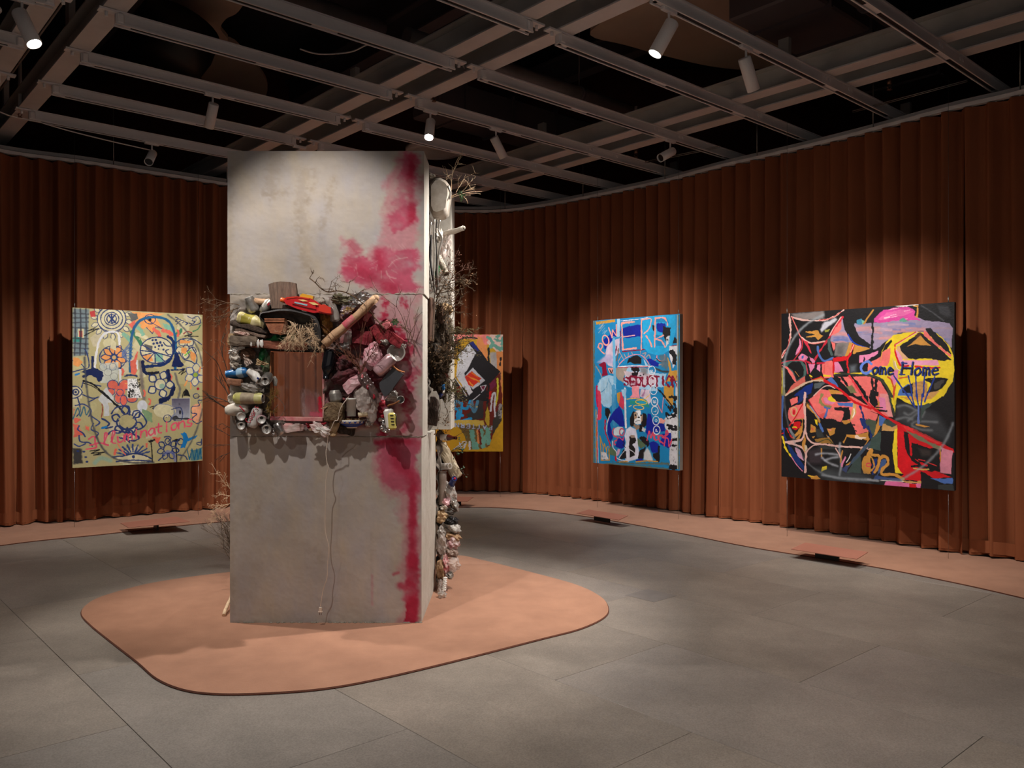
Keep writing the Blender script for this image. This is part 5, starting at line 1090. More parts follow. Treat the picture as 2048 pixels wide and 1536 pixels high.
# blue oval rim, yellow/blue stripes
c.s(YE, 15, A3((45,690),(80,840),(130,930),(180,990)), rough=2); c.p((24,50,110), A3((110,790),(180,850),(260,960),(380,1140),(370,1210),(240,1080),(140,920)), rough=1.6); c.s(PIK, 7, A3((180,1000),(260,1120),(350,1220))); c.p((206,150,180), A3((230,850),(310,880),(370,1060),(300,1010),(250,930)), rough=2); c.s(RD,9,A3((110,560),(160,660),(200,700)),rough=3); c.s(DB,15,A3((70,560),(60,640),(100,740)),rough=2); c.p(OC,A3((350,760),(390,640),(410,740),(390,920),(340,830)),rough=1.5); c.p((206,190,160),A3((380,800),(420,820),(430,870),(390,900)),rough=2); c.s(RD,9,A3((20,640),(50,630)))
c.p(DG, A3((600,830),(860,830),(840,880),(640,860)), rough=1.5); c.p((110,90,100), A3((440,900),(640,850),(680,1000),(640,1100),(450,1100)), soft=30, alpha=.35); c.s(OC,9,A3((650,870),(650,990))); c.p(YE,A3((660,1150),(730,1140),(730,1190),(650,1220)),rough=1.5)
for q in [((560,960),(700,940),(900,960)),((660,1010),(760,1090),(900,1140)),((700,1050),(820,1010),(900,1000)),((940,780),(930,900),(960,1100),(930,1280)),((660,1280),(900,1320),(1180,1340),(1418,1350))]: c.s((170,176,186), 17, A3(*q), soft=17, alpha=.75)
c.p((90,100,106), A3((560,1180),(1250,1220),(1418,1300),(1418,1420),(800,1370),(640,1290)), soft=50, alpha=.5); c.s((160,164,170),15,A4((0,1350),(160,1370)),soft=12,alpha=.7)
c.s(LP,9,A3((870,860),(920,940),(960,1040))); c.s(OC,9,A3((980,900),(960,980),(950,1080))); c.p(BK, A3((1110,880),(1290,880),(1120,1060),(1040,1110),(1060,1000)), rough=2); c.s(OC, 10, A3((1280,870),(1160,1040),(1040,1130))); c.s(OC,7,A3((1400,710),(1320,830))); c.p(PIK, A3((1020,990),(1030,1010),(970,1150),(960,1110)), rough=1.2); c.s((236,236,236),5,A3((1110,950),(1080,1020),(1040,1080))); c.p((60,70,110),A3((1030,1130),(1080,1130),(1030,1230),(990,1200)),rough=2); c.p((64,80,100),A3((1340,800),(1418,740),(1418,800),(1120,1110),(1060,1180),(1080,1120)),rough=2); c.p((66,84,80),A3((1260,980),(1270,1260),(1060,1240),(1110,1130)),rough=2,alpha=.8)
c.p(OC,A3((450,1290),(600,1310),(660,1350),(520,1340)),rough=3); c.s(YE,6,A3((440,1290),(530,1310)))
# great sprayed ring
ring = [(390,180),(280,240),(190,330),(130,440),(104,560),(104,700)]; c.s((150,156,162), 21, ring, soft=18, alpha=.72); c.s((150,156,162),17,[(104,700),(110,850),(140,1000),(200,1150),(290,1270),(400,1340),(560,1378),(760,1382),(960,1380)],soft=16,alpha=.45); c.s((150,156,162),20,[(1340,960),(1290,1080),(1210,1190),(1100,1290),(960,1375)],soft=16,alpha=.6)
# lettering
def word(c, wrd, p0, p1, hgt, cols, wd):
    p0 = np.array(p0, float); p1 = np.array(p1, float); u = (p1-p0)/len(wrd)
    for col, o_, w_ in cols:
        for i, ch in enumerate(wrd):
            for st in GLYPH.get(ch, []):
                c.s(col, w_*wd, [tuple(p0+u*(i+.1+.78*x+.12*(1-y))+np.array((o_, o_*.6-hgt*(1-y)))) for x, y in st], curve=len(st) > 3)
word(c, 'ome', (738,604), (905,610), 78, (((36,56,130),-1,1),(BK,5,.55)), 15); word(c, 'ome', (1046,614), (1238,606), 84, (((36,56,130),-1,1),(BK,5,.5)), 15)
word(c, 'C', (650,600), (745,602), 86, (((96,130,214),0,1),), 17); word(c, 'H', (950,606), (1045,606), 88, (((36,56,130),0,1),(BK,5,.5)), 15); c.s((36,56,130),9,[(962,522),(1000,526)]); c.s((36,56,130),9,[(945,606),(985,608)])
Y0, Y1 = 8.24, 7.09
hang('large square black painting with yellow and salmon shapes and blue lettering', (X_(1563,Y0), Y0), (X_(1909,Y1), Y1), EYE+147.5*Y0/F, EYE-178*Y0/F, cv, M_edge_dark, depth=.045, wires=((.03, 1), (.965, 1)))
# ---- 3: blue painting -----------------------------------------------------------
BU=(28,130,186); SK=(36,160,214); UL=(20,36,150); LB=(158,198,226); SP=(236,160,150); MR=(132,18,52); BK=(30,28,32); WH=(222,222,232); OC=(196,146,62); GG=(92,110,104); LG=(206,204,210); PN=(228,140,152); LI=(206,186,208); BE=(156,144,134)
cv = Canvas(330, 450, [(1187,641.5),(1360,629),(1357,944),(1184.5,925.5)], BU, 301, rough=1.5); c = cv; s_ = 1/9.311
def B1(*p): return [(1184+x*s_, 625+y*s_) for x, y in p]
def B2(*p): return [(1184+x*s_, 780+y*s_) for x, y in p]
c.s(GG,4.6,[(1189,640),(1187,780),(1186,930)],rough=2,curve=False); c.p(OC,B1((80,170),(440,130),(440,180),(90,225)),rough=1.5); c.s(OC,2.4,[(1191.5,820),(1191,925)]); c.s(WH,1.5,[(1194,830),(1195,925)])
for i in range(12): x=rnd.uniform(90,240); y=rnd.uniform(230,420); c.s(rnd.choice([(150,180,206),(190,180,180)]),1.6,B1((x,y),(x+50,y-60)),alpha=.6,soft=1)
c.p(UL,B1((500,320),(720,250),(920,230),(910,460),(600,490),(580,350)),rough=2.5); c.p(UL,B1((220,520),(330,420),(440,300),(560,330),(540,450),(410,470),(330,590),(240,700)),rough=2.5); c.p(UL,B1((1130,200),(1380,200),(1420,290),(1350,390),(1130,380)),rough=2.5)
c.p(BK,B1((1240,240),(1470,290),(1460,450),(1400,620),(1340,420),(1230,380)),rough=3); c.p(LG,B1((1370,480),(1440,440),(1450,560),(1380,640)),rough=3,dry=.2)
c.e(SK,*B1((1240,380))[0],32,46,rough=.5); c.p(SK,B1((950,150),(1080,130),(1130,640),(960,700),(940,430)),rough=.8); c.p(SK,B1((1020,90),(1560,60),(1560,380),(1440,720),(1200,810),(1040,760),(960,640),(1110,600),(1110,150)),rough=.5)
c.p(BU,B1((1180,110),(1400,120),(1450,220),(1300,190),(1190,200)),rough=1); c.p(BU,B1((1190,430),(1330,440),(1350,640),(1190,640)),rough=1); c.p(BK,B1((1130,240),(1170,260),(1160,380),(1130,340)),rough=2); c.p(UL,B1((1200,210),(1370,210),(1400,320),(1340,380),(1220,370)),rough=2.5); c.p(BK,B1((1330,270),(1470,290),(1460,440),(1390,590),(1330,420)),rough=3); c.p(LG,B1((1385,470),(1450,440),(1440,570),(1380,640)),rough=3,dry=.3); c.p(BK,B1((1530,470),(1560,460),(1590,570),(1510,590)),rough=3)
c.s(LB,6.5,B1((500,140),(500,330),(495,440)),curve=False)
# letters POWERR
L6=2.3
for q in [B1((120,650),(170,780),(230,760)),]: pass
c.s(SP,L6*1.2,B1((120,640),(180,730),(230,770)),curve=False); c.s(SP,L6*1.2,B1((120,650),(140,580),(190,590),(200,640),(160,700))); c.e(SP,*B1((260,520))[0],6.2,10,wd=2.6,rot=-16); c.s(SP,L6,B1((320,290),(380,470),(390,330),(460,440),(460,230)),curve=False)
c.s(SP,3.2,B1((800,180),(560,200),(575,700),(820,670)),curve=False,rough=2); c.s((230,170,170),1.6,B1((590,460),(800,430))); c.s(MR,2.0,B1((570,735),(980,700))); c.s(MR,1.6,B1((530,360),(540,700)))
c.s(SP,3.0,B1((930,150),(920,690)),curve=False,rough=2); c.s(SP,2.4,B1((930,150),(1090,120),(1100,200),(1060,320),(960,410)),rough=2); c.s(SP,2.4,B1((1010,450),(1080,550),(1115,650)),rough=2)
c.s(SP,3.0,B1((1185,120),(1165,660)),curve=False,rough=2); c.s(SP,2.6,B1((1180,115),(1340,110),(1400,180),(1410,250)),rough=2); c.s(SP,2.6,B1((1330,440),(1180,510),(1290,530),(1360,650)),rough=2,curve=False); c.s(WH,1.2,B1((540,160),(900,130),(1040,100)),rough=2)
# upper left lilac and blue pole
c.p(LI,B1((280,640),(400,520),(520,480),(520,760),(440,830),(400,1030),(300,1000),(240,860)),rough=2,soft=1.5); c.p((180,170,206),B1((80,930),(260,800),(400,820),(400,960),(200,950)),soft=5,rough=3); c.p(MR,B1((100,970),(250,930),(290,1100),(310,1180),(200,1180),(190,1020)),rough=3); c.s(BE,2.4,B1((80,1010),(130,1090),(190,1220)),rough=2); c.s(MR,2.2,B1((460,640),(440,760),(430,800)),rough=2); c.s((110,96,84),3,B1((500,680),(460,900)),rough=2); c.p(SP,B1((280,1030),(390,1030),(430,1150),(330,1140)),rough=2); c.s(BK,1.6,B1((330,1060),(360,1130),(380,1080)),rough=2); c.s((180,30,50),1.6,B1((400,1060),(480,1140)),rough=2)
# arch band
c.p(BU,B1((560,760),(1180,800),(1200,1010),(480,1010),(540,880)),rough=1.5); c.p(BK,B1((650,960),(680,860),(820,800),(930,850),(910,960),(800,970),(720,930)),rough=2); c.p(LB,B1((960,880),(1060,1010),(990,1010)),rough=1.5); c.s(PN,1.4,B1((480,1010),(600,880),(760,800),(900,800),(1000,880),(1070,1000)),rough=1.5); c.s(WH,1.8,B1((480,1020),(800,1000),(1100,1020))); c.s((200,60,80),1,B1((480,1030),(800,1025),(1040,1020)))
for q in [((520,750),(600,900)),((600,780),(640,860)),((680,760),(670,830)),((740,750),(760,800)),((560,800),(490,920),(520,960)),((900,720),(900,780)),((940,780),(1010,760),(960,850)),((1000,850),(1060,800),(1090,880)),((1080,850),(1130,910),(1190,890)),((1240,990),(1340,970),(1300,1010))]: c.s((176,150,146),1.3,B1(*q),rough=2)
c.p(UL,B1((1010,880),(1100,870),(1240,960),(1230,1020),(1100,1000)),rough=2); c.s(PN,2,B1((1350,800),(1350,880),(1290,920),(1210,880),(1210,820))); c.s(BK,1.4,B1((1200,870),(1260,925),(1380,930))); c.p((96,104,110),B1((1260,820),(1380,800),(1440,980),(1400,1100),(1300,1020)),soft=4,rough=2,alpha=.8)
# middle field
c.p(BE,B1((450,1040),(680,1040),(600,1190),(580,1320),(480,1260),(430,1150)),rough=2); c.p(LB,B1((670,1030),(1040,1050),(1180,1160),(1390,1150),(1330,1400),(1220,1390),(1180,1480),(640,1400),(580,1300),(640,1100)),rough=2.5); c.p((214,186,196),B1((600,1110),(900,1110),(1200,1200),(1190,1330),(900,1400),(640,1340)),rough=3,alpha=.8); c.p(BK,B1((730,1030),(870,1030),(900,1100),(860,1120),(720,1090)),rough=3); c.p(BK,B1((740,1130),(850,1120),(850,1190),(960,1160),(950,1190),(750,1200)),rough=3); c.s((60,56,58),3,B1((1190,1060),(1300,1110),(1440,1120)),soft=3); c.p((120,112,112),B1((880,1040),(1040,1050),(1020,1180),(900,1130)),soft=4,rough=2,alpha=.7)
# right column
c.p(LG,B1((1440,640),(1590,630),(1580,940),(1500,1080),(1480,960),(1440,850)),rough=2); c.p(BK,B1((1430,740),(1500,700),(1590,820),(1570,1000),(1480,1000),(1500,870)),rough=3); c.p(OC,B1((1410,860),(1460,960),(1480,1100),(1590,1090),(1590,1290),(1350,1320),(1430,1110)),rough=1.6); c.p(OC,B2((1340,-60),(1520,-60),(1510,300),(1470,330),(1530,420),(1330,160)),rough=1.6); c.s((140,30,50),1.3,B1((1480,640),(1590,625)))
c.p(LG,B2((1540,-140),(1600,-140),(1600,1500),(1430,1460),(1420,1100),(1460,900),(1340,700),(1340,560),(1560,400)),rough=2)
for q in [((1430,150),(1560,160)),((1520,220),(1570,160)),((1370,290),(1450,400)),((1520,280),(1560,420),(1460,330)),((1370,450),(1460,490),(1560,460)),((1380,680),(1600,720)),((1420,730),(1600,760)),((1480,950),(1600,940)),((1480,1060),(1590,1050)),((1370,470),(1400,550),(1460,540),(1540,500))]: c.s(BK,rnd.uniform(2.4,5),B2(*q),rough=3.4)
for i in range(26): x=rnd.uniform(1450,1590); y=rnd.uniform(780,1360); c.s(BK,.8,B2((x,y),(x,y+20)),alpha=.6)
c.s(BK,2.6,B2((1170,-40),(1310,100),(1500,340),(1540,440)),rough=2.4); c.p(BK,B2((1410,1490),(1440,1400),(1500,1440),(1560,1450),(1560,1500)),rough=4)
# SEDUCTION
c.p((140,20,54),B1((700,1270),(860,1280),(830,1360),(720,1330)),alpha=.3,rough=3)
wrd='SEDUCTION'; p0=np.array(B1((580,1365))[0]); p1=np.array(B1((1600,1400))[0]); u=(p1-p0)/9
for i,ch in enumerate(wrd):
    for st in GLYPH[ch]: c.s(MR,3.4,[tuple(p0+u*(i+.1+.8*x)+np.array((0,-(16.5+i*.5)*(1-y)))) for x,y in st],rough=3,curve=len(st)>3)
# balloon and poles
c.p(LB,B1((310,1160),(410,1190),(440,1300),(440,1536),(70,1536),(110,1320),(180,1230)),rough=1.5); c.p(LB,B2((100,-60),(440,-60),(400,230),(320,340),(220,310),(120,180)),rough=1.5); c.s((60,140,190),1.2,B1((310,1240),(270,1380),(180,1480),(60,1500))); c.s((60,140,190),1.2,B1((310,1260),(400,1420),(560,1460)))
for i in range(8): x=rnd.uniform(130,380); c.s((196,222,238),1.6,B1((x,1250),(x+8,1500)),alpha=.5)
c.s((110,180,220),6,B1((410,480),(415,900),(425,1300)),curve=False,rough=1.2); c.s((70,150,200),9,B2((400,-50),(400,300),(410,640)),alpha=.85,curve=False); c.s((60,150,200),2,B1((400,470),(550,470)))
c.s((210,60,90),9,B2((120,60),(140,300),(130,520)),rough=1.5,curve=False); c.s((190,30,80),4,B2((90,-60),(80,100),(100,300)),rough=1.5); c.p(BK,B2((230,330),(320,350),(350,440),(280,560),(240,480)),rough=2.5); c.s((190,30,60),2,B2((90,540),(85,900),(90,1300)),curve=False)
c.p(UL,B2((350,470),(500,290),(560,400),(600,700),(500,680),(380,560),(330,640),(380,900),(330,960),(270,760),(290,560)),rough=2); c.s((190,30,60),3,B2((240,560),(240,780),(330,1040)),rough=2); c.s(LG,1.6,B2((330,450),(270,640),(260,780)),rough=2)
c.p((206,60,90),B2((480,60),(540,40),(600,240),(580,380),(490,300)),rough=1.5); c.p(OC,B2((460,70),(520,40),(500,280),(470,240)),rough=1.5); c.s(WH,4,B2((610,-20),(610,340),(620,700)),curve=False,rough=1.2); c.p(LB,B2((540,0),(640,-20),(620,160),(560,110)),rough=2)
# central pink pedestal, teal ring
c.p(PN,B1((740,1380),(880,1380),(870,1536),(740,1536)),rough=1.3); c.p(PN,B2((740,0),(870,0),(890,170),(690,150),(740,90)),rough=1.4); c.p((210,190,206),B2((900,0),(1060,0),(1090,200),(1050,280),(940,150),(880,140)),rough=2.5); c.s((170,120,160),3,B2((980,10),(940,120)),rough=2); c.p(BU,B2((1150,60),(1280,120),(1340,260),(1330,560),(1220,500),(1100,340)),rough=1.5); c.s(PN,1.4,B2((1320,160),(1290,440),(1200,260)),curve=False); c.s(BU,5,B1((640,1400),(700,1500)),rough=2)
c.p((40,140,130),B2((700,200),(1000,190),(1060,340),(900,300),(700,280)),rough=2); c.e((236,190,50),*B2((910,240))[0],11.5,4.2,wd=1.3,rot=6); c.e((236,190,50),*B2((860,335))[0],10.5,4.2,wd=1.3,rot=8); c.e((40,150,190),*B2((910,242))[0],10,2.8,rot=6); c.s((236,190,50),1.2,B2((640,180),(760,170),(960,180),(1080,90))); c.s((236,200,90),1.2,B2((680,320),(730,295)))
# dog portrait
c.p(BK,B2((760,400),(720,500),(690,650),(730,700),(800,640),(800,420)),rough=2.5); c.p(BK,B2((930,430),(1000,450),(1010,620),(960,720),(900,640)),rough=2.5); c.p((222,222,226),B2((800,400),(870,380),(900,400),(910,560),(900,640),(820,660),(770,620)),rough=1.6); c.p((170,140,116),B2((770,440),(810,410),(830,520),(780,560)),rough=1.6); c.p((170,140,116),B2((900,470),(940,460),(930,580),(900,620)),rough=1.6)
c.e(BK,*B2((800,478))[0],1.7); c.e(BK,*B2((905,482))[0],1.7); c.e(BK,*B2((862,522))[0],2.4,1.5); c.s(BK,.9,B2((830,440),(850,500))); c.s(BK,1,B2((800,600),(850,580),(890,590))); c.p((150,124,104),B2((770,640),(900,680),(920,740),(820,760),(760,700)),rough=2.4); c.p(BK,B2((880,660),(960,660),(940,780),(860,800),(850,720)),rough=3); c.p(LG,B2((930,700),(990,740),(960,800),(920,760)),rough=3)
c.p(UL,B2((1030,450),(1080,460),(1130,600),(1330,660),(1340,780),(1020,850),(990,800),(1010,600)),rough=2.2); c.p(SP,B2((1230,540),(1340,580),(1330,640),(1250,620)),rough=3)
# masks bottom
c.p((206,220,228),B2((390,730),(460,690),(560,700),(590,760),(520,850),(400,850)),rough=1.5); c.s((206,80,110),2.6,B2((400,720),(370,790),(400,860),(450,880),(470,930),(410,960),(400,1020),(450,1020))); c.e((206,80,110),*B2((545,790))[0],4.4,7,wd=2.4); c.p(UL,B2((470,920),(590,880),(600,1060),(540,1110),(400,1060)),rough=2); c.s((206,80,110),2.2,B2((490,880),(560,940),(570,890)))
c.p((214,214,232),B2((620,740),(700,690),(800,740),(830,860),(860,1200),(840,1290),(680,1340),(600,1320),(590,1060),(620,980),(590,860)),rough=1.5,soft=2); c.p(BK,B2((680,860),(800,900),(810,960),(720,1030),(790,1110),(780,1230),(690,1270),(680,1080)),rough=2.5); c.p((160,140,128),B2((690,850),(780,850),(790,900),(720,910)),rough=2); c.p(BK,B2((570,1110),(630,1150),(630,1290),(520,1300),(490,1260)),rough=2.5); c.s(WH,1.6,B2((370,960),(380,1080),(440,1160),(440,1260),(520,1310),(640,1330))); c.s(WH,1.2,B2((600,1130),(540,1200),(490,1270))); c.s(WH,1.2,B2((670,1110),(770,1180),(790,1260))); c.s(WH,5,B2((640,1000),(650,1200),(650,1330)),soft=3,alpha=.8); c.s(BK,1.2,B2((560,960),(600,1000),(560,1030),(610,1080)),curve=False); c.p((200,160,190),B2((460,1100),(520,1110),(500,1200),(450,1230)),rough=2); c.s((190,20,50),3,B2((420,1200),(430,1320)),rough=2)
c.p((88,110,84),B2((340,1040),(420,1150),(430,1230),(270,1200)),rough=2,soft=1.5); c.p((88,110,84),B2((830,900),(960,1000),(1000,1060),(900,1110),(850,1060)),rough=2,soft=1); c.p(BK,B2((850,890),(960,880),(1040,960),(1060,1060),(990,1090),(930,1290),(830,1290),(880,1130),(1000,1060),(900,960)),rough=2.5); c.p((206,208,214),B2((1010,1080),(1060,1150),(1110,1300),(1110,1360),(950,1310),(950,1180)),soft=3,rough=1.5); c.p(UL,B2((1040,1000),(1130,960),(1230,1010),(1220,1190),(1110,1190),(1060,1100)),rough=2); c.p(BK,B2((1210,1050),(1250,1060),(1250,1370),(1200,1360),(1120,1260),(1120,1190),(1200,1180)),rough=2.5); c.p(UL,B2((1280,830),(1450,820),(1460,1080),(1400,1110),(1250,1030)),rough=2.2)
for q in [((1010,950),(1050,780),(1080,900),(1120,800),(1140,920)),((1150,850),(1160,940),(1210,930),(1210,850)),((1300,870),(1240,870),(1240,960),(1310,1010)),((1330,1050),(1370,780),(1400,840),(1300,900),(1400,930),(1420,1070),(1470,940)),((1120,850),(1180,860))]: c.s((214,72,100),2.6,B2(*q),rough=1.4)
for q in [((140,860),(160,1300)),((150,900),(200,1060),(220,1000),(240,1100),(290,1050)),((200,1060),(190,1280)),((260,1080),(250,1290)),((150,1310),(300,1310)),((300,1060),(310,1310))]: c.s(OC,1.9,B2(*q),rough=2,curve=False)
c.p(LG,B2((160,1160),(250,1170),(290,1290),(160,1300)),rough=3.5,dry=.3); c.p(UL,B2((800,1310),(900,1290),(950,1340),(800,1340)),rough=2); c.s(OC,2.2,B2((480,1350),(640,1345))); c.s(OC,2.2,B2((800,1350),(1000,1335),(1200,1350)))
c.p(GG,B2((0,1360),(400,1370),(1400,1480),(1420,1520),(800,1480),(0,1380)),rough=2); c.s(GG,5,B2((380,1370),(800,1400),(1400,1400)),rough=2.5,soft=2,curve=False); c.s((40,130,180),1.6,B2((350,1360),(700,1400),(1380,1420)))
# ringed letters and white circles
for i,(x,y,ch) in enumerate(((1110,1090,'S'),(1120,1290,'T'),(1140,1460,'C'))): 
    c.e(WH,*B1((x,y))[0],7,8.8,wd=1.4)
for i,(x,y,ch) in enumerate(((1155,230,'O'),(1160,400,'T'),(1180,585,'O'),(1190,765,'P'))): 
    c.e(WH,*B2((x,y))[0],6.6,8.6,wd=1.5); 
for (f,x,y,ch) in ((B1,1110,1110,'N'),(B1,1140,1460,'I'),(B2,1155,230,'E'),(B2,1160,400,'L'),(B2,1180,585,'O'),(B2,1190,765,'P')):
    cx_,cy_=f((x,y))[0]
    for st in GLYPH.get(ch, [[(0,0),(0,1),(.9,1)]]): c.s(WH,1.0,[(cx_+4.4*(y2-.5),cy_+4.4*(.5-x2)) for x2,y2 in st],curve=len(st)>3)
c.s(GG,3.2,[(1357,632),(1356,780),(1354.5,940)],curve=False,rough=1.5); c.s((196,196,190),1,[(1355,632),(1354,780),(1352.5,940)],curve=False)
Y0, Y1 = 10.2, 9.23
hang('tall bright blue painting with salmon capitals and a dog portrait', (X_(1186,Y0), Y0), (X_(1359.5,Y1), Y1), EYE+133.5*Y0/F, EYE-150.5*Y0/F, cv, M_edge_pale, depth=.06, wires=((.04, 1), (.97, 1)))

# ---- 2: ochre painting half hidden by the sculpture ------------------------------
OY=(198,152,34); PKK=(232,130,124); BK=(34,32,36); WH=(206,206,214); BR=(106,34,26); LBU=(40,150,210); TQ=(110,166,150); ORG_=(222,142,84)
cv = Canvas(300, 330, [(793,669),(1006,669),(1007,903),(793,903)], OY, 401, rough=1.5); c = cv; q5=1/5.294
def D(*p): return [(880+x*q5, 640+y*q5) for x, y in p]
c.p(PKK,D((0,150),(480,150),(440,200),(200,200),(120,330),(60,300)),rough=2); c.p((206,120,110),D((-460,150),(0,150),(60,320),(-200,420),(-460,300)),rough=3); c.s(BK,2.6,D((200,215),(260,190),(350,188),(455,208))); c.p(ORG_,D((400,170),(480,200),(500,300),(520,440),(420,340),(390,240)),rough=1.6)
c.p(PKK,D((430,160),(520,155),(500,260),(470,260)),rough=2); c.p((226,190,180),D((540,155),(670,155),(668,330),(600,330),(500,240)),rough=2)
for q in [((500,180),(560,230),(540,290)),((580,200),(640,220)),((560,260),(640,300)),((600,180),(630,160)),((640,320),(590,280)),((660,190),(655,300))]: c.s(TQ,6,D(*q),rough=3)
c.p((176,170,168),D((520,340),(620,340),(640,540),(540,480)),soft=4,rough=2); c.p(ORG_,D((600,340),(668,340),(668,860),(620,760)),rough=2); c.s(BK,3,D((645,400),(640,480)),rough=2); c.s((90,80,76),2.5,D((640,560),(640,630)))
# lower browns
c.p(BR,D((120,820),(640,560),(668,900),(600,1100),(540,1340),(400,1360),(380,1100),(150,1080)),rough=2.2); c.p((58,54,48),D((560,1060),(668,880),(660,1060),(560,1220)),rough=2)
c.p(BK,D((120,600),(180,640),(280,800),(330,760),(500,660),(500,860),(480,860),(120,860)),rough=2); c.p((170,40,34),D((175,720),(220,700),(230,780),(175,770)),rough=2)
c.p(BK,D((300,250),(340,230),(420,320),(500,430),(640,545),(560,640),(500,700),(330,820),(240,740)),rough=1.6); c.p((34,40,120),D((310,240),(350,232),(415,320),(395,330)),rough=1.4)
c.p(WH,D((305,255),(380,350),(260,580),(350,760),(310,800),(170,590),(190,370)),rough=1.5); c.s((60,60,64),1.4,D((305,250),(190,370))); c.p((226,206,60),D((190,400),(215,410),(205,435),(188,430)),rough=1); c.p((190,190,200),D((260,600),(350,500),(480,640),(350,740)),rough=1.2); c.p((206,52,36),D((270,600),(340,540),(440,620),(350,710),(300,680)),rough=1.5); c.s((226,140,50),3,D((290,590),(350,620),(420,650)),rough=2); c.s((226,140,50),3,D((310,650),(350,700)),rough=2); c.s((226,120,40),2.4,D((340,560),(400,600)))
c.s(BK,2.6,D((265,570),(340,490),(345,430)),rough=2); c.s(WH,1.6,D((165,620),(220,700),(285,805)),rough=2)
c.s(WH,1.6,D((340,855),(420,790),(455,745))); c.p((110,30,60),D((430,700),(490,690),(480,730),(440,740)),rough=1.5); c.s(WH,1.4,D((430,700),(490,690),(460,750),(430,700)),curve=False)
c.p((120,34,70),D((520,680),(580,620),(600,680),(540,750)),rough=2); c.p((206,24,30),D((520,760),(550,750),(540,830),(520,840)),rough=2)
c.s(BK,4,D((515,300),(520,600),(510,800),(490,1040)),rough=2,curve=False); c.s(BK,4,D((400,830),(500,800)),rough=3); c.s(BK,3,D((400,780),(500,770)),rough=3)
c.s((206,196,60),4,D((610,620),(615,760),(590,900)),rough=1.6); c.s(WH,3.4,D((540,960),(560,790),(590,780),(580,900),(585,1020)),rough=1.6); c.p((190,160,50),D((500,880),(530,1000),(520,1140),(480,1060)),rough=2); c.s((150,146,150),8,D((640,900),(640,1020)),dry=.5,rough=3)
c.p((56,54,54),D((280,1000),(340,960),(400,850),(460,860),(460,1040),(330,1060)),rough=2.5,soft=2)
for q in [((210,880),(170,860),(150,900),(170,940),(240,930)),((230,880),(240,930),(290,930),(320,860),(325,920)),((120,930),(160,900)),((180,1010),(200,960),(225,960),(200,1060)),((130,990),(125,1060),(180,1060),(190,1010),(240,1010)),((230,1070),(330,1045)),((340,860),(345,930),(370,970),(400,860))]: c.s(LBU if q[0]!=(340,860) else (80,130,160),5.6,D(*q),rough=1.2)
c.p((206,176,80),D((120,1060),(460,1060),(470,1110),(330,1180),(160,1120)),rough=2)
c.p((206,146,40),D((-460,900),(110,900),(110,1390),(-460,1390)),rough=3); c.p((110,90,50),D((180,1110),(560,1120),(520,1360),(330,1360),(250,1200)),rough=3)
for i,ch in enumerate('NRETTAP'):
    cx_,cy_=D((182+59*i,1112+ (i*5)))[0]
    for st in GLYPH[ch]: c.s((170,184,222),1.7,[(cx_+6.2*(.5-x),cy_+7.4*(.5-y)) for x,y in st],curve=len(st)>3)
for q in [((340,1180),(370,1360)),((440,1170),(450,1330)),((510,1160),(520,1300)),((480,1240),(460,1350)),((385,1310),(400,1360))]: c.s(TQ,9,D(*q),rough=3)
c.s(ORG_,4,D((400,1170),(410,1300)),rough=3); c.s(BR,3,D((420,1150),(440,1360)),rough=3); c.s(WH,4,D((315,1290),(320,1360)),rough=2)
for q in [((150,1370),(240,1300),(200,1340),(260,1330)),((210,1300),(240,1370),(270,1310)),((240,1290),(280,1290),(260,1360))]: c.s((196,206,230),2,D(*q),rough=2)
c.p(OY,D((560,1240),(668,1060),(668,1390),(160,1392),(420,1372),(520,1340)),rough=1.5)
Y0 = 11.15
hang('yellow ochre painting half hidden behind the sculpture, white and black tilted shapes', (X_(793,Y0), Y0), (X_(1006,Y0), Y0), EYE+106*Y0/F, EYE-128*Y0/F, cv, M_edge_dark, depth=.04, wires=((.03, 1), (.975, 1)))
# ------------------------------------------------------------------ rubbish builders
rnd = random.Random(23)
def FP(cx, cy, out=.06): x, y = t1(cx, cy); return P(x, y, YF-out)      # front of the sculpture
M_alu = mat('bare_aluminium', (196, 192, 188), rough=.32, metal=.85, var=.12, scale=30, bump=.3, bscale=40)
M_aludk = mat('dull_aluminium', (176, 170, 162), rough=.38, metal=.55, var=.2, scale=30, bump=.3, bscale=40)
M_foil = mat('crumpled_foil', (200, 196, 194), rough=.28, metal=.8, col2=(120, 112, 106), scale=20)
M_lid = mat('brushed_can_lid', (206, 202, 196), rough=.45, metal=.25, var=.06, scale=40)
M_hole = mat('can_mouth_dark', (20, 16, 14), rough=.9)
M_clear = mat('cloudy_clear_plastic', (196, 188, 180), rough=.12, alpha=.55, var=.1, scale=12)
M_clear2 = mat('hazy_plastic_film', (222, 208, 200), rough=.15, alpha=.5, col2=(196, 182, 174), scale=14)
M_brick = mat('brown_brick', (140, 98, 72), rough=.9, col2=(96, 66, 50), scale=30, bump=.6, bscale=70)
M_sponge = mat('sandy_brown_brick', (134, 112, 84), rough=.95, col2=(92, 72, 52), scale=34, bump=.9, bscale=90)
M_rock = mat('grey_brown_stone', (128, 112, 96), rough=.9, col2=(84, 70, 60), scale=16, bump=.7, bscale=50)
M_tan = mat('tan_stone', (196, 168, 130), rough=.9, col2=(146, 116, 84), scale=20, bump=.7, bscale=60)
M_ochst = mat('ochre_foam', (170, 122, 58), rough=.95, col2=(110, 74, 34), scale=26, bump=.9, bscale=60)
M_terra = mat('terracotta', (176, 112, 78), rough=.85, col2=(120, 70, 50), scale=18, bump=.5, bscale=50)
M_wood = mat('pale_bare_wood', (206, 168, 132), rough=.75, col2=(166, 126, 96), scale=9, bump=.4, stretch=(1, 1, 1))
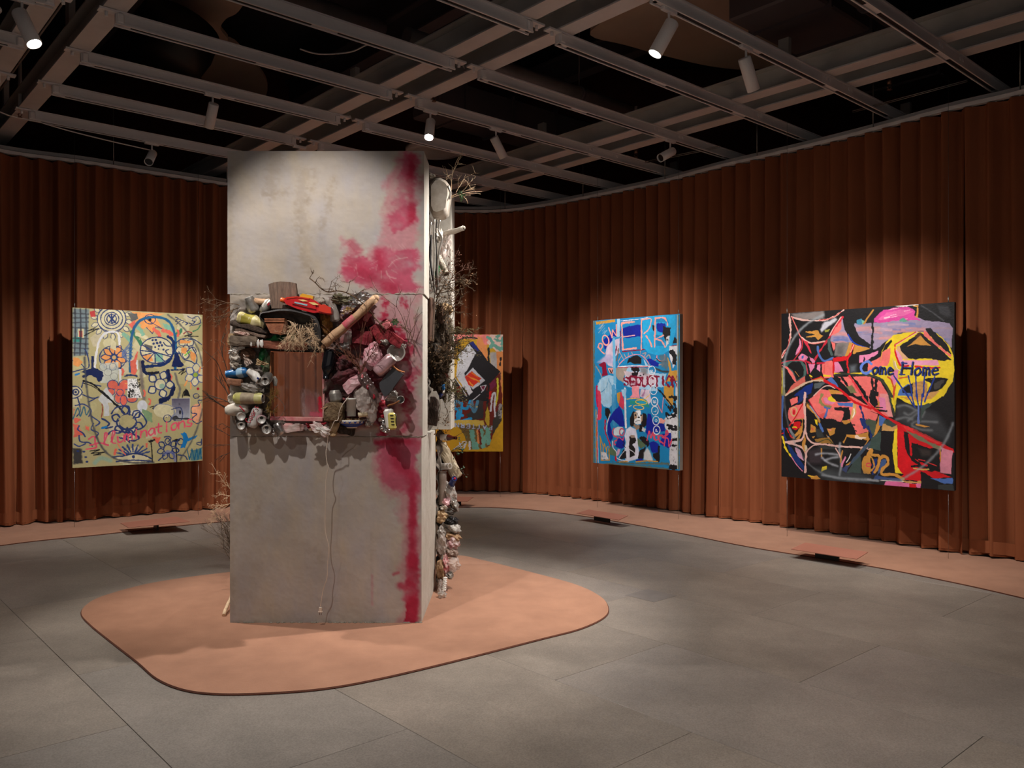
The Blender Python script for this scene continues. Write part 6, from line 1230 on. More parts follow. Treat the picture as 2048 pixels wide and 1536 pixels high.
M_grey_w = mat('weathered_grey_board', (140, 116, 100), rough=.85, col2=(98, 80, 70), scale=14, bump=.6, bscale=30, stretch=(9, 9, .9))
M_brown_w = mat('dark_brown_board', (98, 66, 48), rough=.85, col2=(56, 38, 30), scale=14, bump=.6, bscale=30, stretch=(9, 9, .8))
M_bark = mat('dark_bark', (82, 66, 56), rough=.95, col2=(44, 34, 30), scale=22, bump=1, bscale=40, stretch=(3, 3, 1))
M_twig = mat('dry_brown_twig', (112, 86, 62), rough=.9, var=.25, scale=40); M_straw = mat('straw', (232, 200, 164), rough=.9, var=.2, scale=40)
M_twigd = mat('dark_twig', (74, 58, 46), rough=.9, var=.25, scale=40)
M_leaf = mat('green_leaf', (62, 84, 44), rough=.6, var=.3, scale=30); M_dleaf = mat('dry_leaf', (124, 92, 60), rough=.9, var=.3, scale=60)
M_redt = mat('red_toy_plastic', (198, 34, 38), rough=.3, var=.06); M_ort = mat('orange_toy_plastic', (214, 58, 40), rough=.3, var=.05); M_yel = mat('yellow_plastic', (222, 168, 46), rough=.4, var=.08)
M_dec = mat('pale_yellow_sticker', (232, 200, 128), rough=.5, var=.05); M_decb = mat('pale_blue_sticker', (150, 180, 190), rough=.5, var=.05)
M_rub = mat('worn_black_rubber', (54, 50, 49), rough=.75, col2=(36, 33, 32), scale=14, bump=.3)
M_red = mat('red_splashed_stone', (156, 44, 52), rough=.85, col2=(100, 26, 34), scale=14, bump=.6, bscale=50); M_pinkst = mat('pink_sprayed_stone', (206, 120, 124), rough=.85, col2=(176, 64, 78), scale=12, bump=.4)
M_pinkp = mat('pink_sprayed_plastic', (226, 196, 198), rough=.3, col2=(204, 112, 132), scale=11, bump=.3); M_pinkc = mat('pink_sprayed_can', (220, 176, 184), rough=.3, col2=(150, 120, 120), scale=12, metal=.3)
M_wht = mat('white_plastic', (224, 220, 214), rough=.4, var=.05); M_offw = mat('grubby_white_plastic', (214, 206, 196), rough=.45, col2=(170, 156, 138), scale=9, bump=.1)
M_cord = mat('cream_cord', (216, 200, 184), rough=.5, var=.05); M_blk = mat('black_glass', (22, 22, 26), rough=.06, var=.0); M_slate = mat('dark_grey_flask', (66, 66, 70), rough=.35, var=.1, scale=10)
M_blue = mat('bright_blue_can_paint', (36, 104, 164), rough=.35, var=.08); M_lblue = mat('pale_blue_can_paint', (150, 188, 216), rough=.35, var=.06); M_navy = mat('navy_can_paint', (28, 44, 108), rough=.35, var=.05)
M_ycan = mat('yellow_green_can_paint', (190, 184, 96), rough=.4, col2=(206, 200, 160), scale=14); M_label = mat('faded_beige_label', (180, 164, 140), rough=.6, col2=(140, 124, 104), scale=30)
M_redlet = mat('red_lettering', (186, 28, 52), rough=.5, var=.03); M_whlet = mat('white_lettering', (226, 216, 220), rough=.5, var=.03)
M_green = mat('green_glass', (40, 110, 62), rough=.1, alpha=.85, var=.1); M_dkgreen = mat('dark_green_glass', (24, 60, 40), rough=.1, var=.2, scale=20); M_amber = mat('amber_glass', (74, 26, 20), rough=.1, var=.2)
M_china = mat('glazed_china', (218, 212, 204), rough=.15, var=.03); M_chinab = mat('cobalt_glaze', (44, 66, 150), rough=.15, var=.1); M_soil = mat('dry_soil', (134, 104, 76), rough=1, col2=(84, 62, 46), scale=60, bump=1)
M_card = mat('brown_cardboard', (164, 132, 100), rough=.9, col2=(134, 104, 78), scale=12); M_char = mat('charred_lump', (52, 44, 44), rough=.8, col2=(120, 30, 40), scale=9, bump=1, bscale=30)
M_moss = mat('yellow_moss', (150, 120, 48), rough=1, var=.4, scale=60, bump=1); M_brownp = mat('brown_paper', (118, 84, 64), rough=.9, var=.2, scale=16)
def rotY(deg): return Matrix.Rotation(math.radians(deg), 3, 'Y')
def can(lab, a, b, r=.033, m=M_alu, crush=.1, lidm=None, band=None, seed=0, name='drink_can', group=None, tab=True, mouth=True):
    a, b = Vector(a), Vector(b); d = b-a; Ln = d.length; d.normalize(); t = thing(name, lab, 'can', a, group)
    def df(q, tt, th, o, rr):
        k = math.sin(tt/Ln*math.pi)**.7 if 0 < tt < Ln else 0
        n_ = nz((o.x*40+tt*18, o.y*40, o.z*40+seed), seed, 1.1)
        return q+o*(crush*1.5*n_*k)+d*(crush*.01*n_)
    prof = [(0, r*.2), (.001, r*.72), (.006, r*.80), (.014, r*.98)]+[(.014+(Ln-.030)*k/7, r) for k in range(1, 8)]+[(Ln-.004, r*.82), (Ln, r*.80)]
    m_ = MB(); m_.lathe(a, b, prof, 18, deform=df); body = obj('body', m_, m, t)
    m_ = MB(); m_.lathe(a, b, [(Ln-.001, r*.80), (Ln+.002, r*.80), (Ln+.002, r*.74), (Ln-.003, r*.72), (Ln-.003, 0)], 18); lid = obj('lid', m_, lidm or M_lid, t, 'shiny ring lid')
    u = d.orthogonal().normalized(); up = Vector((0, 0, 1)); q = up-d*up.dot(d)
    if q.length > .2: u = q.normalized()
    v = d.cross(u)
    if mouth:
        m_ = MB(); c0 = b+u*r*.34-d*.0024; n = 12; m_.add([c0+u*r*.26*math.cos(6.283*k/n)+v*r*.34*math.sin(6.283*k/n) for k in range(n)], [tuple(range(n))]); obj('mouth', m_, M_hole, lid)
    if tab:
        m_ = MB(); c0 = b-u*r*.12-d*.0005; ring = [c0+u*r*.26*math.cos(6.283*k/10)+v*r*.17*math.sin(6.283*k/10) for k in range(11)]; m_.tube(ring, r*.05, 5, caps=False); obj('pull_tab', m_, M_alu, lid)
    for (f0, f1, bm) in (band or []):
        m_ = MB(); m_.lathe(a, b, [(Ln*(f0+(f1-f0)*k/3), r*1.012) for k in range(4)], 18, deform=df); obj('printed_band', m_, bm, t)
    return t
def bottle(lab, a, b, r, m, neck=.32, nr=.32, label=None, cap=None, crush=.0, seed=0, name='bottle', sq=False, cat='bottle', group=None):
    a, b = Vector(a), Vector(b); d = b-a; Ln = d.length; d.normalize(); t = thing(name, lab, cat, a, group)
    def df(q, tt, th, o, rr): return q+o*(crush*nz((o.x*30, o.y*30+tt*20, o.z*30), seed, 1.3))
    s1 = 1-neck
    prof = [(0, 0), (.002, r*.85), (.01, r)]+[(Ln*s1*k/6, r) for k in range(1, 6)]+[(Ln*s1, r*.97), (Ln*(s1+neck*.25), r*.78), (Ln*(s1+neck*.5), r*nr*1.15), (Ln*(s1+neck*.9), r*nr), (Ln*(s1+neck*.91), r*nr*1.25), (Ln, r*nr*1.2), (Ln, r*nr*.8)]
    m_ = MB(); m_.lathe(a, b, prof, 4 if sq else 20, deform=df, smooth=not sq); obj('body', m_, m, t)
    if label is not None:
        m_ = MB(); m_.lathe(a, b, [(Ln*(.18+.36*k/3), r*1.01) for k in range(4)], 20, deform=df); obj('label', m_, label, t)
    if cap is not None:
        m_ = MB(); m_.lathe(a, b, [(Ln*.93, r*nr*1.1), (Ln*.93, r*nr*1.42), (Ln*1.02, r*nr*1.4), (Ln*1.02, 0)], 14); obj('cap', m_, cap, t)
    return t
def rbox(m_, c, size, R, amp=.004, n=4, seed=0, mi=0):
    c = Vector(c); idx = {}; vs = []; fs = []
    def vid(p):
        k = tuple(round(x, 4) for x in p)
        if k not in idx:
            q = Vector((p[0]*size[0]/2, p[1]*size[1]/2, p[2]*size[2]/2)); l = max(abs(x) for x in p)
            cnt = sum(abs(abs(x)-1) < 1e-6 for x in p); q *= (1-.05*(cnt-1)) if cnt > 1 else 1
            q += Vector((nz(q*30, seed, 1.0), nz(q*30, seed+3, 1.1), nz(q*30, seed+7, .9)))*amp*1.6
            idx[k] = len(vs); vs.append(c+R@q)
        return idx[k]
    for ax in range(3):
        for sg in (-1, 1):
            for i in range(n):
                for j in range(n):
                    q = []
                    for (a_, b_) in ((i, j), (i+1, j), (i+1, j+1), (i, j+1)):
                        p = [0, 0, 0]; p[ax] = sg; p[(ax+1) % 3] = -1+2*a_/n; p[(ax+2) % 3] = -1+2*b_/n; q.append(vid(p))
                    fs.append(tuple(q) if sg > 0 else tuple(reversed(q)))
    m_.add(vs, fs, mi)
def chunk(lab, name, cat, c, size, ang, m, amp=.004, seed=0, R=None, group=None, n=4):
    t = thing(name, lab, cat, c, group); m_ = MB(); rbox(m_, c, size, R or rotY(ang)@Matrix.Rotation(.15*math.sin(seed*3.1), 3, 'Z'), amp, n, seed); obj(name+'_body' if False else 'block', m_, m, t); return t
def lump(lab, name, cat, c, size, ang, m, seed, amp=.28, f=2.2, lvl=3, flat=True, part='shell', group=None):
    t = thing(name, lab, cat, c, group); m_ = MB(); R = rotY(ang); c = Vector(c); vs, fs = ICO[lvl]; out = []
    for v in vs:
        k = 1+amp*nz(v*1.0, seed, f)*1.3+amp*.5*nz(v, seed+5, f*2.3)
        out.append(c+R@Vector((v.x*size[0]/2*k, v.y*size[1]/2*k, v.z*size[2]/2*k)))
    m_.add(out, fs, 0, not flat); obj(part, m_, m, t); return t
def film(lab, name, cat, pts, m, amp=.012, seed=0, group=None, out=.06, n=10):
    """crumpled sheet spanning four corners"""
    q = [Vector(p) for p in pts]; t = thing(name, lab, cat, q[0], group); m_ = MB()
    def fn(u, v):
        p = (q[0]*(1-u)+q[1]*u)*(1-v)+(q[3]*(1-u)+q[2]*u)*v
        return p+Vector((nz((u*5, v*5, 1), seed, 1.2)*amp*.6, -amp*1.4*nz((u*4, v*6, 0), seed+2, 1.5), nz((u*6, v*4, 2), seed+4, 1.3)*amp*.6))
    m_.grid(fn, n, n, smooth=False); obj('sheet', m_, m, t); return t
def stick(lab, a, b, r0, r1, m, name='wooden_stick', cat='stick', bend=.01, seed=0, ends=None, group=None):
    a, b = Vector(a), Vector(b); t = thing(name, lab, cat, a, group); m_ = MB(); n = 9
    pts = [a.lerp(b, k/n)+Vector((nz((k*.7, seed, 0), 1, 1), nz((k*.8, seed, 3), 2, 1), nz((k*.6, seed, 5), 3, 1)))*bend for k in range(n+1)]
    m_.tube(pts, [r0+(r1-r0)*k/n+abs(nz((k, seed, 1), 2, 1))*r0*.12 for k in range(n+1)], 12); obj('shaft', m_, m, t)
    if ends:
        m_ = MB(); m_.ico(pts[-1], r1*1.02, lambda v: 1+.15*nz(v, seed, 4), 1); obj('cut_end', m_, ends, t)
    return t
def twigs(m_, base, d, Ln, r, depth, spread=.7, kids=3, seg=4, tips=None, droop=0):
    p = Vector(base); d = Vector(d).normalized(); pts = [p.copy()]
    for k in range(seg):
        d = (d+Vector((rnd.gauss(0, .16), rnd.gauss(0, .16), rnd.gauss(0, .16)-droop))).normalized(); p = p+d*Ln/seg; pts.append(p.copy())
    m_.tube(pts, [r*1.35*(1-.5*k/seg) for k in range(seg+1)], 4 if depth < 2 else 5, caps=False)
    if tips is not None and depth <= 0: tips.append((pts[-1], d.copy()))
    if depth > 0:
        for k in range(kids):
            i = rnd.randint(1, seg); dd = (d+Vector((rnd.gauss(0, spread), rnd.gauss(0, spread), rnd.gauss(0, spread)))).normalized()
            twigs(m_, pts[i], dd, Ln*rnd.uniform(.4, .7), r*.65, depth-1, spread, kids, max(2, seg-1), tips, droop)
def bush(lab, stems, m=M_twig, name='dry_branch', cat='branch', leafm=None, leafn=0, leafs=.012, group=None):
    """stems: (base, direction, length, radius, depth, spread, kids)"""
    t = thing(name, lab, cat, stems[0][0], group); tips = []
    for i, s in enumerate(stems):
        m_ = MB(); twigs(m_, *s[:5], spread=s[5] if len(s) > 5 else .6, kids=s[6] if len(s) > 6 else 3, tips=tips, droop=s[7] if len(s) > 7 else 0); obj('stem', m_, m, t)
    if leafm and tips:
        m_ = MB()
        for k in range(leafn):
            p, d = tips[rnd.randrange(len(tips))]; u = Vector((rnd.gauss(0, 1), rnd.gauss(0, 1), rnd.gauss(0, 1))).normalized(); v = u.orthogonal().normalized(); s_ = leafs*rnd.uniform(.5, 1.2)
            p = p+Vector((rnd.gauss(0, .006), rnd.gauss(0, .006), rnd.gauss(0, .006)))
            m_.add([p, p+u*s_*.5+v*s_*.3, p+u*s_, p+u*s_*.5-v*s_*.3], [(0, 1, 2, 3)])
        obj('leaves', m_, leafm, t, kind='stuff')
    return t
def text_on(lab_parent, word_, p0, p1, hgt, r, m, out=Vector((0, -1, 0)), slant=.1):
    p0, p1 = Vector(p0), Vector(p1); u = (p1-p0)/len(word_); up = out.cross((p1-p0).normalized()).normalized()*-1
    if up.z < 0 and abs(up.z) > .3: up = -up
    m_ = MB()
    for i, ch in enumerate(word_):
        for st in GLYPH.get(ch, []):
            pts = [tuple(p0+u*(i+.1+.8*(x+slant*(1-y)))+up*hgt*(1-y)) for x, y in st]
            m_.tube([Vector(p) for p in (smooth_pts(pts, 3) if len(pts) > 3 else pts)], r, 4)
    return obj('lettering', m_, m, lab_parent, kind='stuff')
# ------------------------------------------------------------------ rubbish on the front of the sculpture, from the top edge round the window
f = FP
can('crushed silver can at the upper outer corner of the window rubbish, open end up', f(385,360,.05), f(330,232,.07), .034, M_aludk, .35, seed=1)
stick('pale stub of bare wood lying behind the grey can', f(350,280,.05), f(520,270,.05), .022, .019, M_wood, seed=2)
t = can('slim tilted grey can with a red corner beside the weathered board', f(440,360,.07), f(518,262,.06), .026, M_aludk, .2, seed=3)
m = MB(); m.box(f(500,290,.10), (.02, .004, .012), rotY(-50)); obj('red_mark', m, M_redp, t)
t = thing('weathered_board', 'short upright weathered grey board with a rounded top edge', 'board', f(620,325,.05))
pts = [f(x, y, .085) for x, y in [(525,328),(510,220),(498,122),(540,106),(600,98),(680,102),(730,112),(738,180),(745,330)]]; m = MB(); m.prism(pts, (0, .03, 0)); obj('plank', m, M_grey_w, t)
m = MB(); m.box(f(742,215,.07), (.004, .02, .02), rotY(0)); obj('black_clip', m, M_black, t)
# toy blaster
t = thing('toy_blaster', 'red plastic toy blaster with orange tip lying over the black rubber', 'toy', f(800,300,.12))
pts = [f(x, y, .150) for x, y in [(628,262),(650,232),(740,224),(850,240),(900,262),(940,296),(1030,318),(1038,372),(1010,380),(920,362),(880,366),(800,346),(740,330),(650,292)]]; m = MB(); m.prism(pts, (0, .05, 0)); b_ = obj('shell', m, M_redt, t)
pts = [f(x, y, .158) for x, y in [(712,262),(830,282),(900,300),(905,335),(840,322),(700,286)]]; m = MB(); m.prism(pts, (0, .01, 0)); obj('raised_rib', m, M_redt, t)
m = MB(); m.tube([f(640,262,.125), f(604,252,.125)], [.017, .013], 14); obj('tip', m, mat('orange_tip', (236, 104, 44), rough=.3), t)
m = MB(); pts = [f(x, y, .156) for x, y in [(930,300),(975,292),(1030,325),(1036,372),(985,366),(925,350)]]; m.prism(pts, (0, .062, 0)); obj('grip', m, M_ort, t)
m = MB(); pts = [f(x, y, .140) for x, y in [(770,212),(790,200),(882,222),(876,250),(850,240),(765,228)]]; m.prism(pts, (0, .035, 0)); obj('magazine', m, M_yel, t)
for q in ([(752,252),(800,252),(836,266),(790,268)], [(838,274),(890,276),(930,298),(880,298)]):
    m = MB(); m.prism([f(x, y, .1605) for x, y in q], (0, .003, 0)); obj('sticker', m, M_dec, t)
m = MB(); m.prism([f(x, y, .1610) for x, y in [(722,270),(832,294),(828,306),(720,282)]], (0, .003, 0)); obj('sticker', m, M_decb, t)
m = MB(); m.prism([f(x, y, .154) for x, y in [(650,236),(740,226),(850,242),(845,250),(740,234),(655,246)]], (0, .003, 0)); obj('top_rail', m, M_ort, t)
# rubber
t = thing('rubber_fender', 'bent strip of worn black rubber arching over the window', 'rubber strip', f(680,360,.05))
path = [(500,486),(455,440),(426,400),(440,368),(500,356),(580,342),(660,340),(740,350),(800,364),(860,384),(900,420),(925,480),(935,560),(930,610)]; path = smooth_pts(path, 4); m = MB(); vs = []
for i, (x, y) in enumerate(path):
    x0_, y0_ = path[max(0, i-1)]; x1_, y1_ = path[min(len(path)-1, i+1)]; dx, dy = x1_-x0_, y1_-y0_; l = math.hypot(dx, dy); nx_, ny_ = -dy/l, dx/l; w_ = 7+34*min(1, max(0, (i-8)/26))
    for (o_, dp) in ((-w_*.3, .015), (-w_*.3, .135), (w_*.3, .145), (w_, .12), (w_, .015)): vs.append(f(x-nx_*o_*-1, y-ny_*o_*-1, dp))
n = len(path); m.add(vs, [(i*5+k, i*5+(k+1) % 5, i*5+5+(k+1) % 5, i*5+5+k) for i in range(n-1) for k in range(5)]+[(0, 1, 2, 3, 4), tuple((n-1)*5+k for k in (4, 3, 2, 1, 0))], smooth=False); obj('strip', m, M_rub, t)
# terracotta fragment
t = thing('flowerpot_shard', 'ridged terracotta shard wedged under the black rubber strip', 'pot shard', f(550,470,.1))
pts = [f(x, y, .15) for x, y in [(470,448),(635,444),(606,552),(515,538)]]; m = MB(); m.prism(pts, (0, .035, 0)); obj('shard', m, M_terra, t)
for y in (412, 430): m = MB(); m.prism([f(x, yy, .158) for x, yy in [(463,y),(635,y),(634,y+12),(466,y+12)]], (0, .04, 0)); obj('rim_ridge', m, M_terra, t)
m = MB(); m.prism([f(x, y, .148) for x, y in [(635,412),(652,500),(645,540),(606,552)]], (0, .09, 0)); obj('shard', m, M_brick, t)
m_st = [(f(660+22*k, 432+7*k, .10), (rnd.uniform(-.2,.8), -.45, rnd.uniform(-1,.1)), .12, .0019, 3, .8, 5, .15) for k in range(10)]
bush('tangle of pale straw roots hanging beside the terracotta shard', m_st, M_straw, 'straw_tangle', 'dried roots')
bottle('crushed yellowish plastic bottle lying below the crushed silver can', f(255,390,.06), f(470,470,.08), .034, mat('yellowed_plastic', (206, 190, 120), rough=.3, col2=(226, 216, 190), scale=9), .4, .5, crush=.5, seed=4, label=mat('yellow_label', (178, 164, 70), rough=.5))
chunk('dark layered slab of bark under the yellowish bottle', 'bark_slab', 'bark', f(350,492,.06), (.055*4.6, .09, .018*1.6), 14, M_bark, .007, 5)
chunk('long brown wood splinter under the bark slab', 'wood_splinter', 'wood', f(360,540,.06), (.21, .08, .018), 16, M_grey_w, .005, 6)
chunk('broken grey brown brick with small holes at the outer edge', 'broken_brick', 'brick', f(300,610,.07), (.17, .11, .062), 3, M_rock, .006, 7)
chunk('tan brick end poking past the outer edge under the bark', 'tan_brick', 'brick', f(205,600,.05), (.04, .10, .075), 4, M_tan, .004, 8)
lump('wad of pink rimmed paper on the broken grey brick', 'paper_wad', 'paper', f(270,545,.10), (.11, .05, .022), 8, mat('pinkish_paper', (176, 130, 120), rough=.9, col2=(206, 190, 176), scale=14), 9, .35)
# red brick lintel with white drips
t = chunk('long brick red bar splashed white at one end, above the glass', 'red_brick_bar', 'brick', f(590,642,.07), (.36, .09, .046), 3, mat('brick_red_bar', (140, 78, 56), rough=.9, col2=(104, 62, 48), scale=16, bump=.5), .004, 10)
for x in (350, 410, 440): m = MB(); m.ico(f(x, 628, .118), (.010, .006, .024 if x > 400 else .018), lambda v: 1+.3*nz(v, x, 3), 2); obj('paint_splash', m, M_wht, t)
bottle('green glass bottle lying behind the brick red bar', f(740,565,.05), f(480,600,.05), .026, M_green, .3, .4, name='glass_bottle')
lump('shard of green glass beside the top corner of the window', 'glass_shard', 'glass shard', f(450,735,.05), (.05, .03, .10), 10, M_green, 12, .35)
lump('torn white plastic scrap at the outer edge under the brick', 'plastic_scrap', 'plastic scrap', f(230,678,.08), (.085, .05, .035), -28, M_wht, 13, .4, 2.6)
lump('crumpled grubby carton at the outer edge below the white scrap', 'crumpled_carton', 'carton', f(215,740,.05), (.07, .09, .08), 0, M_offw, 14, .3)
lump('grey crumpled paper cup above the blue can', 'paper_cup', 'cup', f(225,815,.05), (.075, .09, .05), 6, mat('greyish_card', (150, 138, 124), rough=.8, var=.15, scale=16), 15, .25)
film('pale triangular shard of board near the green glass', 'board_shard', 'board', [f(285,715,.09), f(370,790,.10), f(310,825,.08), f(295,800,.08)], mat('pale_board', (184, 164, 152), rough=.8, var=.1), .006, 16)
film('tan triangular tile shard next to the window edge', 'tile_shard', 'tile shard', [f(400,755,.09), f(500,800,.07), f(470,815,.07), f(390,812,.09)], M_tan, .006, 17)
lump('brown paper bag scrap behind the pale triangular shard', 'paper_bag', 'paper bag', f(320,720,.05), (.10, .05, .07), 12, M_brownp, 18, .3)
lump('sage green cloth scrap hanging by the window edge', 'cloth_scrap', 'cloth', f(478,800,.04), (.035, .03, .13), 5, mat('sage_cloth', (110, 118, 88), rough=.9, var=.15), 19, .25)
t = can('crushed bright blue can sticking out past the outer edge', f(335,868,.05), f(140,890,.06), .028, M_blue, .35, seed=20, tab=False, mouth=False, band=[(.25, .5, M_lblue)], lidm=M_lblue)
t = bottle('crumpled white and blue plastic tube beside the bright blue can', f(335,860,.09), f(425,945,.11), .024, M_wht, .3, .7, crush=.6, seed=21, name='plastic_tube', cat='tube')
m = MB(); m.box(f(410,925,.145), (.014, .003, .012), rotY(30)); obj('blue_mark', m, M_navy, t)
can('silver can facing out with its ring pull, beside the window edge', f(500,905,.02), f(470,948,.14), .032, M_alu, .12, seed=22)
chunk('small reddish brown brick below the bright blue can', 'small_brick', 'brick', f(218,955,.07), (.085, .10, .038), 4, mat('reddish_brick', (160, 112, 84), rough=.9, col2=(124, 84, 64), scale=24, bump=.5), .003, 23)
bottle('short clear jar lying under the small brick', f(290,1025,.04), f(175,1000,.05), .024, M_clear, .12, .8, crush=.1, seed=24, name='clear_jar', cat='jar')
lump('crumpled clear plastic bottle above the yellow and silver can', 'clear_bottle', 'bottle', f(350,1005,.08), (.12, .07, .05), 14, M_clear, 25, .3, 3)
t = can('long yellow and silver can lying on its side, lid towards the window', f(208,1092,.075), f(452,1096,.095), .036, M_ycan, .06, seed=26, band=[(.28, .75, M_label)])
lump('wrinkled beige carton behind the yellow and silver can', 'beige_carton', 'carton', f(205,1100,.03), (.07, .06, .08), 0, M_offw, 27, .25)
t = can('dented white can with a red stroke, poking past the outer edge', f(330,1180,.06), f(140,1200,.06), .032, M_offw, .45, seed=28, tab=False, mouth=False, lidm=M_offw)
m = MB(); m.tube([f(252,1160,.105), f(295,1208,.105)], .004, 6); obj('red_stroke', m, M_redlet, t)
t = can('upright white can with red script, leaning under the others', f(352,1342,.075), f(415,1178,.075), .033, mat('white_can_paint', (206, 202, 198), rough=.35, var=.05), .08, seed=29)
text_on(t, 'Coors', f(335,1312,.112), f(418,1168,.112), .034, .0022, M_redlet)
for i, (x, y, r_, mm, lab) in enumerate(((266,1252,.030,M_clear,'base of a clear cup facing out beside the white scripted can'), (266,1332,.028,M_aludk,'dull can end facing out, lowest by the outer edge'), (440,1278,.031,M_pinkc,'pink crushed can facing out beside the window corner'),
                                   (484,1362,.034,M_aludk,'open silver can facing out, lowest under the window corner'))):
    can(lab, f(x-6, y-8, .01), f(x, y, .105), r_, mm, .3 if i == 2 else .12, seed=30+i, mouth=i != 0, tab=i == 3)
bottle('rumpled clear cup hanging beneath the dull can end', f(262,1300,.05), f(290,1395,.06), .026, M_clear2, .2, .7, crush=.4, seed=35, name='clear_cup', cat='cup')
can('crushed silver can leaning under the window sill', f(615,1405,.08), f(572,1312,.08), .031, M_foil, .4, seed=36)
lump('silver foil ball hanging at the lowest edge', 'foil_ball', 'foil', f(545,1395,.06), (.035, .03, .035), 0, M_foil, 37, .35)
chunk('crushed white carton block under the window sill', 'white_carton', 'carton', f(715,1345,.06), (.125, .07, .045), -1, mat('stained_white_carton', (206, 192, 184), rough=.7, col2=(190, 120, 120), scale=10), .006, 38)
lump('crumpled white packet with red print, lowest below the sill', 'white_packet', 'packet', f(945,1362,.10), (.105, .05, .062), 28, mat('white_red_packet', (214, 206, 200), rough=.4, col2=(190, 60, 70), scale=16, c2amt=.36), 39, .35, 3)
t = thing('torn_cardboard', 'torn orange brown cardboard edge beside the white packet', 'cardboard', f(900,1340,.1)); zz = [(838,1368)]+[(860+14*k, 1352-5*k+(9 if k % 2 else -4)) for k in range(7)]+[(950,1318),(960,1345),(900,1375)]
m = MB(); m.prism([f(x, y, .11) for x, y in zz], (0, .004, 0)); obj('card', m, M_card, t)
film('crimson painted rag tucked below the window sill', 'crimson_rag', 'rag', [f(815,1310,.06), f(1000,1300,.07), f(960,1350,.05), f(830,1360,.05)], M_redp, .012, 40)
chunk('pale tan stone under the sandy brick', 'tan_stone', 'stone', f(1052,1350,.06), (.062, .06, .085), 12, M_tan, .008, 41)
chunk('dark brown bark block under the blue bowl', 'bark_block', 'bark', f(1160,1372,.04), (.10, .05, .05), 6, M_bark, .006, 42)
# window furniture
lump('flat dark metal scrap stuck to the glass near its outer edge', 'metal_scrap', 'metal scrap', f(552,950,.02), (.033, .008, .055), -10, M_aludk, 43, .2)
bush('mossy dried sprig curling over the lower window corner', [(f(500,1130,.09), (.6, -.6, 1), .07, .0016, 3, .9, 5), (f(500,1190,.09), (.8, -.5, .3), .07, .0016, 3, .9, 5), (f(490,1160,.09), (.2, -.6, -.6), .06, .0016, 3, .9, 5)], mat('ochre_sprig', (150, 118, 58), rough=.95, var=.3, scale=50), 'moss_sprig', 'dried moss', M_moss, 120, .008)
t = thing('wire_loop', 'thin bent wire loop in front of the lower window corner', 'wire', f(560,1150,.1)); m = MB(); m.tube([Vector(p) for p in smooth_pts([tuple(f(x, y, .10)) for x, y in [(500,1100),(560,1080),(610,1120),(636,1180),(610,1240),(560,1262),(545,1200),(580,1150)]], 5)], .0014, 5); obj('wire', m, M_wire, t)
# right of the window
t = bottle('glossy black glass bottle standing on its neck beside the window', f(1034,672,.10), f(988,930,.10), .040, M_blk, .36, .42, name='black_bottle')
lump('silvery ribbed plastic bottle fallen across the twigs', 'ribbed_bottle', 'bottle', f(1130,660,.07), (.09, .07, .055), -14, M_foil, 44, .22, 5)
bottle('clear squashed bottle upright behind the wooden log', f(1175,640,.07), f(1188,515,.06), .026, M_clear, .3, .6, crush=.3, seed=45, name='clear_squashed_bottle')
lump('charred black lump with scaly top between bottle and twigs', 'charred_lump', 'charred lump', f(1130,800,.06), (.12, .10, .10), 25, M_char, 46, .22, 4, flat=False)
lump('red streaked charred wood below the scaly black lump', 'charred_wood', 'charred wood', f(1150,905,.07), (.15, .10, .085), -22, mat('red_char', (96, 32, 40), rough=.8, col2=(44, 34, 34), scale=14, bump=1, bscale=30), 47, .2, 3, flat=False)
t = stick('pale round log with a red sprayed middle, angled across the rubbish', f(975,640,.13), f(1415,245,.13), .028, .024, M_wood, 'wooden_log', 'log', .006, 48, M_wood)
m = MB(); a_, b_ = f(1150,482,.13), f(1235,407,.13); m.tube([a_, a_.lerp(b_, .5), b_], [.0290, .0285, .028], 12, caps=False); obj('sprayed_patch', m, M_pinkst, t)
lump('splintered end of the pale log beside the black bottle', 'log_splinter', 'wood', f(968,662,.10), (.03, .03, .055), 10, M_wood, 49, .4)
bottle('clear small bottle standing behind the toy blaster grip', f(1075,440,.07), f(1040,225,.06), .027, M_clear, .45, .6, crush=.3, seed=50, name='clear_small_bottle')
lump('crumpled silver foil bag behind the bare branch', 'foil_bag', 'foil', f(1255,265,.05), (.16, .06, .10), -8, M_foil, 51, .32, 3)
lump('colourful torn snack wrapper below the foil bag', 'snack_wrapper', 'wrapper', f(1165,345,.07), (.085, .04, .05), -6, mat('wrapper_print', (196, 160, 60), rough=.3, col2=(60, 70, 150), scale=30), 52, .35, 3)
lump('grey green mound of lichen on the branch', 'lichen_mound', 'lichen', f(1120,255,.06), (.12, .06, .06), 8, mat('lichen', (132, 126, 100), rough=1, var=.3, scale=60, bump=1), 53, .35, 4)
lump('white plaster lump behind the toy blaster', 'plaster_lump', 'plaster', f(925,275,.05), (.08, .05, .06), 15, M_seam, 54, .3)
lump('ochre chunk of foam between the rubber strip and the log', 'foam_chunk', 'foam', f(985,440,.05), (.075, .07, .16), -8, M_ochst, 55, .22, 3, flat=False)
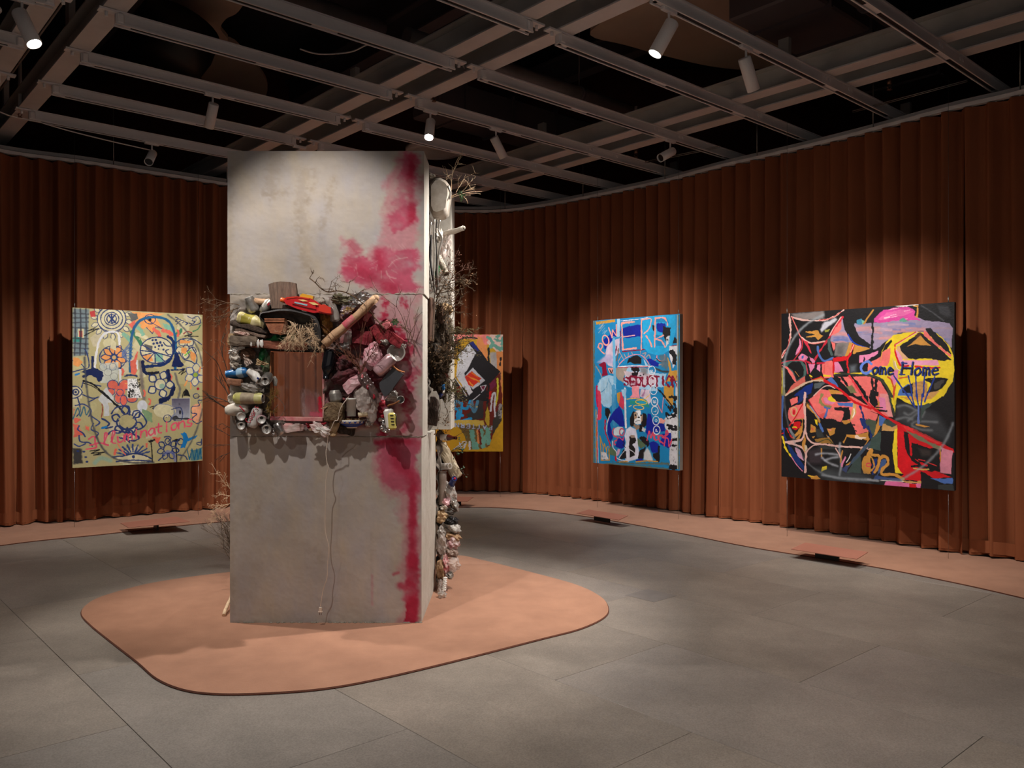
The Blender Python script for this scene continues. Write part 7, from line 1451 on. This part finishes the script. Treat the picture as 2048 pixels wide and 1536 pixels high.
for i, (x, y, sx, sy, an, mm, lab) in enumerate(((1440,545,.055,.115,-34,M_red,'dark pink brick tilted below the log tip'), (1572,590,.12,.062,32,M_red,'dark red brick pointing out beside the leafy twig'), (1510,470,.05,.05,-35,M_pinkst,'small pink stone above the dark red brick'),
                                          (1290,455,.14,.075,-20,mat('deep_red_recess', (110, 24, 34), rough=.85, col2=(70, 20, 26), scale=14, bump=.6),'deep red block standing in for the dark recess under the log'), (1310,580,.13,.085,2,mat('deep_red_box', (128, 22, 36), rough=.7, col2=(84, 16, 26), scale=10),'deep red box behind the tall twigs'),
                                          (1345,400,.04,.06,30,M_pinkst,'crumbled pink mortar piece under the log tip'))):
    chunk(lab, ['pink_brick','red_brick','pink_stone','recess_block','red_box','mortar_piece'][i], ['brick','brick','stone','stone','box','mortar'][i], f(x, y, .05), (sx, .07, sy), an, mm, .005, 56+i)  # the block under the log has the recess's dark red put into its colour
lump('grey crushed can piece under the dark red brick', 'crushed_can', 'can', f(1490,610,.07), (.07, .05, .035), 14, M_aludk, 63, .3)
bottle('small clear bottle neck poking out beside the red brick', f(1600,650,.04), f(1670,650,.05), .016, M_clear, .3, .7, name='bottle_neck', cat='bottle')
lump('crumpled pink sprayed milk jug below the pink bricks', 'milk_jug', 'jug', f(1395,735,.09), (.115, .10, .17), 14, M_pinkp, 64, .2, 2.0, lvl=2)
t = thing('plastic_bowl', 'greyish clear plastic bowl behind the pink can', 'bowl', f(1592,715,.05)); m = MB(); a_ = f(1592,715,.02); m.lathe(a_, a_+Vector((.1, -1, .1)), [(0, .02), (.005, .045), (.03, .052), (.055, .057), (.055, .053), (.01, .04), (.008, 0)], 24); obj('shell', m, M_clear, t)
can('pink sprayed can with a shiny rim, leaning over the dark flask', f(1420,880,.12), f(1560,745,.13), .041, M_pinkc, .08, seed=65, mouth=False, tab=False)
# dark flask
t = thing('dark_flask', 'dark grey flat flask lying neck down beside the glass bottle', 'bottle', f(1540,940,.08))
pts = [f(x, y, .13) for x, y in [(1445,965),(1560,828),(1650,890),(1530,1050),(1500,1080),(1478,1070),(1448,1005)]]; m = MB(); m.prism(pts, (0, .055, 0)); obj('body', m, M_slate, t)
m = MB(); m.tube([f(1505,1045,.10), f(1478,1105,.10), f(1470,1122,.10)], [.018, .011, .012], 12); obj('neck', m, M_pinkp, t)
m = MB(); m.lathe(f(1470,1118,.10), f(1466,1165,.115), [(0, .012), (0, .019), (.016, .020), (.03, .020), (.03, .012), (.02, .012)], 16); obj('cap', m, M_redp, t)
stick('curled strip of orange bark along the dark flask', f(1555,820,.13), f(1660,880,.12), .006, .004, mat('orange_bark', (190, 120, 70), rough=.8), 'bark_strip', 'bark', .008, 66)
t = bottle('clear glass bottle with white lettering and pink splashes', f(1290,885,.12), f(1445,1135,.12), .032, mat('smoky_clear_glass', (120, 96, 92), rough=.08, alpha=.7, var=.3, scale=14), .3, .5, name='glass_drink_bottle')
u_ = (f(1445,1135,.12)-f(1290,885,.12)).normalized()
for k in range(3):
    for j in range(3): 
        c_ = f(1318+26*k, 910+34*k, .155)+Vector((.016*(j-1), 0, .012*(j-1))); m = MB(); m.box(c_, (.009, .002, .004), rotY(20+40*((k+j) % 3))); obj('lettering', m, M_whlet, t)
for (x, y) in ((1300,910),(1400,1080),(1345,1000)): m = MB(); m.ico(f(x, y, .152), (.008, .003, .014), lambda v: 1+.4*nz(v, x, 3), 2); obj('paint_splash', m, M_pinkst if y < 950 else M_redp, t)
chunk('smooth pink sprayed stone above the silver can', 'pink_soap', 'stone', f(1215,985,.09), (.115, .07, .065), -32, M_pinkp, .008, 67)
can('silver can standing upright on the sandy brick', f(1074,1135,.09), f(1064,1030,.09), .037, M_aludk, .14, seed=68, lidm=M_lid)
lump('big crumpled bag of hazy clear plastic beside the white jar', 'clear_bag', 'plastic bag', f(1335,1125,.09), (.155, .11, .19), -14, M_clear2, 69, .26, 2.6)
t = thing('white_jar', 'white plastic jar standing in the blue bowl', 'jar', f(1205,1250,.09)); m = MB(); m.lathe(f(1205,1248,.09), f(1205,1100,.09), [(0, 0), (0, .028), (.1, .030), (.1, .033), (.113, .033), (.113, 0)], 22); obj('body', m, M_wht, t)
chunk('rough sandy brick beside the lower window corner', 'sandy_brick', 'brick', f(1060,1212,.09), (.125, .09, .115), 2, M_sponge, .005, 70)
stick('bundle of thin pale straws by the sandy brick', f(1000,1170,.13), f(945,1185,.15), .003, .002, M_wood, 'thin_straw', 'straw', .002, 71)
# bowl
t = thing('china_bowl', 'blue and white china bowl of soil jutting out under the jar', 'bowl', f(1210,1300,.07)); c_ = f(1210,1280,.055); m = MB(); m.lathe(c_-Vector((0, 0, .05)), c_, [(0, 0), (0, .03), (.006, .034), (.022, .064), (.036, .078), (.052, .086), (.052, .083), (.03, .07), (.03, 0)], 32); obj('bowl', m, M_china, t)
m = MB(); m.lathe(c_-Vector((0, 0, .05)), c_, [(.007, .0365), (.022, .0655), (.030, .0735)], 32); obj('glazed_band', m, M_chinab, t)
for k in range(7): a0 = math.radians(200+k*24); m = MB(); q = [(c_.x+.0815*math.cos(a0+s)*1.0, c_.y+.0815*math.sin(a0+s), c_.z-.012+dz) for s, dz in ((-.14, .006), (.02, -.006), (.14, .004), (.02, .009))]; m.add(q+[(c_.x+.074*math.cos(a0), c_.y+.074*math.sin(a0), c_.z-.022)], [(0, 1, 2, 3), (0, 4, 1)]); obj('glazed_motif', m, M_chinab, t)
t = thing('soil_heap', 'dry crumbly soil heaped inside the blue and white bowl', 'soil', c_, kind='stuff'); m = MB()
for k in range(110): a0 = rnd.uniform(0, 6.28); r_ = .074*math.sqrt(rnd.random()); m.ico(c_+Vector((r_*math.cos(a0), r_*math.sin(a0), .002+.012*(1-r_/.08)*rnd.random())), rnd.uniform(.004, .009), None, 0, smooth=False)
obj('crumb', m, M_soil, t, kind='stuff')
stick('stubby roll of cream paper lying in the blue bowl', f(1268,1238,.12), f(1345,1228,.12), .016, .014, mat('cream_paper', (216, 198, 164), rough=.8, var=.08), 'paper_roll', 'paper', .001, 72)
# white cord + plug
t = thing('power_cord', 'cream power cord looping from the rubbish and hanging down the front', 'cord', f(1185,1075,.12))
cp_ = [tuple(f(x, y, o)) for x, y, o in [(1190,1070,.08),(1170,1100,.13),(1130,1150,.15),(1104,1210,.15),(1098,1260,.14),(1085,1285,.16),(1062,1290,.16),(1040,1340,.15),(1012,1400,.13)]]
cp_ += [tuple(P(x, y, YF-o)) for x, y, o in [(655,885,.11),(652,905,.11),(654,925,.11),(657,935,.11),(652,960,.10),(651,1000,.10),(650,1045,.09),(652,1070,.09),(658,1095,.09),(655,1130,.08),(654,1155,.08),(646,1180,.07),(642,1205,.07),(641,1213,.07)]]
m = MB(); m.tube([Vector(p) for p in smooth_pts(cp_, 4)], .0026, 6); obj('cable', m, M_cord, t)
m = MB(); e_ = P(641, 1214, YF-.07); m.box(e_-Vector((0, 0, .014)), (.020, .016, .028), bev=.004); m.box(e_-Vector((0, 0, .029)), (.028, .02, .006), bev=.002); obj('plug', m, M_cord, t)
m = MB(); m.box(e_-Vector((.005, 0, .041)), (.002, .006, .018)); m.box(e_-Vector((-.005, 0, .041)), (.002, .006, .018)); obj('prongs', m, M_brass, t)
# right edge
t = thing('open_tin', 'small open tin facing out with a rusty rod through it', 'tin', f(1625,1115,.06)); a_ = f(1615,1110,.03); m = MB(); m.lathe(a_, a_+Vector((.25, -1, .05)), [(0, 0), (0, .022), (.08, .023), (.082, .0245), (.084, .023), (.084, .021), (.012, .019), (.012, 0)], 22); obj('body', m, M_alu, t)
stick('rusty bent rod leaning on the small open tin', f(1515,1165,.12), f(1618,1120,.13), .005, .004, mat('rust', (150, 92, 50), rough=.9, var=.2), 'rusty_rod', 'rod', .003, 73)
t = thing('handset', 'pale handset with a yellow face and four dark slots', 'handset', f(1550,1280,.1)); m = MB(); m.box(f(1535,1270,.10), (.060, .05, .125), rotY(-10), bev=.012); obj('body', m, M_wht, t)
m = MB(); m.box(f(1555,1290,.132), (.048, .03, .105), rotY(-4), bev=.010); obj('face', m, mat('pale_yellow_plastic', (216, 200, 110), rough=.4, var=.06), t)
for k in range(4): m = MB(); m.box(f(1550+4*k, 1240+26*k, .149), (.020, .004, .005), rotY(-2)); obj('slot', m, M_black, t)
m = MB(); m.tube([f(1582,1225,.135), f(1592,1250,.137), f(1588,1290,.137), f(1592,1330,.135)], .003, 6); obj('side_wire', m, M_black, t)
for i, (x, y) in enumerate(((1470,1210),(1485,1245),(1470,1280),(1490,1315),(1478,1350),(1500,1370))):
    lump(['red dented capsule under the flask cap','red dented capsule in the short red stack','silver and red capsule midway down the short stack','silver dented capsule near the handset','silver dented capsule near the lowest edge','lowest silver capsule beside the handset'][i], 'dented_capsule', 'capsule', f(x, y, .07), (.045, .05, .03), 8, M_redp if i < 2 else M_foil, 74+i, .25, 3, 2, group='short stack of dented capsules')
lump('twist of silver foil hanging below the clear bag', 'foil_twist', 'foil', f(1362,1300,.07), (.045, .04, .05), 10, M_foil, 81, .35, 3)
lump('grey plastic cup squashed behind the small tin', 'squashed_cup', 'cup', f(1545,1075,.06), (.08, .06, .07), 0, M_clear, 82, .25)
# twigs in front
bush('fan of reddish brown twigs rising beside the charred lump', [(f(1285,885,.11), (-.7+.16*k, -.25, 1.0+.1*math.sin(k)), .20+.05*math.sin(k*2), .0022, 2, .22, 3) for k in range(9)], mat('reddish_twig', (120, 72, 52), rough=.9, var=.25, scale=40), 'twig_fan', 'twigs')
br = [(850,70),(900,110),(950,160),(1010,188),(1080,178),(1160,192),(1240,235),(1330,310),(1400,400),(1450,455),(1485,500)]
t = thing('bare_branch', 'long bare branch arching over the log and foil bag', 'branch', f(1000,190,.1)); m = MB(); m.tube([Vector(p) for p in smooth_pts([tuple(f(x, y, .11)) for x, y in br], 3)], .0038, 6); obj('main_stem', m, M_twig, t)
for k, (x, y) in enumerate(br[:-1]):
    m = MB(); twigs(m, f(x, y, .11), (rnd.uniform(-.6, .8), -.3, rnd.uniform(-.3, 1)), rnd.uniform(.06, .13), .0018, 2, .7, 3); obj('side_twig', m, M_twig, t)
bush('thin wiry shrub with one green leaf cluster over the pink concrete', [(f(1700,640,.05), (-.1, -.4, 1), .26, .0020, 2, .35, 3), (f(1690,620,.05), (.1, -.3, 1), .24, .0018, 2, .4, 3), (f(1760,660,.04), (-.5, -.2, .9), .17, .0016, 2, .4, 3), (f(1660,500,.06), (.1, -.2, 1), .20, .0015, 1, .4, 2), (f(1500,490,.06), (1, -.2, .1), .13, .0022, 1, .3, 2)], M_twig, 'wiry_shrub', 'branch')
t = thing('leaf_cluster', 'small green leaf cluster above the dark red brick', 'leaves', f(1580,440,.09))
for k in range(6): a0 = k*1.05; d_ = Vector((math.cos(a0), -.25, math.sin(a0))); s_ = d_.cross(Vector((0, 1, 0))).normalized()*.010; p_ = f(1580,445,.10); m = MB(); m.add([p_, p_+d_*.012+s_, p_+d_*.028, p_+d_*.012-s_], [(0, 1, 2, 3)]); obj('leaf', m, M_leaf, t)
# outer left side twigs (the far side of the sculpture carries more brush)
lf = lambda x, y, Y=5.45: P(x, y, Y)
bush('dry weedy sprig hanging from the upper outer corner', [(f(250,300,.03), (-.9, -.2, .3), .15, .0018, 3, .6, 4), (f(240,320,.03), (-.8, -.2, -.3), .13, .0018, 3, .7, 4), (f(200,330,.04), (-.35, -.1, -1), .22, .0018, 3, .5, 4, .05), (f(180,300,.04), (-1, -.1, .35), .10, .0015, 2, .6, 4)], M_twig, 'weedy_sprig', 'dried sprig', M_dleaf, 90, .010)
bush('cluster of dark bare twigs behind the outer edge at window height', [(lf(470,790+8*k, 5.7), (-.55-.08*k, 0, 1.2-.12*k), .28-.02*k, .0034, 2, .16, 2) for k in range(6)], M_twigd, 'bare_twig_bunch', 'twigs')
bush('thin dark twigs low behind the outer edge below the cans', [(lf(468,860+14*k, 5.7), (-1, 0, .5-.25*k), .11, .0022, 2, .3, 3) for k in range(4)], M_twigd, 'bare_twig_bunch', 'twigs')
bush('pale dry flower sprig peeping past the lower block edge', [(lf(466,985+10*k, 5.9), (-.7, 0, .9-.6*k), .12, .0018, 3, .5, 4) for k in range(4)], M_straw, 'flower_sprig', 'dried sprig', M_straw, 50, .010)
bush('broom of grey brush twigs leaning past the lowest block', [(lf(476,1135, 5.9), (-.75+.13*k, 0, 1.1), .24, .0026, 3, .25, 4) for k in range(6)], mat('grey_brush', (120, 102, 86), rough=.95, var=.3, scale=40), 'brush_broom', 'twigs')
stick('bleached stick propped against the foot of the lowest block', G(447,1231,.02), P(466,1185,5.62), .012, .010, M_straw, 'bleached_stick', 'stick', .004, 90)
# ------------------------------------------------------------------ rubbish in the side recess (upper half) and on the side of the lowest block
U = lambda x, y, Y=5.78: P(x, y, Y)
# white jerrycan
t = thing('white_jerrycan', 'big white plastic canister wedged in the top of the side recess', 'canister', U(878,432))
c_ = U(879,390,5.80); m = MB(); prof = [(858,398),(858,366),(868,353),(880,351),(892,358),(899,368),(899,386),(896,402),(894,420),(886,427),(872,432),(863,428),(858,416)]
fr_ = [U(x, y, 5.66) for x, y in prof]; cx_ = sum(fr_, Vector())/len(fr_); n = len(prof); rings = []
for (Yo, sc) in ((.0, .80), (.03, .95), (.07, 1.0), (.19, 1.0), (.23, .94), (.25, .8)): rings.append([cx_+(p-cx_)*sc+Vector((.0, Yo, 0)) for p in fr_])
vs = [p for r in rings for p in r]; m.add(vs, [tuple(range(n))]+[(i*n+k, i*n+(k+1) % n, (i+1)*n+(k+1) % n, (i+1)*n+k) for i in range(5) for k in range(n)]+[tuple(5*n+k for k in reversed(range(n)))], smooth=True); m.smooth[0] = m.smooth[-1] = False; obj('body', m, M_offw, t)
m = MB(); m.tube([U(874,431,5.74), U(874,437,5.74)], [.018, .016], 12); obj('neck', m, M_offw, t); m = MB(); m.tube([U(896,372,5.66), U(901,384,5.70), U(899,398,5.68)], .006, 6); obj('handle', m, M_aludk, t)
lump('rough grey rubble lump on top of the white canister', 'rubble_lump', 'rubble', U(862,352,5.66), (.05, .08, .035), 0, M_seam, 101, .3)
bush('airy dry weed sticking out beside the white canister', [(U(899,392,5.8), (.55, -.2, .9), .20, .0022, 2, .5, 4), (U(899,395,5.8), (1, -.2, .35), .19, .0020, 2, .5, 3), (U(899,398,5.8), (1, -.1, .15), .17, .0018, 1, .5, 3), (U(912,385,5.8), (.7, -.1, .8), .15, .0015, 2, .6, 4)], M_straw, 'dry_weed', 'dried weed')
t = thing('leaf_cluster', 'green leaves on the dry weed beside the white canister', 'leaves', U(921,392,5.76))
for k in range(16): a0 = k*.9; p_ = U(921+rnd.uniform(-7, 7), 392+rnd.uniform(-6, 6), 5.76); d_ = Vector((math.cos(a0), rnd.uniform(-.5, .5), math.sin(a0))); s_ = d_.cross(Vector((0, 1, .2))).normalized()*.008; m = MB(); m.add([p_, p_+d_*.010+s_, p_+d_*.024, p_+d_*.010-s_], [(0, 1, 2, 3)]); obj('leaf', m, M_leaf, t)
stick('thick bone white stick jutting out of the side recess', U(872,474,5.88), U(927,456,5.78), .019, .016, M_offw, 'white_stick', 'stick', .003, 102, M_seam)
strap = [([(862,444),(858,480),(856,510),(860,545),(864,575)], 'dull metal strap, outermost of those under the canister', .006), ([(869,438),(868,470),(869,505),(868,550),(870,585)], 'dull metal strap hanging straight below the canister neck', .006),
         ([(880,440),(877,460),(884,476),(878,505),(875,540),(877,580)], 'kinked metal strap beside the white stick', .007), ([(874,440),(872,468),(873,510),(872,560)], 'thin dark rod between the metal straps', .004), ([(862,470),(860,520),(866,560)], 'dark rubber hose behind the metal straps', .011)]
for k, (pts, lab, r_) in enumerate(strap):
    w3 = [Vector(p) for p in smooth_pts([tuple(U(x, y, 5.64+.012*k)) for x, y in pts], 4)]; t = thing('metal_strap' if k != 4 else 'rubber_hose', lab, 'strap' if k != 4 else 'hose', w3[-1], None); m = MB(); m.tube(w3, r_, 6); obj('strip', m, [M_aludk, M_aludk, M_aludk, M_black, M_rub][k], t)
lump('crumpled white plastic sheet beside the metal straps', 'plastic_sheet', 'plastic sheet', U(890,492,5.86), (.085, .09, .17), 10, M_clear2, 103, .36, 3)
lump('crushed white plastic bottle below the bone white stick', 'crushed_bottle', 'bottle', U(876,470,5.78), (.06, .08, .09), 0, M_offw, 104, .3, 3)
t = bottle('ribbed cream plastic tube slanting in the side recess', U(876,512,5.82), U(893,548,5.74), .021, mat('cream_ribbed_plastic', (206, 196, 176), rough=.45, var=.1), .1, .9, name='ribbed_tube', cat='tube')
for k in range(7): m = MB(); a_ = U(876,512,5.82).lerp(U(893,548,5.74), .15+.1*k); d_ = (U(893,548,5.74)-U(876,512,5.82)).normalized(); m.tube([a_, a_+d_*.004], .0225, 16); obj('rib', m, M_offw, t)
lump('green glass sliver between the metal straps', 'glass_sliver', 'glass shard', U(874,545,5.72), (.03, .03, .09), 8, M_green, 105, .3)
lump('grey crumpled can low in the side recess', 'crumpled_can', 'can', U(872,560,5.80), (.05, .06, .10), -8, M_aludk, 106, .3)
chunk('flat brown board standing upright against the slab edge', 'upright_board', 'board', P(861,640,5.58), (.028, .10, .30), 3, M_brown_w, .003, 107)
chunk('narrow pale edged board beside the upright brown board', 'narrow_board', 'board', P(867,645,5.62), (.014, .06, .27), 3, M_grey_w, .002, 108)
chunk('short brown board inside the dry thicket', 'short_board', 'board', P(880,630,5.76), (.05, .04, .14), -2, M_brown_w, .004, 109)
lump('pale stone lump against the rear slab above the thicket', 'pale_stone', 'stone', P(893,618,5.95), (.09, .10, .08), 8, M_tan, 110, .22, 3, flat=False)
lump('hazy plastic bottle buried in the dry thicket', 'buried_bottle', 'bottle', P(875,690,5.76), (.10, .10, .16), 0, M_clear, 111, .3, 3)
lump('grey stone mass behind the dry thicket', 'grey_stone', 'stone', P(888,670,5.92), (.12, .12, .24), 4, mat('grey_lichen_stone', (120, 110, 92), rough=1, col2=(70, 62, 52), scale=40, bump=1), 112, .25, 3)
lump('dark brown bottle bottom poking out under the thicket', 'brown_bottle', 'bottle', P(885,755,5.80), (.08, .10, .07), 0, M_amber, 113, .15)
lump('bright blue plastic scrap under the thicket', 'blue_scrap', 'plastic scrap', P(887,774,5.72), (.025, .03, .035), 0, M_blue, 114, .35)
lump('navy plastic scrap lower in the recess beside pale paper', 'navy_scrap', 'plastic scrap', P(882,790,5.74), (.03, .03, .03), 0, M_navy, 115, .35)
lump('pale paper curl below the bright blue scrap', 'paper_curl', 'paper', P(884,783,5.75), (.03, .03, .05), 20, M_offw, 116, .35)
chunk('ragged dark bark strip hanging at the foot of the recess', 'bark_strip', 'bark', P(866,822,5.64), (.055, .05, .19), 5, M_bark, .012, 117)
for k in range(5): pass
Tb = mat('grey_brown_brush', (116, 96, 76), rough=1, col2=(74, 60, 48), scale=60)
lump('dark matted core of the dry thicket', 'matted_brush', 'dried brush', P(880,690,5.80), (.15, .20, .42), 3, mat('matted_brush', (92, 76, 60), rough=1, col2=(48, 38, 30), scale=70, bump=1.0, bscale=90), 119, .34, 4, flat=True)
lump('dark matted brush below the thicket', 'matted_brush', 'dried brush', P(882,765,5.80), (.12, .16, .20), -8, mat('matted_brush', (92, 76, 60)), 120, .34, 4, flat=True)
bush('dense dry thicket filling the side recess', [(P(870+rnd.uniform(-6, 14), 780-16*k, 5.76+.02*(k % 3)), (rnd.uniform(.0, .75), rnd.uniform(-.9, -.1), rnd.uniform(-.3, 1)), .17, .0032, 3, .75, 5) for k in range(14)], Tb, 'dry_thicket', 'dried brush', M_dleaf, 700, .016)
bush('leafy brown thicket bulging over the yellow ochre painting edge', [(P(894, 650+17*k, 5.80), (rnd.uniform(.15, .6), -.5, rnd.uniform(-.6, .8)), .14, .0028, 3, .6, 5) for k in range(9)], mat('olive_brown_brush', (96, 84, 56), rough=1, col2=(66, 54, 40), scale=60), 'leafy_thicket', 'dried brush', mat('olive_dry_leaf', (98, 88, 50), rough=.9, var=.3, scale=60), 650, .016)
bush('reddish dry flower spray over the rear slab', [(P(872,596,5.78), (.75, -.3, .85), .22, .0026, 3, .5, 5), (P(872,590,5.78), (.5, -.4, .9), .19, .0022, 3, .6, 5), (P(868,600,5.76), (.3, -.5, .7), .16, .0022, 3, .7, 5)], mat('reddish_brush', (120, 82, 66), rough=1, var=.3, scale=60), 'flower_spray', 'dried flowers', mat('russet_petal', (136, 92, 72), rough=.9, var=.3, scale=60), 200, .011)
bush('brown sprigs hanging under the thicket', [(P(880,800,5.74), (.2, -.3, -1), .14, .0022, 2, .4, 4), (P(888,795,5.76), (.4, -.3, -1), .13, .0022, 2, .4, 4), (P(872,640,5.60), (-.2, -.4, -.6), .12, .0016, 2, .5, 3)], Tb, 'brown_sprig', 'twigs', M_dleaf, 60, .016)
# lower block side
W = lambda x, y, Y=6.24: P(x, y, Y-.24*min(1, max(0, (y-1000)/180)))
t = bottle('red wine coloured bottle with a white label lying at the joint', W(876,874), W(913,876,6.16), .024, M_amber, .4, .45, label=M_wht, name='wine_bottle')
bush('dark green dried foliage under the wine coloured bottle', [(W(890,900,6.3), (.5, -.4, .8), .14, .0022, 2, .5, 4), (W(895,905,6.3), (.9, -.3, .3), .13, .0022, 2, .5, 4), (W(900,880,6.3), (.9, -.1, .9), .12, .0026, 1, .3, 3), (W(905,930,6.3), (.9, -.1, -.1), .11, .0018, 2, .5, 3)], M_twigd, 'green_sprig', 'dried foliage', mat('deep_green_leaf', (40, 74, 46), rough=.7, var=.3, scale=40), 90, .02)
chunk('big grubby beige plastic drum leaning out of the lower side', 'beige_drum', 'drum', W(898,922,6.34), (.085, .12, .29), -27, mat('grubby_beige_plastic', (184, 168, 142), rough=.5, col2=(150, 132, 106), scale=7), .006, 201, n=5)
bottle('clear round bottle end above the grey tube', W(876,934,6.26), W(900,932,6.18), .026, M_clear, .2, .8, name='clear_bottle_end')
bottle('tall grey plastic tube standing against the lower block edge', W(885,1010,6.22), W(885,942,6.22), .031, mat('grey_tube_plastic', (140, 126, 116), rough=.45, col2=(116, 100, 90), scale=8), .08, .9, name='grey_tube', cat='tube')
t = can('small navy can with a red spot facing out below the beige drum', W(900,975,6.30), W(909,957,6.16), .024, M_navy, .15, seed=205, tab=False, mouth=False, lidm=M_navy); m = MB(); m.ico(W(909.5,957,6.155), (.009, .004, .009), None, 1); obj('red_spot', m, M_redlet, t)
items = [('crumpled clear sleeve beside the navy can','plastic_sleeve','plastic sleeve',900,985,.07,.12,-16,M_clear,206), ('pinkish crushed cup below the grey tube','pink_cup','cup',893,1003,.055,.06,20,M_pinkp,207), ('grey squashed bottle at the outer edge of the lower heap','squashed_bottle','bottle',908,1008,.05,.085,-24,M_aludk,208),
 ('cracked brown stone with an orange underside','cracked_stone','stone',884,1034,.065,.075,10,M_tan,209), ('small cream bone shaped scrap above the cracked stone','cream_scrap','scrap',889,1014,.045,.028,-12,M_offw,210), ('grey torn rag beside the cream scrap','torn_rag','rag',903,1022,.06,.04,-8,mat('grey_rag',(96,92,88),rough=.9,var=.2,scale=20),211),
 ('black crushed bag at the widest point of the lower heap','black_bag','bag',903,1042,.075,.05,8,M_black,212), ('white and grey torn bag under the black one','white_grey_bag','bag',907,1056,.085,.055,24,mat('white_grey_print',(200,194,186),rough=.5,col2=(80,76,72),scale=14),213), ('hazy jar with a blackened rim in the lower heap','blackened_jar','jar',883,1066,.055,.07,0,M_clear,214),
 ('brown bottle lying with its neck out past the heap','brown_neck_bottle','bottle',905,1073,.09,.045,10,M_card,215), ('crumpled hazy bottle against the block edge','hazy_bottle','bottle',885,1090,.062,.115,-8,M_clear2,216), ('white bag with a blue and red print','printed_bag','bag',905,1087,.085,.075,18,mat('blue_red_print',(206,196,190),rough=.5,col2=(150,80,90),scale=18),217),
 ('grey brown torn pouch under the printed bag','torn_pouch','pouch',902,1104,.08,.06,26,mat('taupe_film',(150,130,118),rough=.5,var=.2,scale=12),218), ('wide hazy plastic sheet flaring out near the foot','flaring_sheet','plastic sheet',904,1128,.10,.075,12,M_clear2,219), ('clear bottle with a red and blue print near the foot','red_blue_bottle','bottle',892,1130,.04,.11,0,mat('red_blue_label',(200,186,180),rough=.5,col2=(180,50,70),scale=30),220),
 ('tan crumpled carton low against the block','tan_carton','carton',882,1140,.05,.12,0,M_card,221), ('grey bottle cap end near the foot of the heap','cap_end','cap',899,1150,.05,.03,30,M_aludk,222), ('hazy crushed bottle standing lowest on the carpet','lowest_bottle','bottle',884,1178,.055,.10,0,M_clear2,223)]
for lab, nm, cat, x, y, sx, sz, an, mm, sd in items: lump(lab, nm, cat, W(x, y, 6.24 if x > 895 else 6.22), (sx*1.25, .12, sz*1.3), an, mm, sd, .26, 3, lvl=2 if sd % 2 else 3)
for k in range(7): 
    lump(['topmost white foam puck of the short stack near the foot','second white foam puck from the top of the short stack','third white foam puck from the top of the short stack','middle white foam puck of the short stack','white foam puck below the middle of the short stack','second white foam puck from the bottom of the stack','lowest white foam puck of the short stack'][k], 'foam_puck', 'foam puck', W(890-.4*k, 1156+4*k, 6.17), (.034, .034, .016), -6, M_wht, 230+k, .12, 2, 2, group='short stack of white foam pucks')
lump('crumpled hazy cup squashed onto the carpet beside the sculpture', 'floor_cup', 'cup', G(885,1190,.03), (.06, .07, .05), 0, M_clear, 240, .25)
